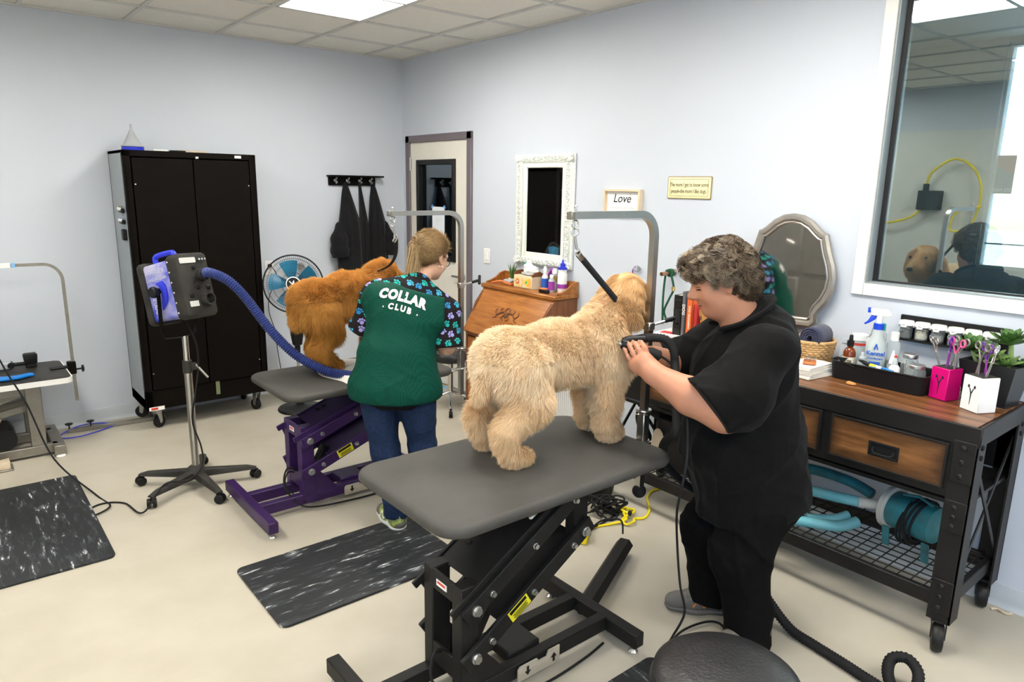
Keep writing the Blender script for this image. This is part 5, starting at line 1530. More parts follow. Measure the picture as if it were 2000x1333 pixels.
cordp += [g0(-1.20, -4.37, .008), g0(-1.28, -4.40), g0(-1.37, -4.36), g0(-1.36, -4.27), g0(-1.25, -4.24, .009), g0(-1.12, -4.27, .012), g0(-1.10, -4.33), g0(-1.24, -4.45, .014), g0(-1.42, -4.52)]
MB().tube(smooth_path(cordp, 8), .0045, 8).obj('power_cord', 'black_rubber', clip)

# long black vacuum hose on the floor behind the person
vh = thing('floor_vacuum_hose', 'long black ribbed vacuum hose looping across the floor at right', 'hose', (-.75, -4.80, 0))
v0 = np.array((-.75, -4.80, 0)); G = lambda x, y, z: tuple(np.array([x, y, z]) - v0)
ribbed_hose(vh, 'hose', [G(-.93, -4.16, .34), G(-.93, -4.30, .22), G(-.925, -4.42, .10), G(-.925, -4.52, .03), G(-.935, -4.63, .021), G(-.95, -4.74, .021), G(-.968, -4.85, .021), G(-.975, -4.93, .024), G(-.945, -4.985, .045), G(-.885, -4.975, .085), G(-.86, -4.925, .105), G(-.895, -4.885, .095), G(-.965, -4.91, .065), G(-1.03, -4.99, .035), G(-1.09, -5.07, .021), G(-1.16, -5.16, .021)], .019, 'black_rubber', .0115, 14, .10)

# ------------------------------------------------------------------ woman with her back to us
at = (-1.62, -2.64, 0); B = Pose(at)
wom = thing('person', 'person seen from behind in green mesh tunic with paw print sleeves', 'person', at)
L0 = np.array(at)
ff = DH * .80 + RH * .52 - UP * .42; ff /= np.linalg.norm(ff); hs = np.cross(UP, ff); hs /= np.linalg.norm(hs); hu = np.cross(ff, hs); hs = hs
hc_ = B(.158, -.19, 1.385)
wp = head_prims(B, hc_, ff, hs, hu, .95)
wp += [B.c((.125, -.165, 1.32), (.095, -.07, 1.225), .050, .062, .03), B.e((.05, .01, 1.07), (.17, .10, .15)), B.e((.01, .06, .88), (.17, .12, .14)), B.e((.01, .07, .76), (.16, .12, .10))]
for s_, sh, el, ha in ((-1, (-.115, -.06, 1.195), (-.180, -.10, 1.005), (-.09, -.32, .93)), (1, (.255, -.05, 1.125), (.255, -.03, .935), (.17, -.24, .885))):
    wp += [B.c(sh, el, .055, .046), B.c(el, ha, .044, .028), B.c(ha, tuple(np.array(ha) + np.array((.03 * -s_, -.05, .0))), .030, .026)]
    for k in range(4):
        b0 = np.array(ha) + np.array((-s_ * .03 + .012 * (k - 1.5), -.075, .008 - .004 * k)); b1 = b0 + np.array((-s_ * .012, -.035, -.004)); b2 = b1 + np.array((-s_ * .01, -.02, -.015))
        wp += [B.c(b0, b1, .0088, .008, .005), B.c(b1, b2, .008, .007, .005)]
    t0 = np.array(ha) + np.array((-s_ * .02, -.02, .018)); wp += [B.c(t0, t0 + np.array((-s_ * .03, -.035, .0)), .011, .009, .006)]
legs = (((-.085, .085, .74), (-.048, .13, .42), (.010, .165, .09)), ((.11, .085, .74), (.140, .09, .42), (.150, .06, .09)))
for (a_, b_, c_) in legs: wp += [B.c(a_, b_, .075, .055), B.c(b_, c_, .055, .038), B.c(c_, (c_[0] - .03, c_[1] - .08, .05), .032, .025)]
skin_obj('body', skin(wp, .0065, relax=1), 'skin_fair', wom, at)
# jeans
jp = [B.e((.01, .075, .76), (.20, .145, .13), .05)]
for (a_, b_, c_) in legs: jp += [B.c(a_, b_, .104, .072, .025), B.c(b_, (c_[0], c_[1], .14), .072, .058, .02), B.c((c_[0], c_[1], .14), (c_[0], c_[1], .075), .058, .058, .02)]
skin_obj('jeans', skin(jp, .0085, [((0, 0, -1), -.075)], creases(.006, 34, 3, .003), 1), 'navy_jeans', wom, at)
# printed top with short sleeves
pt = [B.e((.075, -.05, 1.170), (.178, .112, .098), .05), B.e((.045, .01, 1.06), (.182, .125, .15), .05), B.c((-.115, -.055, 1.18), (.255, -.045, 1.105), .070, .070, .04), B.c((.10, -.085, 1.235), (.085, -.06, 1.20), .070, .10, .03), B.c((.09, -.080, 1.232), (-.080, -.050, 1.212), .062, .056, .04)]
sl = []
for s_, sh, el in ((-1, (-.105, -.06, 1.180), (-.183, -.085, 1.005)), (1, (.250, -.045, 1.105), (.262, -.015, .945))):
    sl.append((np.array(el) - np.array(sh), el)); pt += [B.c(sh, el, .068, .074, .04), B.c(el, tuple(np.array(el) + (np.array(el) - np.array(sh)) * .15), .074, .078, .02)]
cuts = []
for (v, el) in sl:
    n_ = RH * v[0] - DH * v[1] + UP * v[2]; n_ /= np.linalg.norm(n_); p_ = B(*el); cuts.append((n_, n_ @ (p_ + n_ * .015), p_, .17))
skin_obj('printed_top', skin(pt, .0075, cuts, creases(.004, 36, 4, .002), 1), 'paw_print', wom, at)
# green mesh back panel and the black layer under its hem
gp = [B.c((-.080, -.025, 1.172), (.205, -.015, 1.110), .094, .094, .05), B.e((.075, -.045, 1.172), (.186, .118, .102), .05), B.e((.045, .012, 1.06), (.196, .136, .15), .05), B.e((.012, .055, .90), (.203, .158, .16), .06), B.e((.004, .070, .735), (.238, .180, .20), .06)]
yN = np.array(UP) * .96 + RH * .27; yP = B(.03, .1, 1.252)
VG = skin(gp, .0075, [(yN, yN @ yP), ((0, 0, -1), -.685), (RH, RH @ B(.252, 0, 0)), (DH, DH @ B(0, -.06, 0))], creases(.0045, 28, 12, .003), 1)
green = skin_obj('mesh_panel', VG, 'green_mesh', wom, at)
ub = [B.e((.010, .068, .74), (.216, .160, .16), .06)]
skin_obj('under_tunic', skin(ub, .0085, [((0, 0, -1), -.648), ((0, 0, 1), .80)], folds(.003, 22, 2), 2), 'under_black', wom, at)
for (tx, sz, cr, cu, ft, ar, sp_) in (('COLLAR', .056, .052, 1.205, .0036, 1.1, 1.18), ('CLUB', .036, .042, 1.155, .0020, 1.3, 1.5)):
    m = MB(); place_text(m, tx, sz, B(cr, .3, cu), RH * .975 - UP * .22, VG, at, ft, ar, sp_); m.obj('lettering', 'print_white', green)
for k in (-1, 1):
    m = MB(); place_text(m, '.', .045, B(.042 + k * .085, .3, 1.160 - k * .018 - .008), RH, VG, at, .001); m.obj('dot', 'print_white', green)
shoe(wom, 'shoe', B(.04, .20, 0), DH * .8 - RH * .55, .25, 'shoe_lime', 'sole_white', 'label_white')
shoe(wom, 'shoe', B(.155, .10, 0), DH * .9 + RH * .2, .25, 'shoe_lime', 'sole_white', 'label_white')
# hair: smooth cap, strands swept to a low bun, loose tail
A = np.stack([ff, hs, hu], 1)
hp = [('e', hc_ - ff * .015 + hu * .034, np.array([.101, .083, .092]), A, None, .03), ('e', hc_ - ff * .055 + hu * .0, np.array([.050, .070, .075]), A, None, .03)]
HV = skin(hp, .008)
mat('blond_under', (.22, .135, .06), .7)
skin_obj('hair_cap', HV, 'blond_under', wom, at)
bun = hc_ - ff * .108 + hu * .020 - RH * .012
P, N = scatter(HV[0], HV[1], 12000, 78, lambda P: ((((P - hc_) @ ff) < .045) | (((P - hc_) @ hu) > .06)).astype(float))
n_ = len(P); rr = np.random.default_rng(6)
toB = nrm(bun - P); D = nrm(toB - N * (toB * N).sum(1)[:, None] * .92 + N * .07 + .07 * rr.normal(size=(n_, 3)))
g = np.clip(.5 + .3 * vnoise(P, 60, 2) + .25 * rr.normal(size=n_), 0, 1)[:, None]
cols = np.array([.25, .15, .065]) * (1 - g) + np.array([.62, .45, .24]) * g
strands('hair', P, N, D, .05 * (.7 + .5 * rr.random(n_)), .0014, cols, 'hair', wom, at, .1, 3, 8, .05)
m = MB()
for k in range(7):
    a_ = k * .9; c0 = bun + RH * .017 * math.cos(a_) + UP * .017 * math.sin(a_) - ff * .006 * (k % 3) - L0
    m.torus(tuple(c0), .018, .0085, tuple(-ff + RH * .5 * math.sin(a_ * 2) + UP * .5 * math.cos(a_)), 16, 7)
m.obj('bun', 'blond_under', wom)
n2 = 1600; r0 = rr.normal(size=(n2, 3)) * .011; P2 = bun - ff * .012 - UP * .02 + r0
D2 = nrm(np.array([0, 0, -1.]) - DH * .12 + RH * -.08 + .10 * rr.normal(size=(n2, 3))); g = rr.random(n2)[:, None]
strands('ponytail', P2, np.repeat(-DH[None], n2, 0), D2, .15 * (.6 + .5 * rr.random(n2)), .0014, np.array([.30, .19, .085]) * (1 - g) + np.array([.70, .52, .30]) * g, 'hair', wom, at, .12, 4, 9, .0)
m = MB(); ec = hc_ + hs * -.083 - hu * .045 - L0
MB().torus(tuple(ec - UP * .012), .011, .0016, tuple(ff), 16, 6).obj('earring', 'gold_ring', wom)
g0_ = hc_ - L0
MB().tube([tuple(g0_ + hs * -.082 + hu * .004), tuple(g0_ + ff * .07 + hs * -.074 + hu * .004), tuple(g0_ + ff * .105 + hs * -.05 - hu * .0)], .0022, 6).obj('glasses_arm', 'black_plastic', wom)
MB().torus(tuple(g0_ + ff * .104 + hs * -.034 - hu * .004), .021, .0018, tuple(ff), 20, 6).obj('glasses_rim', 'black_plastic', wom)
MB().torus(tuple(g0_ + ff * .104 + hs * .034 - hu * .004), .021, .0018, tuple(ff), 20, 6).obj('glasses_rim', 'black_plastic', wom)
# ================================================================ RIGHT WALL SIDE
def wood(name, c1, c2, rough=.4, stretch=(1, 14, 14), vs=3.0, spec=.4, bump=.05):
    return mat(name, c1, rough, col2=c2, vs=vs, stretch=stretch, detail=8, contrast=1.5, spec=spec, bump=bump, bs=8)
wood('oak', (.26, .088, .018), (.42, .165, .038), .32, (14, 2, 14), 3.0)
wood('oak_side', (.13, .042, .014), (.22, .085, .028), .38, (14, 14, 1.5))
wood('oak_dark', (.12, .045, .018), (.19, .075, .03), .4)
wood('bench_wood', (.075, .028, .011), (.22, .088, .030), .30, (16, 1.6, 16), 2.6, .45)
wood('bench_drawer', (.10, .040, .012), (.24, .105, .035), .4, (16, 1.8, 16), 2.6)
_m, _N, _L = nodes('bench_drawer'); _b = _N['Principled BSDF']      # scorched-edge finish of the drawer fronts
_tc = _N.new('ShaderNodeTexCoord'); _sp = _N.new('ShaderNodeSeparateXYZ'); _L.new(_tc.outputs['Generated'], _sp.inputs[0]); _ds = []
for _k, _g in ((1, 2.6), (2, 1.0)):
    _q = _N.new('ShaderNodeMath'); _q.operation = 'PINGPONG'; _q.inputs[1].default_value = .5; _L.new(_sp.outputs[_k], _q.inputs[0])
    _q2 = _N.new('ShaderNodeMath'); _q2.operation = 'MULTIPLY'; _q2.inputs[1].default_value = _g; _L.new(_q.outputs[0], _q2.inputs[0]); _ds.append(_q2.outputs[0])
_mn = _N.new('ShaderNodeMath'); _mn.operation = 'MINIMUM'; _L.new(_ds[0], _mn.inputs[0]); _L.new(_ds[1], _mn.inputs[1])
_mr = _N.new('ShaderNodeMapRange'); _mr.inputs[1].default_value = .02; _mr.inputs[2].default_value = .32; _mr.inputs[3].default_value = .85; _mr.inputs[4].default_value = 0; _L.new(_mn.outputs[0], _mr.inputs[0])
_mx = _N.new('ShaderNodeMix'); _mx.data_type = 'RGBA'; _mx.inputs[7].default_value = (.018, .010, .006, 1); _L.new(_mr.outputs[0], _mx.inputs[0])
_src = _b.inputs['Base Color'].links[0].from_socket; _L.new(_src, _mx.inputs[6]); _L.new(_mx.outputs[2], _b.inputs['Base Color'])
mat('brass', (.55, .40, .15), .3, metal=1)
mat('bench_steel', (.013, .012, .0115), .45, metal=.25, var=.25, vs=12, spec=.4)
mat('shabby_white', (.84, .86, .81), .55, col2=(.62, .65, .61), vs=70, detail=5, contrast=.9)
mat('cream_white', (.82, .82, .74), .5, var=.02)
mat('mirror_glass', (.86, .87, .87), .02, metal=1, var=.01)
mat('smoky_mirror', (.70, .69, .66), .04, metal=1, var=.02)
mat('pewter', (.36, .34, .31), .38, metal=.7, var=.12, vs=14)
mat('sign_yellow', (.86, .78, .45), .5, var=.06, vs=20); mat('sign_edge', (.30, .21, .10), .5); mat('sign_ink', (.10, .09, .05), .6)
mat('pale_wood', (.72, .58, .40), .5, var=.06, stretch=(2, 2, 20)); mat('ink', (.015, .015, .016), .6); mat('ink_grey', (.42, .42, .42), .6)
mat('leaf_dark', (.035, .10, .020), .45, col2=(.08, .19, .035), vs=8); mat('leaf_light', (.16, .28, .07), .45, col2=(.30, .42, .14), vs=10)
mat('soil', (.03, .022, .015), .9); mat('planter_black', (.016, .017, .018), .35, spec=.4)
mat('pink', (.62, .0, .16), .35); mat('hot_pink', (.72, .10, .28), .35); mat('purple', (.13, .02, .28), .35); mat('violet', (.32, .05, .36), .4)
mat('gloss_white', (.84, .84, .82), .25, var=.01)
mat('amber', (.16, .030, .006), .12, spec=.6); mat('cloudy', (.66, .72, .72), .3, var=.04, trans=.35, ior=1.1)
mat('clear_plastic', (.80, .85, .86), .12, trans=.75, ior=1.08, var=.02)
mat('jar_glass', (.90, .94, .94), .03, trans=.92, ior=1.12, var=.01)
mat('print_blue', (.02, .10, .50), .5); mat('trigger_blue', (.01, .06, .60), .35); mat('cap_teal', (.02, .42, .34), .4); mat('orange', (.72, .20, .06), .5); mat('label_cream', (.74, .66, .50), .6)
mat('wicker', (.48, .27, .10), .6, col2=(.70, .46, .21), vs=60); mat('navy_towel', (.030, .036, .085), .9, sheen=.25, bump=.6, bs=220, var=.2)
mat('teal_metal', (.02, .22, .26), .45, col2=(.03, .09, .10), vs=14); mat('teal_hose', (.10, .38, .46), .45, col2=(.20, .47, .50), vs=6); mat('cuff_grey', (.48, .47, .42), .55)
mat('yellow_cord', (.82, .66, .01), .45); mat('green_rope', (.008, .075, .035), .8); mat('copper', (.55, .30, .18), .3, metal=1)
mat('orange_book', (.72, .13, .03), .5); mat('red_book', (.45, .03, .03), .5); mat('grey_book', (.12, .12, .13), .5); mat('black_book', (.014, .013, .012), .35); mat('page', (.78, .74, .64), .8, stretch=(1, 1, 60))
mat('leather', (.012, .012, .013), .36, spec=.5, bump=.12, bs=120); mat('treat', (.55, .25, .07), .8)
mat('flower_cream', (.80, .68, .40), .4, col2=(.80, .45, .10), vs=22, contrast=2)

# secretary desk
t = thing('secretary_desk', 'carved oak slant-front secretary desk below the white framed mirror', 'desk', (0, -1.92, 0))
yl, yr = .385, -.385
SX = Matrix(((1, 0, 0, 0), (0, 0, 1, 0), (0, 1, 0, 0), (0, 0, 0, 1)))   # outline (x,z), extruded along y
side = [(-.005, 0.0), (-.045, 0.0), (-.05, .10), (-.33, .10), (-.345, 0), (-.385, 0), (-.385, .69), (-.40, .70), (-.36, .76), (-.30, .90), (-.235, .98), (-.20, 1.00), (-.005, 1.00)]
for s_ in (yl, yr): MB().prism(side, s_ - .011 * (1 if s_ > 0 else -1), s_ + .011 * (1 if s_ > 0 else -1), SX, .002).obj('side_panel', 'oak_side', t)
MB().box((-.012, 0, .55), (.014, .75, .9)).obj('back_panel', 'oak_side', t)
MB().box((-.120, 0, 1.018), (.235, .82, .032), .007).obj('top_board', 'oak', t)
MB().box((-.215, 0, .995), (.03, .78, .016), .004).obj('top_moulding', 'oak', t)
lid = MB(frame((-.305, 0, .848), (0, -1, 0), (.200, 0, .312))).prism(rrect(.79, .375, .008), -.011, .011, None, .004).obj('slant_lid', 'oak', t)
MB(frame((-.305, 0, .848), (0, -1, 0), (.200, 0, .312))).lathe([(.012, .010), (.012, .0125), (.006, .0125)], (0, .150, 0), 14).obj('keyhole', 'brass', lid)
CM = frame((-.317, 0, .853), (0, -1, 0), (.200, 0, .312))
for sg in (-1, 1):
    m = MB(CM)
    for k, (pts, r_) in enumerate((([(.0, -.005), (.03, .018), (.065, .012), (.10, -.008), (.125, .012), (.12, .035)], .009), ([(.06, .012), (.075, .035), (.06, .048)], .006), ([(.10, -.006), (.105, -.03), (.13, -.035)], .006), ([(.03, .016), (.02, .045), (.005, .055)], .007), ([(.02, .0), (.04, -.03), (.015, -.042)], .007))):
        P_ = smooth_path([(sg * p[0], p[1], 0) for p in pts], 5); m.tube(P_, [r_ * (1 - .55 * i / len(P_)) for i in range(len(P_))], 8)
    m.obj('carved_scroll', 'oak_dark', lid)
MB(CM).sph((0, 0, 0), (.018, .024, .008), 12, 8).obj('carved_boss', 'oak_dark', lid)
MB().box((-.375, 0, .688), (.04, .80, .022), .006).obj('lid_moulding', 'oak', t)
MB().box((-.20, 0, .67), (.37, .75, .016)).obj('carcase_board', 'oak_side', t)
for (z0, z1) in ((.515, .655), (.318, .50), (.115, .303)):
    dr = MB().box((-.376, 0, (z0 + z1) / 2), (.022, .735, z1 - z0 - .008), .004).obj('drawer', 'oak', t)
    for yy in (.225, -.225):
        zc = (z0 + z1) / 2 + .005
        m = MB(frame((-.388, yy, zc), (0, -1, 0), (0, 0, 1)))
        pl_ = []
        for k in range(28):
            a = 2 * PI * k / 28; rr = 1 + .22 * math.cos(6 * a); pl_.append((.036 * rr * math.cos(a), .024 * rr * math.sin(a)))
        m.prism(pl_, 0, .003); bp2 = m.obj('pull_plate', 'brass', dr)
        m = MB(frame((-.392, yy, zc), (0, -1, 0), (0, 0, 1))); m.tube(smooth_path([(-.024, .004, .002), (-.022, -.010, .010), (0, -.018, .014), (.022, -.010, .010), (.024, .004, .002)], 5), .003, 6); m.obj('bail', 'brass', bp2)
ap = [(-.375, .105)]
for k in range(41):
    y_ = -.375 + .75 * k / 40; ap.append((y_, .052 + .024 * abs(math.sin(k / 40 * PI * 3)) - .012 * math.exp(-((k - 20) / 3) ** 2)))
ap.append((.375, .105))
MB(Matrix(((0, 0, 1, 0), (1, 0, 0, 0), (0, 1, 0, 0), (0, 0, 0, 1)))).prism(ap, -.385, -.365).obj('apron', 'oak', t)
gb = [(-.40, 1.034), (.40, 1.034), (.40, 1.10), (.385, 1.115), (.33, 1.115), (.25, 1.10), (.1, 1.118), (0, 1.128), (-.1, 1.118), (-.25, 1.10), (-.33, 1.115), (-.385, 1.115), (-.40, 1.10)]
MB(Matrix(((0, 0, 1, 0), (1, 0, 0, 0), (0, 1, 0, 0), (0, 0, 0, 1)))).prism(gb, -.024, -.008).obj('gallery_back', 'oak', t)
for s_ in (.395, -.395): MB().prism([(-.008, 1.034), (-.19, 1.034), (-.195, 1.045), (-.15, 1.055), (-.10, 1.075), (-.06, 1.105), (-.02, 1.115), (-.008, 1.115)], s_ - .008, s_ + .008, SX).obj('gallery_side', 'oak', t)

# small things on the desk
zt = 1.034
t = thing('potted_grass', 'small spiky green plant in a white pot on the desk', 'plant', (-.085, -1.70, zt))
MB().lathe([(.022, 0), (.028, .003), (.032, .045), (.028, .045), (.026, .035)], n=20).obj('pot', 'gloss_white', t)
MB().lathe([(.0, .038), (.027, .038)][::-1], n=16, cap=False).obj('soil', 'soil', t)
for k in range(14):
    a = 2.4 * k; ti = .15 + .3 * (k / 14); l_ = .10 + .05 * random.random()
    m = MB(); m.tube([(0.008 * math.cos(a), .008 * math.sin(a), .036), (math.cos(a) * ti * l_ * .5, math.sin(a) * ti * l_ * .5, .036 + l_ * .6), (math.cos(a) * ti * l_, math.sin(a) * ti * l_, .036 + l_)], [.006, .005, .0005], 6, sx=.5); m.obj('blade_leaf', 'leaf_dark', t)
t = thing('slicker_brush', 'orange slicker brush lying at the left end of desk', 'brush', (-.155, -1.70, zt))
MB(rotz(R(-70))).prism(rrect(.075, .055, .012), .010, .024, Matrix.Translation((.03, 0, 0)) @ Matrix.Rotation(R(12), 4, 'Y'), .004).obj('head', 'orange', t)
MB(rotz(R(-70))).box((.03, 0, .032), (.062, .044, .012), .002, (0, R(12), 0)).obj('pin_pad', 'ink_grey', t)
MB(rotz(R(-70))).tube(smooth_path([(.0, 0, .022), (-.04, 0, .026), (-.08, 0, .018), (-.11, 0, .010)], 5), .010, 10, sx=.7).obj('handle', 'orange', t)
t = thing('mini_drawer_box', 'little wooden box with two painted flower drawers on desk', 'box', (-.115, -1.92, zt))
m = MB(); m.box((0, 0, .046), (.11, .20, .092), .003); m.obj('case', 'pale_wood', t)
for s_ in (-1, 1): MB().prism([(-.055, .092), (.055, .092), (.055, .105), (.02, .125), (-.03, .12), (-.055, .10)], s_ * .100 - .004, s_ * .100 + .004, SX).obj('end_rail', 'oak_side', t)
for s_ in (-1, 1):
    d_ = MB().box((-.057, s_ * .049, .044), (.008, .088, .072), .002).obj('drawer', 'flower_cream', t)
    for k in range(7):
        a = 2 * PI * k / 7; MB().sph((-.062, s_ * .049 + .015 * math.cos(a), .048 + .015 * math.sin(a)), (.002, .007, .007), 8, 6).obj('petal', 'orange' if s_ > 0 else 'yellow_label', d_)
    MB().sph((-.063, s_ * .049, .048), (.004, .008, .008), 10, 6).obj('knob', 'cap_teal' if s_ < 0 else 'label_white', d_)
t = thing('tissue_bag', 'crumpled clear bag of white tissues on the little drawer box', 'bag', (-.10, -1.92, zt + .093))
V, Q = skin([ell((0, 0, .03), (.04, .065, .030)), ell((.0, .01, .065), (.025, .03, .04)), ell((0, -.04, .03), (.035, .035, .03))], .006, [((0, 0, -1), -.001)], folds(.006, 90, 3), 1)
skin_obj('bag', (V, Q), 'label_white', t)
V, Q = skin([ell((-.01, -.005, .012), (.045, .072, .012))], .006, [((0, 0, -1), -.0005)], folds(.004, 110, 4), 1)
skin_obj('hair_clips', (V, Q), 'ink_grey', t)
def bottle(name, label, loc, prof, matn, cap=None, capm='white_plastic', labelm=None, lab=None, group='bottles on the desk', cat='bottle', n=20):
    t_ = thing(name, label, cat, loc, 0, group)
    MB().lathe(prof, n=n).obj('body', matn, t_)
    if cap: MB().lathe(cap, n=n).obj('cap', capm, t_)
    if labelm: r_, z0, z1 = lab; MB().lathe([(r_, z0), (r_ + .0012, z0), (r_ + .0012, z1), (r_, z1)], n=n, cap=False).obj('label', labelm, t_)
    return t_
cyl_b = lambda r, h, nr: [(r * .9, 0), (r, .006), (r, h * .8), (r * .85, h * .88), (nr, h * .95), (nr, h)]
bottle('spray_bottle', 'white trigger-less spray bottle with dark blue label on desk', (-.09, -2.07, zt), cyl_b(.022, .12, .011), 'gloss_white', [(.014, .12), (.015, .135), (.012, .155), (.006, .168), (.004, .17)], 'gloss_white', 'print_blue', (.0222, .02, .085))
bottle('shampoo_bottle', 'cloudy bottle with gold label and white cap on desk', (-.055, -2.135, zt), cyl_b(.028, .12, .014), 'cloudy', [(.020, .12), (.021, .145), (.012, .158)], 'gloss_white', 'brass', (.0283, .07, .11))
bottle('small_vial', 'short clear bottle with purple label beside the desk end', (-.115, -2.165, zt), cyl_b(.021, .10, .012), 'cloudy', [(.013, .10), (.013, .118), (.010, .122)], 'gloss_white', 'violet', (.0214, .015, .075))
bottle('detangler_bottle', 'tall white bottle with blue nozzle cap at desk end', (-.06, -2.215, zt), cyl_b(.034, .16, .03), 'gloss_white', [(.033, .16), (.033, .172), (.016, .178), (.016, .20), (.008, .205), (.006, .225)], 'blue_handle', 'violet', (.0344, .03, .06))
t = thing('purple_comb_brush', 'purple brush lying behind the bottles on the desk', 'brush', (-.04, -2.05, zt))
MB().tube(smooth_path([(0, .06, .05), (0, .0, .10), (0, -.03, .135), (0, -.055, .14)], 6), [.012] * 12 + [.016] * 7, 10).obj('handle', 'violet', t); MB().sph((0, -.055, .125), (.014, .022, .035), 12, 8).obj('head', 'violet', t); MB().box((0, .05, .025), (.03, .05, .05), .006).obj('stand', 'white_plastic', t)
t = thing('teal_bottle', 'small teal spray bottle behind the plant on the desk', 'bottle', (-.045, -1.80, zt)); MB().lathe([(.018, 0), (.019, .10), (.010, .12), (.010, .14), (.013, .142), (.012, .165)], n=16).obj('body', 'cap_teal', t)
t = thing('blade_case', 'small black and orange clipper blade case at the desk front', 'case', (-.185, -2.17, zt)); MB().prism(rrect(.04, .09, .018), 0, .022, None, .006).obj('base', 'black_plastic', t); MB().box((.0, .005, .028), (.03, .06, .012), .004).obj('orange_top', 'orange', t)
t = thing('clear_pouch', 'clear plastic pouch with black pieces behind the drawer box', 'bag', (-.05, -1.98, zt)); V, Q = skin([ell((0, 0, .06), (.022, .07, .06)), ell((0, -.05, .11), (.014, .03, .03))], .007, [((0, 0, -1), -.001)], folds(.006, 80, 8), 1); skin_obj('pouch', (V, Q), 'clear_plastic', t); MB().box((-.012, -.045, .13), (.01, .02, .012), .003).obj('black_clip', 'black_plastic', t)

# white ornate mirror
t = thing('ornate_mirror', 'tall mirror in an ornate distressed white frame above the desk', 'mirror', (0, -1.95, 1.58))
HY, HZ, IY, IZ = .307, .392, .19, .30
m = MB(); ring(m, -HY + .03, HY - .03, -HZ + .03, HZ - .03, .03, -.018, -.002, .004); m.obj('outer_moulding', 'shabby_white', t)
m = MB(); ring(m, -IY - .04, IY + .04, -IZ - .03, IZ + .03, .055, -.028, -.002, .008); m.obj('frame', 'shabby_white', t)
m = MB(); ring(m, -IY, IY, -IZ, IZ, .036, -.022, -.004, .005); m.obj('inner_moulding', 'cream_white', t)
m = MB()
per = [(s_ * (IY + .068), z_) for s_ in (-1, 1) for z_ in np.linspace(-HZ + .03, HZ - .03, 20)] + [(y_, s_ * (IZ + .06)) for s_ in (-1, 1) for y_ in np.linspace(-HY + .06, HY - .06, 14)]
rr = random.Random(4)
for (y_, z_) in per:
    a = rr.uniform(0, 6.3)
    m.torus((-.030, y_, z_), .014, .005, (1, 0, 0), 10, 5, arc=(a, a + 4.6)); m.sph((-.032, y_ + .015 * math.cos(a), z_ + .017 * math.sin(a)), (.006, .009, .009), 7, 5)
    m.tube([(-.028, y_ + .02 * math.cos(a + 2), z_ + .02 * math.sin(a + 2)), (-.034, y_ + .006, z_), (-.028, y_ - .02 * math.cos(a + 1), z_ - .02 * math.sin(a + 1))], [.002, .006, .002], 5)
for (sy, sz) in ((-1, -1), (-1, 1), (1, -1), (1, 1)):
    m.sph((-.03, sy * (IY + .085), sz * (IZ + .065)), (.012, .028, .028), 10, 6)
    for k in range(5): a = k * 1.25; m.sph((-.036, sy * (IY + .085) + .02 * math.cos(a), sz * (IZ + .065) + .02 * math.sin(a)), (.008, .011, .011), 7, 5)
tag(m.obj('carving', 'shabby_white', t), kind='stuff')
MB().box((-.008, 0, 0), (.006, 2 * IY + .01, 2 * IZ + .01)).obj('glass', 'mirror_glass', t)

# framed Love sign and yellow quote plaque
t = thing('wooden_sign', 'small wood framed white sign reading Love behind the leash post', 'sign', (0, -2.695, 1.665))
m = ring(MB(), -.137, .137, -.062, .062, .013, -.036, -.002, .001); m.obj('frame', 'pale_wood', t)
MB().box((-.010, 0, 0), (.008, .272, .122)).obj('board', 'gloss_white', t)
MB().text('Love', .075, frame((-.0145, .01, .018), (0, -1, 0), (0, 0, 1)), .0004, .0004, 'CENTER', .25).obj('script_lettering', 'ink', t)
MB().text('IS A FOUR LEGGED WORD', .0165, frame((-.0145, 0, -.040), (0, -1, 0), (0, 0, 1)), .0003).obj('small_lettering', 'ink_grey', t)
for (y_, z_) in ((.085, .035), (.072, .015), (-.06, .045), (-.072, .018)): MB().sph((-.0145, y_, z_), (.0008, .0038, .0038), 8, 6).obj('paw_dot', 'ink_grey', t)
t = thing('quote_plaque', 'yellow metal plaque with a two-line quote about dogs', 'sign', (0, -3.185, 1.756))
MB(frame((-.004, 0, 0), (0, -1, 0), (0, 0, 1))).prism(rrect(.305, .127, .008), -.004, .002, None, .001).obj('edge', 'sign_edge', t)
MB(frame((-.007, 0, 0), (0, -1, 0), (0, 0, 1))).prism(rrect(.295, .117, .007), -.002, .001, None, .0008).obj('plate', 'sign_yellow', t)
m = MB(); ring(m, -.131, .131, -.046, .046, .002, -.0093, -.008, 0); m.obj('border_line', 'sign_edge', t)
PM = lambda z: frame((-.009, 0, z), (0, -1, 0), (0, 0, 1)) @ Matrix.Diagonal((.80, 1.15, 1, 1))
for tx, z in (('The more I get to know some', .016), ('people-the more I like dogs.', -.020)):
    MB().text(tx, .0272, PM(z), .0003, .0002).obj('lettering', 'sign_ink', t)

# white air purifier beside the desk
t = thing('air_purifier', 'white perforated air purifier standing between desk and bench', 'air purifier', (-.17, -2.50, 0))
MB().prism(rrect(.20, .30, .03), .0, .53, None, .012).obj('body', 'gloss_white', t)
m = MB().box((-.102, 0, .36), (.006, .25, .27), .006); gr = m.obj('front_grille', 'gloss_white', t)
hole = None
for i in range(22):
    for j in range(13):
        p = (-.1056, -.112 + .0187 * j, .245 + .0105 * i)
        if hole is None: hole = MB().box((0, 0, 0), (.0016, .009, .005)).obj('slot', 'ink_grey', gr); hole.location = p
        else: h2 = link('slot', hole.data, None, gr); h2.location = p
MB().box((-.102, 0, .19), (.008, .23, .02), .003).obj('vent_recess', 'grid_white', t)

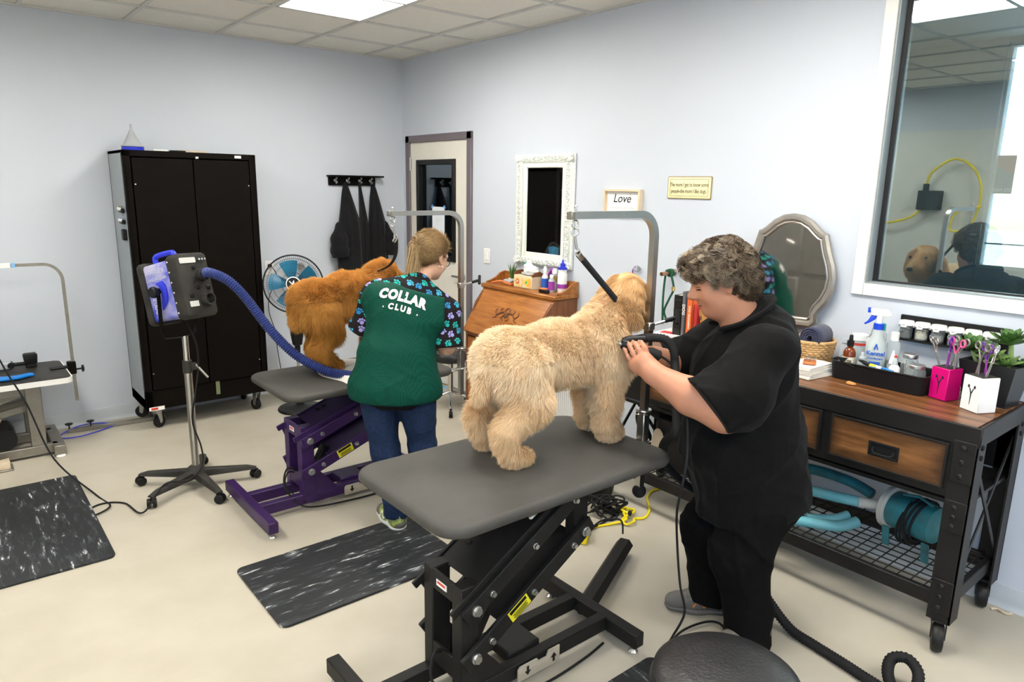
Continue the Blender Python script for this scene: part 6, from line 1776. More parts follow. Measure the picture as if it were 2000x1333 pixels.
# rolling stool behind the purple table
t = thing('rolling_stool', 'black padded rolling stool with chrome base near the door', 'stool', (-.35, -1.27, 0))
MB().lathe([(.10, .40), (.155, .405), (.17, .42), (.17, .455), (.155, .475), (.10, .482), (0, .484)], n=32).obj('seat', 'leather', t)
MB().cyl((0, 0, .12), (0, 0, .41), .022, n=18).obj('gas_lift', 'chrome', t)
for k in range(5):
    a = 2 * PI * k / 5 + .35; m = MB(rotz(a)); m.tube(smooth_path([(.015, 0, .14), (.10, 0, .115), (.20, 0, .085), (.235, 0, .065)], 5), .012, 10); lg = m.obj('leg', 'chrome', t)
    MB(rotz(a)).lathe([(.006, -.014), (.024, -.014), (.027, -.006), (.027, .006), (.024, .014), (.006, .014)], n=16, M=Matrix.Translation((.235, 0, .027)) @ Matrix.Rotation(R(90), 4, 'X')).obj('caster_wheel', 'black_rubber', lg)
    MB(rotz(a)).cyl((.235, 0, .04), (.235, 0, .07), .006, n=8).obj('caster_stem', 'black_plastic', lg)
# foreground stool
t = thing('round_stool', 'black leather stool seat rising at the bottom of the picture', 'stool', (-2.045, -4.925, 0))
MB().lathe([(.08, .545), (.15, .548), (.172, .56), (.178, .58), (.174, .60), (.155, .615), (.10, .622), (0, .624)], n=48).obj('seat', 'leather', t)
MB().torus((0, 0, .575), .1775, .0035, (0, 0, 1), 48, 6).obj('seam_piping', 'leather', t)
MB().cyl((0, 0, .10), (0, 0, .55), .024, n=18).obj('gas_lift', 'chrome', t)
for k in range(5):
    a = 2 * PI * k / 5 + .9; m = MB(rotz(a)); m.tube(smooth_path([(.015, 0, .13), (.10, 0, .105), (.20, 0, .08), (.235, 0, .062)], 5), .012, 10); lg = m.obj('leg', 'chrome', t)
    MB(rotz(a)).lathe([(.006, -.014), (.024, -.014), (.027, -.006), (.027, .006), (.024, .014), (.006, .014)], n=16, M=Matrix.Translation((.235, 0, .027)) @ Matrix.Rotation(R(90), 4, 'X')).obj('caster_wheel', 'black_rubber', lg)

# ---------------------------------------------------------------- industrial bench
YB0, YB1, XF, XB, ZT = -4.955, -3.12, -.565, -.025, .92
t = thing('work_bench', 'industrial wood and black steel workbench on casters along the wall', 'workbench', ((XF + XB) / 2, (YB0 + YB1) / 2, 0))
bo = np.array(t.location); BX = lambda x0, x1, y0, y1, z0, z1: ((( x0 + x1) / 2 - bo[0], (y0 + y1) / 2 - bo[1], (z0 + z1) / 2), (x1 - x0, y1 - y0, z1 - z0))
n_pl = 6; w_ = (XB - XF - .03) / n_pl
for k in range(n_pl):
    c, s_ = BX(XF + .015 + k * w_, XF + .015 + (k + 1) * w_ - .0015, YB0 + .02, YB1 - .02, ZT - .03, ZT - .0005 * (k % 2)); MB().box((0, 0, 0), s_, .0015).obj('plank', 'bench_wood', t).location = c
for (a) in ((XF, XF + .014, YB0, YB1, ZT - .075, ZT + .001), (XB - .014, XB, YB0, YB1, ZT - .075, ZT + .001), (XF + .0145, XB - .0145, YB0, YB0 + .014, ZT - .075, ZT + .001), (XF + .0145, XB - .0145, YB1 - .014, YB1, ZT - .075, ZT + .001)):
    MB().box(*BX(*a), .003).obj('edge_rail', 'bench_steel', t)
rivet_me = None
def rivet(par, p, ax=(-1, 0, 0), r=.011):
    global rivet_me
    if rivet_me is None: rivet_me = MB().sph((0, 0, 0), (.006, .011, .011), 12, 6).obj('rivet', 'bench_steel', par)
    o_ = rivet_me if rivet_me.location.length == 0 and rivet_me.parent == par else link('rivet', rivet_me.data, None, par)
    o_.location = p; o_.rotation_euler = (0, 0, 0 if ax[0] else R(90)); return o_
for (xa, sx) in ((XF, 1), (XB, -1)):
    for (ya, sy) in ((YB0, 1), (YB1, -1)):
        x0, x1 = sorted((xa + sx * .004, xa + sx * .012)); y0, y1 = sorted((ya, ya + sy * .085))
        x2, x3 = sorted((xa + sx * .004, xa + sx * .085)); y2, y3 = sorted((ya + sy * .001, ya + sy * .009))
        m = MB(); m.box(*BX(x0, x1, y0, y1, .125, ZT - .03), .001); m.box(*BX(x2, x3, y2, y3, .125, ZT - .03), .001); leg = m.obj('leg', 'bench_steel', t)
        yc_ = (y0 + y1) / 2 - bo[1]; xf_ = xa - sx * .0 - bo[0]
        if xa == XF:
            for (z0, z1) in ((.50, .625), (.16, .30), (.70, .86)):
                MB().box(*BX(xa - .002, xa + .004, y0 + .006, y1 - .004, z0, z1), .002).obj('gusset_plate', 'bench_steel', leg)
                for zz in (z0 + .025, (z0 + z1) / 2, z1 - .025): rivet(leg, (xf_ - .003, yc_ + .004, zz))
        if sy == 1:
            for zz in (.80, .84): rivet(leg, ((x2 + x3) / 2 - bo[0], ya - bo[1] - .001, zz), (0, 1, 0))
        cc = caster(leg, ((x2 + x3) / 2 - bo[0] - (.015 if xa == XF else -.02), (y0 + y1) / 2 - bo[1], 0), .055, R(200), 'bench_steel', 'bench_steel', .128)
fr = MB().box(*BX(XF + .006, XF + .012, YB0 + .085, YB1 - .085, .63, ZT - .075)); fr.obj('drawer_frame', 'bench_steel', t)
MB().box(*BX(XF + .02, XB - .02, YB0 + .02, YB1 - .02, .60, .615)).obj('drawer_floor', 'bench_steel', t)
MB().box(*BX(XB - .012, XB - .004, YB0 + .02, YB1 - .02, .62, ZT - .04)).obj('back_sheet', 'bench_steel', t)
for (ya, yb) in ((-4.862, -4.412), (-4.375, -3.925), (-3.888, -3.438)):
    d_ = MB().box(*BX(XF - .006, XF + .016, ya + .006, yb - .006, .662, .838), .003).obj('drawer', 'bench_drawer', t)
    m = ring(MB(Matrix.Translation((XF - bo[0], (ya + yb) / 2 - bo[1], .75))), -.215, .215, -.082, .082, .008, -.008, .014, .001); m.obj('drawer_edge', 'bench_steel', d_)
    hM = Matrix.Translation((XF - .006 - bo[0], (ya + yb) / 2 - bo[1], .742))
    m = ring(MB(hM), -.050, .050, -.022, .022, .008, -.006, .0, .001); m.box((-.001, 0, 0), (.003, .10, .044)); h_ = m.obj('handle_plate', 'black_plastic', d_)
    MB(hM).tube(smooth_path([(-.004, -.04, .004), (-.012, -.035, -.012), (-.014, 0, -.016), (-.012, .035, -.012), (-.004, .04, .004)], 5), .004, 8).obj('bail', 'black_plastic', h_)
# lower shelf: rails and wire grid
for (a) in ((XF + .012, XF + .040, YB0 + .06, YB1 - .06, .175, .235), (XB - .04, XB - .012, YB0 + .06, YB1 - .06, .175, .235), (XF + .041, XB - .041, YB0 + .02, YB0 + .045, .175, .235), (XF + .041, XB - .041, YB1 - .045, YB1 - .02, .175, .235)):
    MB().box(*BX(*a), .003).obj('shelf_rail', 'bench_steel', t)
wl = None
for k in range(9):
    p = (XF + .07 + k * .05 - bo[0], 0, .236)
    if wl is None: wl = MB().cyl((0, YB0 + .04 - bo[1], 0), (0, YB1 - .04 - bo[1], 0), .0028, n=6).obj('shelf_wire', 'bench_steel', t); wl.location = p
    else: link('shelf_wire', wl.data, None, t).location = p
wc = None
for k in range(35):
    p = (0, YB0 + .06 + k * .051 - bo[1], .2415)
    if wc is None: wc = MB().cyl((XF + .02 - bo[0], 0, 0), (XB - .02 - bo[0], 0, 0), .0028, n=6).obj('shelf_wire', 'bench_steel', t); wc.location = p
    else: link('shelf_wire', wc.data, None, t).location = p
for ya in (YB0 + .016, YB1 - .016):
    for (za, zb) in ((.26, .78), (.78, .26)):
        a_ = Vector((XF + .05 - bo[0], ya - bo[1] + (.005 if za < zb else 0), za)); b_ = Vector((XB - .05 - bo[0], ya - bo[1] + (.005 if za < zb else 0), zb))
        MB().tube([a_, b_], .014, 4, sx=.3, up=(0, 1, 0)).obj('cross_brace', 'bench_steel', t)

# ---- on the bench
zt = ZT + .001
t = thing('wall_peg_hook', 'copper peg on the wall holding the green rope', 'hook', (0, -3.12, 1.265)); MB().cyl((0, 0, 0), (-.13, -.005, -.004), .012, n=14).obj('peg', 'copper', t); MB().lathe([(.02, 0), (.02, .008)], n=18, M=Matrix.Rotation(R(-90), 4, 'Y')).obj('rose', 'zinc', t)
t = thing('green_rope_leash', 'dark green rope leash hanging from the copper wall peg', 'leash', (-.07, -3.12, 1.26))
MB().tube(smooth_path([(-.015, .0, -.30), (-.012, .01, -.15), (-.008, .005, .0), (0, -.005, .018), (.01, -.01, .014), (.012, -.03, -.03), (.01, -.045, -.09), (.0, -.025, -.15), (-.006, .0, -.22), (-.004, -.02, -.27), (.0, -.06, -.275)], 8), .0065, 8).obj('rope', 'green_rope', t)
m = MB()
for k in range(4): m.torus((.012 + .004 * k, -.008, .004), .019, .006, (1, .15, 0), 18, 7)
m.obj('coil', 'green_rope', t); MB().cyl((.011, -.042, -.075), (.010, -.047, -.10), .011, n=12).obj('brass_ferrule', 'brass', t)
t = thing('glass_wall_hook', 'clear glass wall knob behind the cream dog with purple ribbon', 'hook', (0, -2.85, 1.26)); MB().sph((-.03, 0, 0), .022, 16, 10).obj('knob', 'clear_plastic', t); MB().cyl((0, 0, 0), (-.015, 0, 0), .012).obj('stem', 'zinc', t); MB().tube(smooth_path([(-.02, .01, .01), (-.025, .03, -.005), (-.02, .04, -.03), (-.02, .03, -.06)], 5), .005, 6).obj('ribbon', 'violet', t)
t = thing('spiral_notebook', 'white spiral-bound planner lying flat on the bench under books', 'notebook', (-.16, -3.36, zt))
NM = rotz(R(6))
MB(NM).box((0, 0, .011), (.22, .34, .020), .002).obj('pages', 'page', t); MB(NM).box((0, 0, .022), (.222, .342, .002)).obj('cover', 'label_white', t); MB(NM).box((-.03, .10, .0235), (.06, .10, .001)).obj('red_print', 'label_red', t)
coil = None
for k in range(30):
    p = NM @ Vector((-.110, -.158 + .0109 * k, .0125))
    if coil is None: coil = MB().torus((0, 0, 0), .0125, .0014, (0, 1, .15), 14, 5).obj('coil_ring', 'gloss_white', t); coil.location = p
    else: link('coil_ring', coil.data, None, t).location = p
def book(label, y, th_, h_, dep, mname, tilt=0.0, cat='book', x=-.145, txt=None):
    t_ = thing('book', label, cat, (x, y, zt + .024), 0, 'books standing on the notebook')
    M_ = Matrix.Rotation(tilt, 4, 'X')
    m = MB(M_); m.box((0, th_ / 2 - .0015, h_ / 2), (dep, .003, h_), .0008); m.box((0, -th_ / 2 + .0015, h_ / 2), (dep, .003, h_), .0008); m.box((-dep / 2 + .0015, 0, h_ / 2), (.003, th_, h_), .0008); m.obj('cover', mname, t_)
    MB(M_).box((.003, 0, h_ / 2), (dep - .010, th_ - .006, h_ - .008)).obj('pages', 'page', t_)
    if txt: MB(M_).text(txt[0], txt[1], frame((-dep / 2 - .0003, 0, txt[2]), (0, 0, -1), (0, -1, 0)), .0003, .0005).obj('spine_title', txt[3], t_)
    return t_, M_
b_, M_ = book('thick black leather book with ribbed spine, leftmost of the books', -3.325, .052, .225, .15, 'black_book')
for k in range(4): MB(M_).box((-.0765, 0, .03 + .055 * k), (.003, .052, .006), .001).obj('spine_band', 'black_book', b_)
book('thin grey dog book between the black and orange books', -3.369, .022, .25, .16, 'grey_book', 0, txt=('DOG', .026, .15, 'gloss_white'))
book('bright orange hardback book beside the thin grey book', -3.405, .036, .22, .15, 'orange_book', 0, txt=('DOG GROOMING', .016, .11, 'label_cream'))
book('red book standing right of the orange hardback', -3.445, .026, .185, .14, 'red_book', 0)
book('brown paperback leaning at the right end of the books', -3.500, .014, .165, .12, 'treat', R(-14), txt=('Sit', .022, .12, 'ink'))
# shaped pewter mirror on the wall
half = [(0, .275), (.05, .268), (.10, .243), (.14, .208), (.168, .188), (.182, .186), (.188, .160), (.205, .105), (.232, .04), (.245, -.02), (.240, -.08), (.215, -.14), (.180, -.185), (.165, -.215), (.168, -.25), (.15, -.268), (.08, -.272)]
out = half + [(-a, b) for a, b in half[::-1][:-1]] + []
out = [(-a, b) for a, b in half][::-1][:-1] + half
t = thing('shaped_mirror', 'curvy pewter framed mirror on the wall behind the wicker basket', 'mirror', (-.034, -3.865, 1.355), R(-2))
SMM = frame((0, 0, 0), (0, -1, 0), (0, 0, 1))
P3 = [SMM @ Vector((a, b, 0)) for a, b in out] + [SMM @ Vector((0, -.272, 0))]
m = MB(); m.tube([SMM @ Vector((a * .955, b * .962, .006)) for a, b in out], .020, 8, closed=True, sx=1.0, up=(1, 0, 0)); m.obj('frame', 'pewter', t)
m = MB(); m.tube([SMM @ Vector((a * .86, b * .875, .014)) for a, b in out], .006, 6, closed=True); m.obj('inner_bead', 'pewter', t)
MB(SMM).prism([(a * .90, b * .91) for a, b in out], .002, .006).obj('glass', 'smoky_mirror', t)
# wicker baskets with towels
def basket(label, loc, r0, r1, h_, group):
    t_ = thing('wicker_basket', label, 'basket', loc, 0, group)
    m = MB(); nr = 11
    for i in range(nr):
        z = .006 + (h_ - .012) * i / (nr - 1); r_ = r0 + (r1 - r0) * (i / (nr - 1)) ** .8
        m.tube([((r_ + (.0035 if (k + i) % 2 else -.0035)) * math.cos(2 * PI * k / 44), (r_ + (.0035 if (k + i) % 2 else -.0035)) * math.sin(2 * PI * k / 44), z) for k in range(44)], h_ / nr * .52, 6, closed=True)
    tag(m.obj('woven_wall', 'wicker', t_), kind='stuff')
    st = None
    for k in range(22):
        a = 2 * PI * k / 22
        if st is None: st = MB().tube([(r0 - .002, 0, .002), (r0 + (r1 - r0) * .6, 0, h_ * .5), (r1 - .002, 0, h_ - .004)], .0028, 6).obj('stake', 'wicker', t_)
        else: s2 = link('stake', st.data, None, t_); s2.rotation_euler = (0, 0, a)
    MB().torus((0, 0, h_), r1, .008, (0, 0, 1), 40, 8).obj('rim', 'wicker', t_)
    MB().lathe([(r0, .002), (r0, .006), (.0, .006)], n=30).obj('floor', 'wicker', t_)
    return t_
basket('round wicker basket of rolled navy towels on the bench', (-.155, -4.085, zt), .078, .102, .125, 'wicker baskets on the bench')
basket('wicker basket half hidden behind the person below the curvy mirror', (-.135, -3.845, zt), .080, .100, .155, 'wicker baskets on the bench')
def towel_roll(label, loc, rz, L_=.15, r=.045):
    t_ = thing('rolled_towel', label, 'towel', loc, rz, 'rolled navy towels in the basket')
    P_ = []
    for k in range(70):
        a = k / 69 * 2 * PI * 3.6; rr_ = .008 + (r - .008) * k / 69; P_.append((rr_ * math.cos(a), rr_ * math.sin(a)))
    V = []; F = []
    for k, (a, b) in enumerate(P_):
        for x_ in (-L_ / 2, -L_ / 6, L_ / 6, L_ / 2): V.append((x_ + .002 * math.sin(k), a, b + r))
    for k in range(69):
        for j in range(3): F.append((k * 4 + j, k * 4 + j + 1, (k + 1) * 4 + j + 1, (k + 1) * 4 + j))
    o_ = MB().add(V, F).obj('roll', 'navy_towel', t_, 80); md = o_.modifiers.new('thickness', 'SOLIDIFY'); md.thickness = .0075
    return t_
towel_roll('rolled navy towel on top of the wicker basket, spiral end showing', (-.165, -4.105, zt + .10), R(5), .15, .046)
towel_roll('second rolled navy towel behind the first in the basket', (-.125, -4.06, zt + .035), R(20), .10, .034)
# paper stack with brush
t = thing('paper_stack', 'stack of white papers at the bench edge beside the basket', 'papers', (-.345, -4.185, zt))
for k in range(6):
    MB(rotz(R(-8 + 3 * (k % 3)))).box((.003 * (k % 2), .002 * k, .0045 + .009 * k), (.19, .13, .0082), .0008).obj('pad', 'label_white' if k % 2 else 'page', t)
t = thing('wire_brush', 'wire slicker brush with orange frame lying on the papers', 'brush', (-.355, -4.185, zt + .056)); MB(rotz(R(25))).box((0, 0, .006), (.075, .055, .010), .003).obj('base', 'orange', t)
m = MB(rotz(R(25)))
for i in range(11):
    for j in range(8): m.cyl((-.031 + .0062 * i, -.021 + .006 * j, .010), (-.031 + .0062 * i + .003, -.021 + .006 * j, .032), .0007, n=3, cap=False)
tag(m.obj('pins', 'zinc', t), kind='stuff')
# black tray and its bottles
t = thing('black_tray', 'long black plastic tray holding bottles and jars on the bench', 'tray', (-.215, -4.457, zt))
w, l, h_ = .20, .405, .082
m = MB(); pts0 = rrect(w, l, .03); V = []; F = []; n_ = len(pts0)
for (sc, z) in (((w - .02) / w, 0), (1, h_), ((w - .008) / w, h_), ((w - .018) / w, .033)):
    V += [(p[0] * sc, p[1] * (l - (w - w * sc)) / l, z) for p in pts0]
for i in range(3):
    for k in range(n_): F.append((i * n_ + k, i * n_ + (k + 1) % n_, (i + 1) * n_ + (k + 1) % n_, (i + 1) * n_ + k))
F += [tuple(range(n_ - 1, -1, -1)), tuple(3 * n_ + k for k in range(n_))]
m.add(V, F).obj('tray', 'black_plastic', t); MB().tube([(p[0], p[1], h_) for p in pts0], .0035, 6, closed=True).obj('rim', 'black_plastic', t)
tz = zt + .034
g = 'bottles in the black tray'
t = bottle('trigger_bottle', 'large cloudy spray bottle with blue trigger in black tray', (-.205, -4.405, tz), [(.040, 0), (.043, .008), (.043, .115), (.036, .145), (.024, .170), (.022, .20)], 'cloudy', [(.0215, .20), (.0215, .226), (.017, .228)], 'trigger_blue', None, None, g)
m = MB(); m.cyl((0, 0, .226), (0, 0, .262), .013, n=14); m.prism([(-.035, .262), (.035, .258), (.048, .268), (.030, .290), (-.040, .292)], -.012, .012, Matrix(((.35, 0, .94, 0), (-.94, 0, .35, 0), (0, 1, 0, 0), (0, 0, 0, 1))), .003); m.obj('spray_head', 'gloss_white', t)
TM_ = Matrix(((.35, 0, .94, 0), (-.94, 0, .35, 0), (0, 1, 0, 0), (0, 0, 0, 1)))
MB(TM_).prism([(-.050, .272), (-.036, .272), (-.036, .294), (-.050, .294)], -.010, .010, None, .003).obj('nozzle', 'trigger_blue', t)
MB(TM_).prism([(-.012, .262), (-.030, .270), (-.046, .235), (-.060, .222), (-.055, .217), (-.036, .228), (-.015, .245)], -.008, .008, None, .003).obj('trigger', 'trigger_blue', t)
FM_ = lambda z: frame((-.0405, -.0175, z), (.40, -.917, 0), (0, 0, 1))
MB().text('Kennel', .026, FM_(.098), .0006, .0008).obj('brand_lettering', 'print_blue', t); MB().text('Disinfectant', .0125, FM_(.076), .0005, .0003).obj('product_lettering', 'print_blue', t); MB(FM_(.128)).prism([(-.010, -.012), (-.004, -.012), (0, .004), (.004, -.012), (.010, -.012), (.002, .014), (-.002, .014)], 0, .0008).obj('logo', 'print_blue', t)
MB(FM_(.055)).box((0, 0, 0), (.045, .012, .0008)).obj('text_block', 'print_blue', t)
t = bottle('amber_bottle', 'small amber spray bottle with black cap in black tray', (-.262, -4.318, tz), [(.024, 0), (.0265, .005), (.0265, .088), (.021, .102), (.012, .110), (.012, .117)], 'amber', [(.015, .117), (.015, .140), (.009, .142), (.008, .164), (.006, .167)], 'black_plastic', 'label_cream', (.0256, .012, .068), g)
MB().text('1725', .014, frame((-.0257, -.0095, .05), (.35, -.94, 0), (0, 0, 1)), .0004, .0004).obj('lettering', 'ink', t)
bottle('clear_bottle', 'clear plastic bottle with clear cap at the tray left end', (-.225, -4.278, tz), [(.022, 0), (.023, .005), (.023, .09), (.018, .108), (.014, .115)], 'clear_plastic', [(.016, .115), (.016, .14), (.012, .142)], 'clear_plastic', 'ink_grey', (.0205, .006, .055), g)
bottle('white_tub', 'white tub with red band at the back of black tray', (-.145, -4.305, tz), [(.032, 0), (.033, .005), (.033, .128)], 'cloudy', [(.036, .128), (.036, .152), (.033, .155)], 'gloss_white', 'label_red', (.0332, .105, .116), g)
bottle('pump_bottle', 'white pump bottle with grey top behind the spray bottle', (-.145, -4.36, tz), [(.024, 0), (.025, .13), (.018, .145)], 'gloss_white', [(.014, .145), (.014, .160), (.009, .165), (.007, .19), (.004, .192)], 'zinc', None, None, g)
bottle('tall_flask', 'tall cloudy bottle with white cap behind the blue trigger', (-.140, -4.452, tz), [(.026, 0), (.027, .005), (.027, .135), (.016, .15)], 'clear_plastic', [(.018, .15), (.018, .185), (.015, .188)], 'gloss_white', None, None, g)
bottle('teal_cap_bottle', 'bottle with a teal cap peeking behind the blue trigger', (-.135, -4.395, tz), [(.018, 0), (.019, .17), (.010, .185)], 'clear_plastic', [(.012, .185), (.012, .215), (.009, .218)], 'cap_teal', None, None, g)
bottle('glue_bottle', 'white nozzle bottle with a red tip in the tray front', (-.275, -4.520, tz), [(.021, 0), (.022, .004), (.022, .06), (.012, .072)], 'gloss_white', [(.012, .072), (.010, .085), (.004, .105)], 'cloudy', None, None, g)
o = MB().sph((-.275, -4.520, tz + .108), .0065, 10, 8); pt = [x for x in bpy.data.objects if x.name.startswith('glue_bottle')][0]; o.v = [(a - pt.location.x, b - pt.location.y, c - pt.location.z) for a, b, c in o.v]; o.obj('red_tip', 'label_red', pt)
bottle('nozzle_bottle', 'clear bottle with pointed white nozzle in the black tray', (-.215, -4.485, tz), [(.020, 0), (.021, .05), (.018, .062)], 'clear_plastic', [(.015, .062), (.013, .075), (.003, .12)], 'gloss_white', None, None, g)
bottle('dropper_bottle', 'small clear dropper bottle in front of the spray bottle', (-.275, -4.382, tz), [(.018, 0), (.019, .055), (.012, .065)], 'clear_plastic', [(.013, .065), (.013, .08), (.008, .082), (.007, .10)], 'cloudy', None, None, g)
def mason(label, loc, r, h_, fill):
    t_ = thing('glass_jar', label, 'jar', loc, 0, 'glass jars in the black tray')
    MB().lathe([(r * .85, 0), (r, .008), (r, h_ * .66), (r * .82, h_ * .80), (r * .80, h_ * .84), (r * .77, h_ * .84), (r * .79, h_ * .78), (r * .96, h_ * .64), (r * .96, .010), (0, .008)], n=28).obj('glass', 'jar_glass', t_)
    MB().lathe([(r * .84, h_ * .84), (r * .86, h_ * .85), (r * .86, h_ * .98), (r * .82, h_)], n=32).obj('lid', 'zinc', t_)
    if fill == 'swabs':
        for k in range(18):
            a = 2.4 * k; q = r * .55 * math.sqrt(k / 18); m_ = MB(); x_, y_ = q * math.cos(a), q * math.sin(a)
            m_.cyl((x_ * .8, y_ * .8, .012), (x_ * 1.15, y_ * 1.15, h_ * .66), .0016, n=5); m_.sph((x_ * 1.15, y_ * 1.15, h_ * .66), (.004, .004, .007), 7, 5); m_.obj('swab', 'gloss_white', t_)
    else:
        for k in range(14):
            a = 2.4 * k; q = r * .6 * math.sqrt(k / 14); MB().torus((q * math.cos(a), q * math.sin(a), .016 + .006 * (k % 3)), .008, .0018, (math.cos(k), math.sin(k), .6), 12, 5).obj('metal_ring', 'zinc', t_)
mason('glass jar of cotton swabs with metal lid in black tray', (-.195, -4.548, tz), .034, .115, 'swabs')
mason('squat glass jar with metal lid at the tray right end', (-.262, -4.600, tz), .040, .088, 'rings')
t = thing('black_hair_clip', 'black claw clip hooked over the front of the tray', 'clip', (-.317, -4.315, zt + .082))
m = MB(); m.prism([(-.022, .022), (.022, .022), (.008, .004), (.012, -.006), (-.012, -.006), (-.008, .004)], -.004, .006, frame((0, 0, 0), (.3, -.95, 0), (0, 0, 1)), .001); m.cyl((0, .0, .003), (0, -.055, -.012), .002, n=6); m.obj('clip', 'black_plastic', t)
t = thing('marker_pen', 'black and yellow marker lying in the tray front', 'pen', (-.292, -4.43, zt + .083)); MB(rotz(R(80))).cyl((-.05, 0, 0), (-.008, 0, .002), .009, n=12).obj('white_end', 'gloss_white', t); MB(rotz(R(80))).cyl((-.022, 0, .001), (.004, 0, .002), .0105, n=12).obj('yellow_band', 'yellow_cord', t); MB(rotz(R(80))).cyl((-.072 + .075, 0, .002), (-.09 - .045 + .19, 0, .016), .008, n=10).obj('barrel', 'black_plastic', t)
t = thing('blue_comb', 'pale blue comb lying along the tray front edge', 'comb', (-.300, -4.478, zt + .080)); MB().tube(smooth_path([(0, .05, 0), (0, .0, .006), (0, -.05, .0)], 6), .006, 8).obj('spine', 'sky_blue', t)
# pink and white shears blocks
def shears(parent, M_, hm, bm='zinc', L_=.10, open_=.12):
    for sg in (-1, 1):
        Ma = M_ @ Matrix.Rotation(sg * open_, 4, 'Y')
        MB(Ma).prism([(-.004, -L_ * .9), (.004, -L_ * .9), (.005, 0), (-.005, 0)], sg * .002 - .0012, sg * .002 + .0012, SX).obj('blade', bm, parent)
        m = MB(Ma); m.tube([(0, sg * .002, 0), (sg * .006, sg * .002, .025), (sg * .012, sg * .002, .038)], .0036, 6); m.torus((sg * .018, sg * .002, .052), .014, .0038, (0, 1, 0), 16, 6); m.obj('handle_ring', hm, parent)
    MB(M_).cyl((0, -.006, 0), (0, .006, 0), .0035, n=8).obj('pivot', 'zinc', parent)
def shear_block(label, loc, rz, mname, s_=.100, h_=.118):
    t_ = thing('shears_block', label, 'shears holder', loc, rz, 'shears holders')
    MB().box((0, 0, h_ / 2), (s_, s_, h_), .002).obj('block', mname, t_); MB().box((0, 0, h_ + .0005), (s_ - .012, s_ - .012, .003)).obj('pad', 'dusty_black', t_)
    m = MB(frame((-s_ / 2 - .0004, .0, h_ * .5), (0, -1, 0), (0, 0, 1)))
    m.prism([(-.0015, -.040), (.0, -.045), (.003, .0), (.012, .022), (.008, .022), (.001, .006), (-.006, .022), (-.010, .022), (-.002, .0)], 0, .0006)
    m.sph((-.013, .028, 0), (.005, .007, .0008), 10, 6); m.sph((.014, .028, 0), (.005, .007, .0008), 10, 6); m.obj('scissor_print', 'ink', t_)
    return t_
pk = shear_block('hot pink shears block with scissor print on the bench', (-.245, -4.712, zt), R(-19), 'pink', .078, .132)
wb_ = shear_block('white shears block with scissor print, nearest the bench corner', (-.315, -4.858, zt), R(-27), 'gloss_white', .084, .138)
def shear_thing(label, base, x, y, z, rz, tilt, hm, bm='zinc', open_=.10):
    L = base.matrix_basis @ Vector((x, y, z)); t_ = thing('grooming_shears', label, 'shears', L, base.rotation_euler[2] + rz, 'shears standing in the holders')
    shears(t_, Matrix.Rotation(tilt, 4, 'X') @ Matrix.Translation((0, 0, .062)), hm, bm, .07, open_); return t_
shear_thing('silver shears leaning left out of the pink block', pk, -.016, .025, .132, R(60), R(-18), 'chrome', 'zinc', .02)
shear_thing('shears with purple and pink handles upright in the pink block', pk, .0, .004, .132, R(20), R(2), 'purple', 'violet', .03)
shear_thing('shears with wide pink finger rings in the pink block', pk, -.004, -.022, .132, R(75), R(3), 'hot_pink', 'zinc', .22)
shear_thing('shears with black rings at the back of the pink block', pk, .022, -.015, .132, R(75), R(6), 'pewter', 'zinc', .16)
shear_thing('silver shears with dark rings at the left of white block', wb_, .0, .026, .138, R(80), R(4), 'pewter', 'zinc', .14)
shear_thing('shears with purple rings in the middle of white block', wb_, .016, .004, .138, R(70), R(-4), 'purple', 'violet', .16)
shear_thing('silver shears leaning right in the white block', wb_, -.008, -.024, .138, R(30), R(10), 'chrome', 'zinc', .04)
# succulent planter
t = thing('succulent_planter', 'black planter of green rosette succulents at the bench corner', 'plant', (-.135, -4.845, zt), R(-8))
MB().prism([(-.062, -.085), (.062, -.085), (.062, .085), (-.062, .085)], 0, .004).obj('foot', 'planter_black', t)
V = []; F = []
for (a, b, z) in ((.058, .080, .004), (.075, .105, .165), (.067, .097, .165), (.064, .094, .145)):
    V += [(-a, -b, z), (a, -b, z), (a, b, z), (-a, b, z)]
for i in range(3):
    for k in range(4): F.append((i * 4 + k, i * 4 + (k + 1) % 4, (i + 1) * 4 + (k + 1) % 4, (i + 1) * 4 + k))
F += [(12, 13, 14, 15), (3, 2, 1, 0)]
MB().add(V, F).obj('pot', 'planter_black', t); MB().box((0, 0, .146), (.125, .185, .006)).obj('soil', 'soil', t)
def leaf_mesh(L_, w_):
    V = []; F = []; n_ = 6
    for i in range(n_ + 1):
        s = i / n_; ww = w_ * (math.sin(PI * min(1, .12 + s * .80)) ** .8) * (1 - .25 * (s > .97)); zz = .18 * L_ * s * s
        V += [(L_ * s, -ww, zz + ww * .35), (L_ * s, 0, zz - ww * .12), (L_ * s, ww, zz + ww * .35)]
    for i in range(n_):
        for j in range(2): F.append((i * 3 + j, (i + 1) * 3 + j, (i + 1) * 3 + j + 1, i * 3 + j + 1))
    return V, F
leaf_cache = {}
def rosette(par, c, r_, n_, mname, tilt=(0, 0)):
    key = mname
    for k in range(n_):
        f = k / n_; a = 2.399 * k; el = R(8 + 62 * (1 - f)) ; s = r_ * (.45 + .55 * f)
        if key not in leaf_cache:
            o_ = MB().add(*leaf_mesh(1.0, .21)).obj('leaf', mname, par, 80); md = o_.data; leaf_cache[key] = md
        else: o_ = link('leaf', leaf_cache[key], None, par)
        o_.location = c; o_.scale = (s, s, s)
        o_.rotation_euler = (Matrix.Rotation(tilt[0], 4, 'X') @ Matrix.Rotation(tilt[1], 4, 'Y') @ Matrix.Rotation(a, 4, 'Z') @ Matrix.Rotation(-el, 4, 'Y')).to_euler()
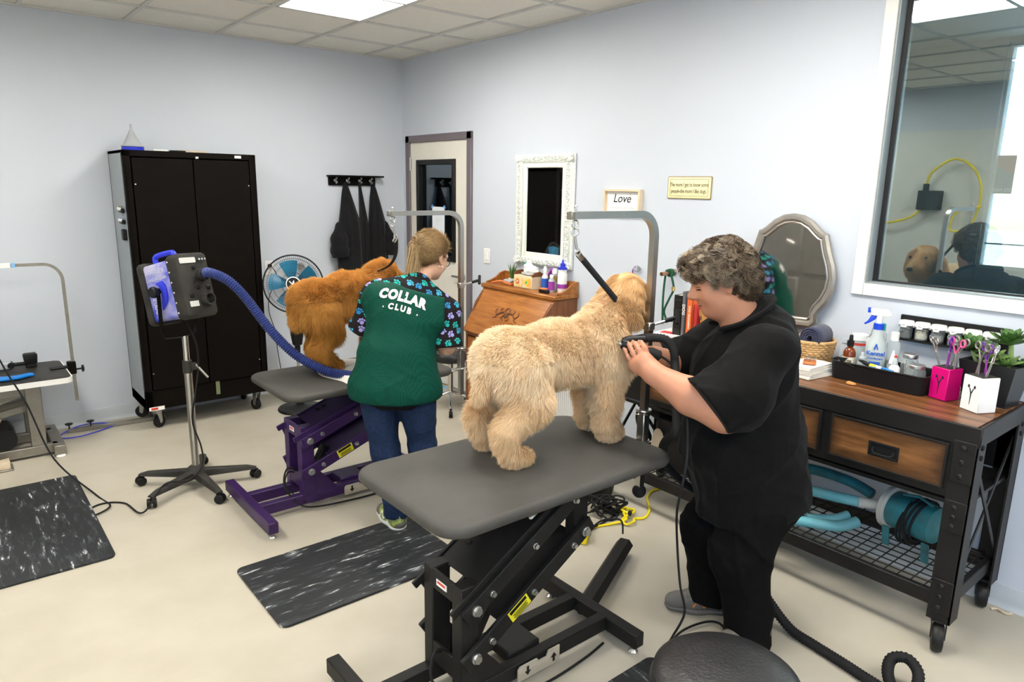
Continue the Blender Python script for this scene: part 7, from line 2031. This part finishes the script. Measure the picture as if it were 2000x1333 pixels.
stm = MB(); MB().tube(smooth_path([(0, -.045, .14), (.0, -.05, .19), (-.005, -.045, .245)], 5), .0085, 8).obj('stem', 'leaf_light', t); MB().tube(smooth_path([(-.03, .04, .14), (-.04, .06, .17), (-.04, .075, .205)], 5), .008, 8).obj('stem', 'leaf_light', t)
rosette(t, (-.005, -.045, .245), .100, 24, 'leaf_dark', (R(-6), R(-8)))
rosette(t, (-.04, .085, .205), .088, 22, 'leaf_dark', (R(12), R(-14)))
rosette(t, (-.02, .015, .175), .078, 26, 'leaf_light', (R(8), R(-22)))
rosette(t, (-.01, -.04, .160), .070, 24, 'leaf_light', (0, R(-18)))
rosette(t, (.03, -.085, .165), .05, 16, 'leaf_dark', (R(-20), R(10)))
# jar shelf with six jars
t = thing('jar_shelf', 'narrow black wall shelf holding six lidded jars below window', 'shelf', (0, -4.63, 1.095))
MB().box((-.006, 0, .055), (.012, .43, .110), .002).obj('back_board', 'black_plastic', t); MB().box((-.028, 0, .004), (.056, .43, .008), .002).obj('ledge', 'black_plastic', t)
cont = [('black hair ties', 'ink', .016), ('pink and yellow bands', 'label_cream', .006), ('dark grey bands', 'pewter', .008), ('white rubber bands', 'label_white', .009), ('orange bands', 'orange', .007), ('grey clips', 'zinc', .008)]
for k, (nm, mm, rr_) in enumerate(cont):
    yy = -4.453 - .0668 * k
    j = thing('storage_jar', 'white-lidded jar of ' + nm + ' on the wall shelf', 'jar', (-.034, yy, 1.1035), 0, 'jars on the wall shelf')
    MB().lathe([(.024, 0), (.027, .003), (.028, .058), (.026, .062), (.0245, .062), (.026, .056), (.025, .005), (0, .004)], n=24).obj('glass', 'jar_glass', j)
    ld = MB().lathe([(.029, .060), (.031, .062), (.031, .076), (.028, .081), (0, .082)], n=28).obj('lid', 'gloss_white', j)
    MB().box((-.031, 0, .062), (.004, .026, .020), .003).obj('latch', 'gloss_white', ld); MB().box((-.0335, 0, .065), (.001, .012, .004)).obj('latch_slot', 'ink_grey', ld)
    for s_ in (-1, 1): MB().box((0, s_ * .031, .062), (.018, .004, .018), .002).obj('side_latch', 'gloss_white', ld)
    MB().lathe([(.018, .006), (.0225, .010), (.0225, .030), (.016, .037), (0, .040)], n=18).obj('contents', mm, j)
    r2 = random.Random(k)
    for q in range(16):
        a = 2.4 * q; d0 = .0205 * math.sqrt((q + .5) / 16); MB().torus((d0 * math.cos(a), d0 * math.sin(a), .012 + .030 * r2.random()), min(rr_, .009) if k else .011, .0016 if k else .003, (r2.uniform(-1, 1), r2.uniform(-1, 1), r2.uniform(-.4, 1)), 12, 5).obj('band', (mm if k != 1 else ('hot_pink', 'yellow_cord', 'leaf_light', 'gloss_white')[q % 4]), j)
o = MB().sph((0, 0, .006), (.016, .022, .008), 14, 8).sph((.012, .014, .006), (.010, .010, .007), 10, 6).obj('dog_treat', 'treat'); o.location = (-.36, -4.385, zt); tag(o, 'small orange dog treat lying on the bench in front of tray', 'treat')

# ---- under the bench
t = thing('teal_blower', 'old teal canister blower with coiled cord on the wire shelf', 'blower', (-.30, -4.68, .245))
BM_ = Matrix.Rotation(R(-12), 4, 'Z')
MB(BM_).lathe([(.0, -.12), (.06, -.118), (.078, -.10), (.082, -.06), (.082, .06), (.078, .09), (.06, .105), (0, .108)], n=30, M=Matrix.Translation((0, -.02, .155)) @ Matrix.Rotation(R(90), 4, 'X')).obj('canister', 'teal_metal', t)
MB(BM_).lathe([(.088, .075), (.095, .08), (.095, .10), (.088, .105), (.02, .108)], n=30, M=Matrix.Translation((0, -.0, .155)) @ Matrix.Rotation(R(-90), 4, 'X')).obj('end_flange', 'cuff_grey', t)
for k, (yy) in enumerate((.065, -.11)):
    for s_ in (-1, 1): MB(BM_).box((s_ * .058, yy, .045), (.008, .032, .09), .001, (0, R(10) * s_, 0)).obj('foot', 'teal_metal', t)
m = MB(BM_)
for k in range(7): m.torus((0, -.055 + .012 * k * .8, .150 - .004 * k), .094 + .003 * (k % 3), .0055, (.12 * math.sin(k), 1, .15 * math.cos(k)), 30, 6)
m.obj('wound_cord', 'black_rubber', t)
MB(BM_).tube([(-.03, -.10, .245), (-.03, -.04, .262), (-.03, .03, .245)], .006, 8).obj('top_handle', 'teal_metal', t)
t = thing('teal_hose', 'pale teal corrugated hose with grey cuff coiled on the shelf', 'hose', (-.40, -4.30, .25))
hq = lambda x, y, z: (x + .40, y + 4.30, z - .25)
MB().tube([hq(-.30, -4.545, .395), hq(-.315, -4.50, .392), hq(-.325, -4.47, .39)], [.022, .023, .026], 14).obj('cuff', 'cuff_grey', t)
ribbed_hose(t, 'hose_upper', [hq(-.325, -4.47, .39), hq(-.345, -4.38, .385), hq(-.36, -4.25, .375), hq(-.40, -4.10, .35), hq(-.46, -4.02, .32), hq(-.515, -4.03, .29), hq(-.535, -4.12, .275), hq(-.51, -4.22, .268), hq(-.45, -4.33, .270), hq(-.38, -4.42, .268), hq(-.31, -4.47, .29)], .024, 'teal_hose', .010, 16, .07)
ribbed_hose(t, 'hose_end', [hq(-.30, -4.42, .30), hq(-.36, -4.38, .282), hq(-.43, -4.29, .272)], .021, 'teal_hose', .010, 16, .07)
ribbed_hose(t, 'hose_back', [hq(-.22, -4.48, .40), hq(-.20, -4.35, .42), hq(-.22, -4.15, .42), hq(-.28, -3.98, .38)], .024, 'teal_metal', .010, 16, .07)
t = thing('floor_dryer', 'large black dryer with tan mesh intake on the bench shelf', 'pet dryer', (-.33, -3.56, .245))
MB().prism(rrect(.30, .34, .08), 0, .30, None, .05).obj('housing', 'black_plastic', t)
m = MB(frame((-.152, .10, .14), (0, -1, 0), (0, 0, 1))); m.prism([(.045 * math.cos(2 * PI * k / 20), .10 * math.sin(2 * PI * k / 20)) for k in range(20)], 0, .006); gr = m.obj('intake', 'black_gasket', t)
m = MB(frame((-.160, .10, .14), (0, -1, 0), (0, 0, 1)))
for k in range(-16, 17):
    z_ = .0125 * k / 2
    if abs(z_) < .098: hw = .045 * math.sqrt(max(0, 1 - (z_ / .1) ** 2)); m.cyl((-hw, z_, 0), (hw, z_, .002), .0016, n=4)
for k in range(-6, 7):
    x_ = .0068 * k; hh = .10 * math.sqrt(max(0, 1 - (x_ / .045) ** 2)); m.cyl((x_, -hh, .002), (x_, hh, .002), .0012, n=4)
tag(m.obj('intake_mesh', 'beige_plastic', gr), kind='stuff')
MB().tube(smooth_path([(.0, .05, .30), (.0, .09, .36), (.0, -.02, .38), (.0, -.08, .32)], 6), .014, 10).obj('handle', 'black_plastic', t)
MB().tube(smooth_path([(-.05, .13, .25), (-.08, .25, .30), (-.05, .32, .22), (.0, .30, .08)], 6), .03, 12).obj('duct', 'black_rubber', t)

# ---- cords and bits on the floor by the bench
t = thing('extension_cord', 'knotted yellow extension cord on the floor by the bench', 'cord', (-.66, -3.44, 0))
yq = lambda x, y, z=.007: (x + .66, y + 3.44, z)
MB().tube(smooth_path([yq(-.22, -3.30), yq(-.30, -3.29), yq(-.40, -3.34), yq(-.50, -3.44), yq(-.60, -3.49), yq(-.66, -3.47, .012), yq(-.70, -3.50, .02), yq(-.745, -3.49, .012), yq(-.735, -3.45, .02), yq(-.68, -3.44, .03), yq(-.62, -3.38, .02), yq(-.60, -3.33, .012), yq(-.645, -3.32, .02), yq(-.675, -3.40, .035), yq(-.66, -3.44, .03), yq(-.60, -3.42, .02), yq(-.585, -3.38, .012), yq(-.63, -3.36, .02), yq(-.69, -3.42, .03), yq(-.72, -3.46, .02), yq(-.80, -3.43), yq(-.90, -3.40), yq(-.98, -3.42)], 8), .0068, 8).obj('cable', 'yellow_cord', t)
MB().box((-.012, -.005, .036), (.03, .02, .02), .004, (0, 0, R(30))).obj('tie', 'black_rubber', t)
t = thing('power_block', 'yellow and black power block on the floor under black table', 'power strip', (-1.03, -3.45, 0)); MB(rotz(R(35))).box((0, 0, .022), (.11, .06, .042), .005).obj('body', 'yellow_cord', t); MB(rotz(R(35))).box((.06, 0, .03), (.03, .062, .058), .004).obj('plug_end', 'black_plastic', t)
t = thing('cord_tangle', 'tangled heap of black cords on the floor beneath the table', 'cord', (-.72, -3.30, 0))
r2 = random.Random(9)
for q in range(4):
    pts = [(.11 * r2.uniform(-1, 1), .09 * r2.uniform(-1, 1), .006 + .10 * r2.random() * (1 if 0 < k < 11 else 0)) for k in range(12)]
    if q == 0: pts += [(-.14, -.10, .01), (-.24, -.12, .03), (-.30, -.16, .10), (-.33, -.10, .02)]
    MB().tube(smooth_path(pts, 7), .0052, 6).obj('cable', 'black_rubber', t)
t = thing('black_floor_fan', 'rounded black floor blower on the floor behind black table', 'blower', (-.62, -3.09, 0))
MB().lathe([(.05, 0), (.11, .006), (.12, .05), (.115, .12), (.09, .18), (.05, .21), (0, .215)], n=28).obj('housing', 'black_plastic', t); MB().sph((-.10, -.05, .11), (.03, .035, .03), 14, 10).obj('grey_knob', 'dusty_black', t)
t = thing('table_power_cord', 'thin black cord running from the table channel to cord heap', 'cord', (-.97, -3.66, 0))
MB().tube(smooth_path([(.0, .0, .10), (.01, .03, .16), (-.03, .12, .13), (-.06, .19, .04), (.0, .26, .008), (.10, .30, .008)], 7), .0048, 8).obj('cable', 'black_rubber', t)
t = thing('dust_scrap', 'pale scrap of debris on the floor at the right wall', 'debris', (-.05, -4.99, 0)); MB().tube(smooth_path([(-.02, .03, .006), (.0, .01, .008), (-.01, -.02, .006), (.01, -.04, .006)], 5), .006, 6).obj('scrap', 'beige_plastic', t)
# ---- seen only in reflections: box and yellow hose on the far wall, steel tub
t = thing('water_control_box', 'grey control box with yellow hose on the far wall, mirrored in window', 'control box', (XL + .008, -2.66, 1.68)); MB().box((.05, 0, 0), (.10, .22, .20), .006).obj('box', 'dusty_black', t); MB().cyl((.05, .05, .10), (.05, .05, .17), .03).obj('fitting', 'dusty_black', t)
MB().tube(smooth_path([(.05, .05, .17), (.06, 0, .30), (.07, -.20, .42), (.08, -.40, .30), (.08, -.48, .05), (.08, -.42, -.25), (.08, -.25, -.30), (.08, -.28, -.12), (.09, -.50, -.05)], 8), .012, 8).obj('hose', 'yellow_cord', t); MB().tube(smooth_path([(.05, .08, -.1), (.06, .2, -.2), (.07, .5, -.28)], 6), .012, 8).obj('inlet_hose', 'yellow_cord', t)
t = thing('steel_kennel', 'grey steel kennel bank on the far left wall, mirrored in curvy mirror', 'kennel', (-4.42, -1.35, 0))
mat('kennel_grey', (.30, .29, .27), .4, metal=.5, var=.08)
MB().box((-.02, 0, .78), (.60, 1.30, 1.56), .006).obj('case', 'kennel_grey', t)
for (y_, z0, z1) in ((.32, .12, .78), (-.32, .12, .78), (.32, .84, 1.50), (-.32, .84, 1.50)):
    d_ = MB().box((.29, y_, (z0 + z1) / 2), (.02, .58, z1 - z0), .006).obj('door', 'kennel_grey', t); MB().cyl((.32, y_ - .22, (z0 + z1) / 2), (.34, y_ - .14, (z0 + z1) / 2 + .04), .010).obj('latch', 'chrome', d_)
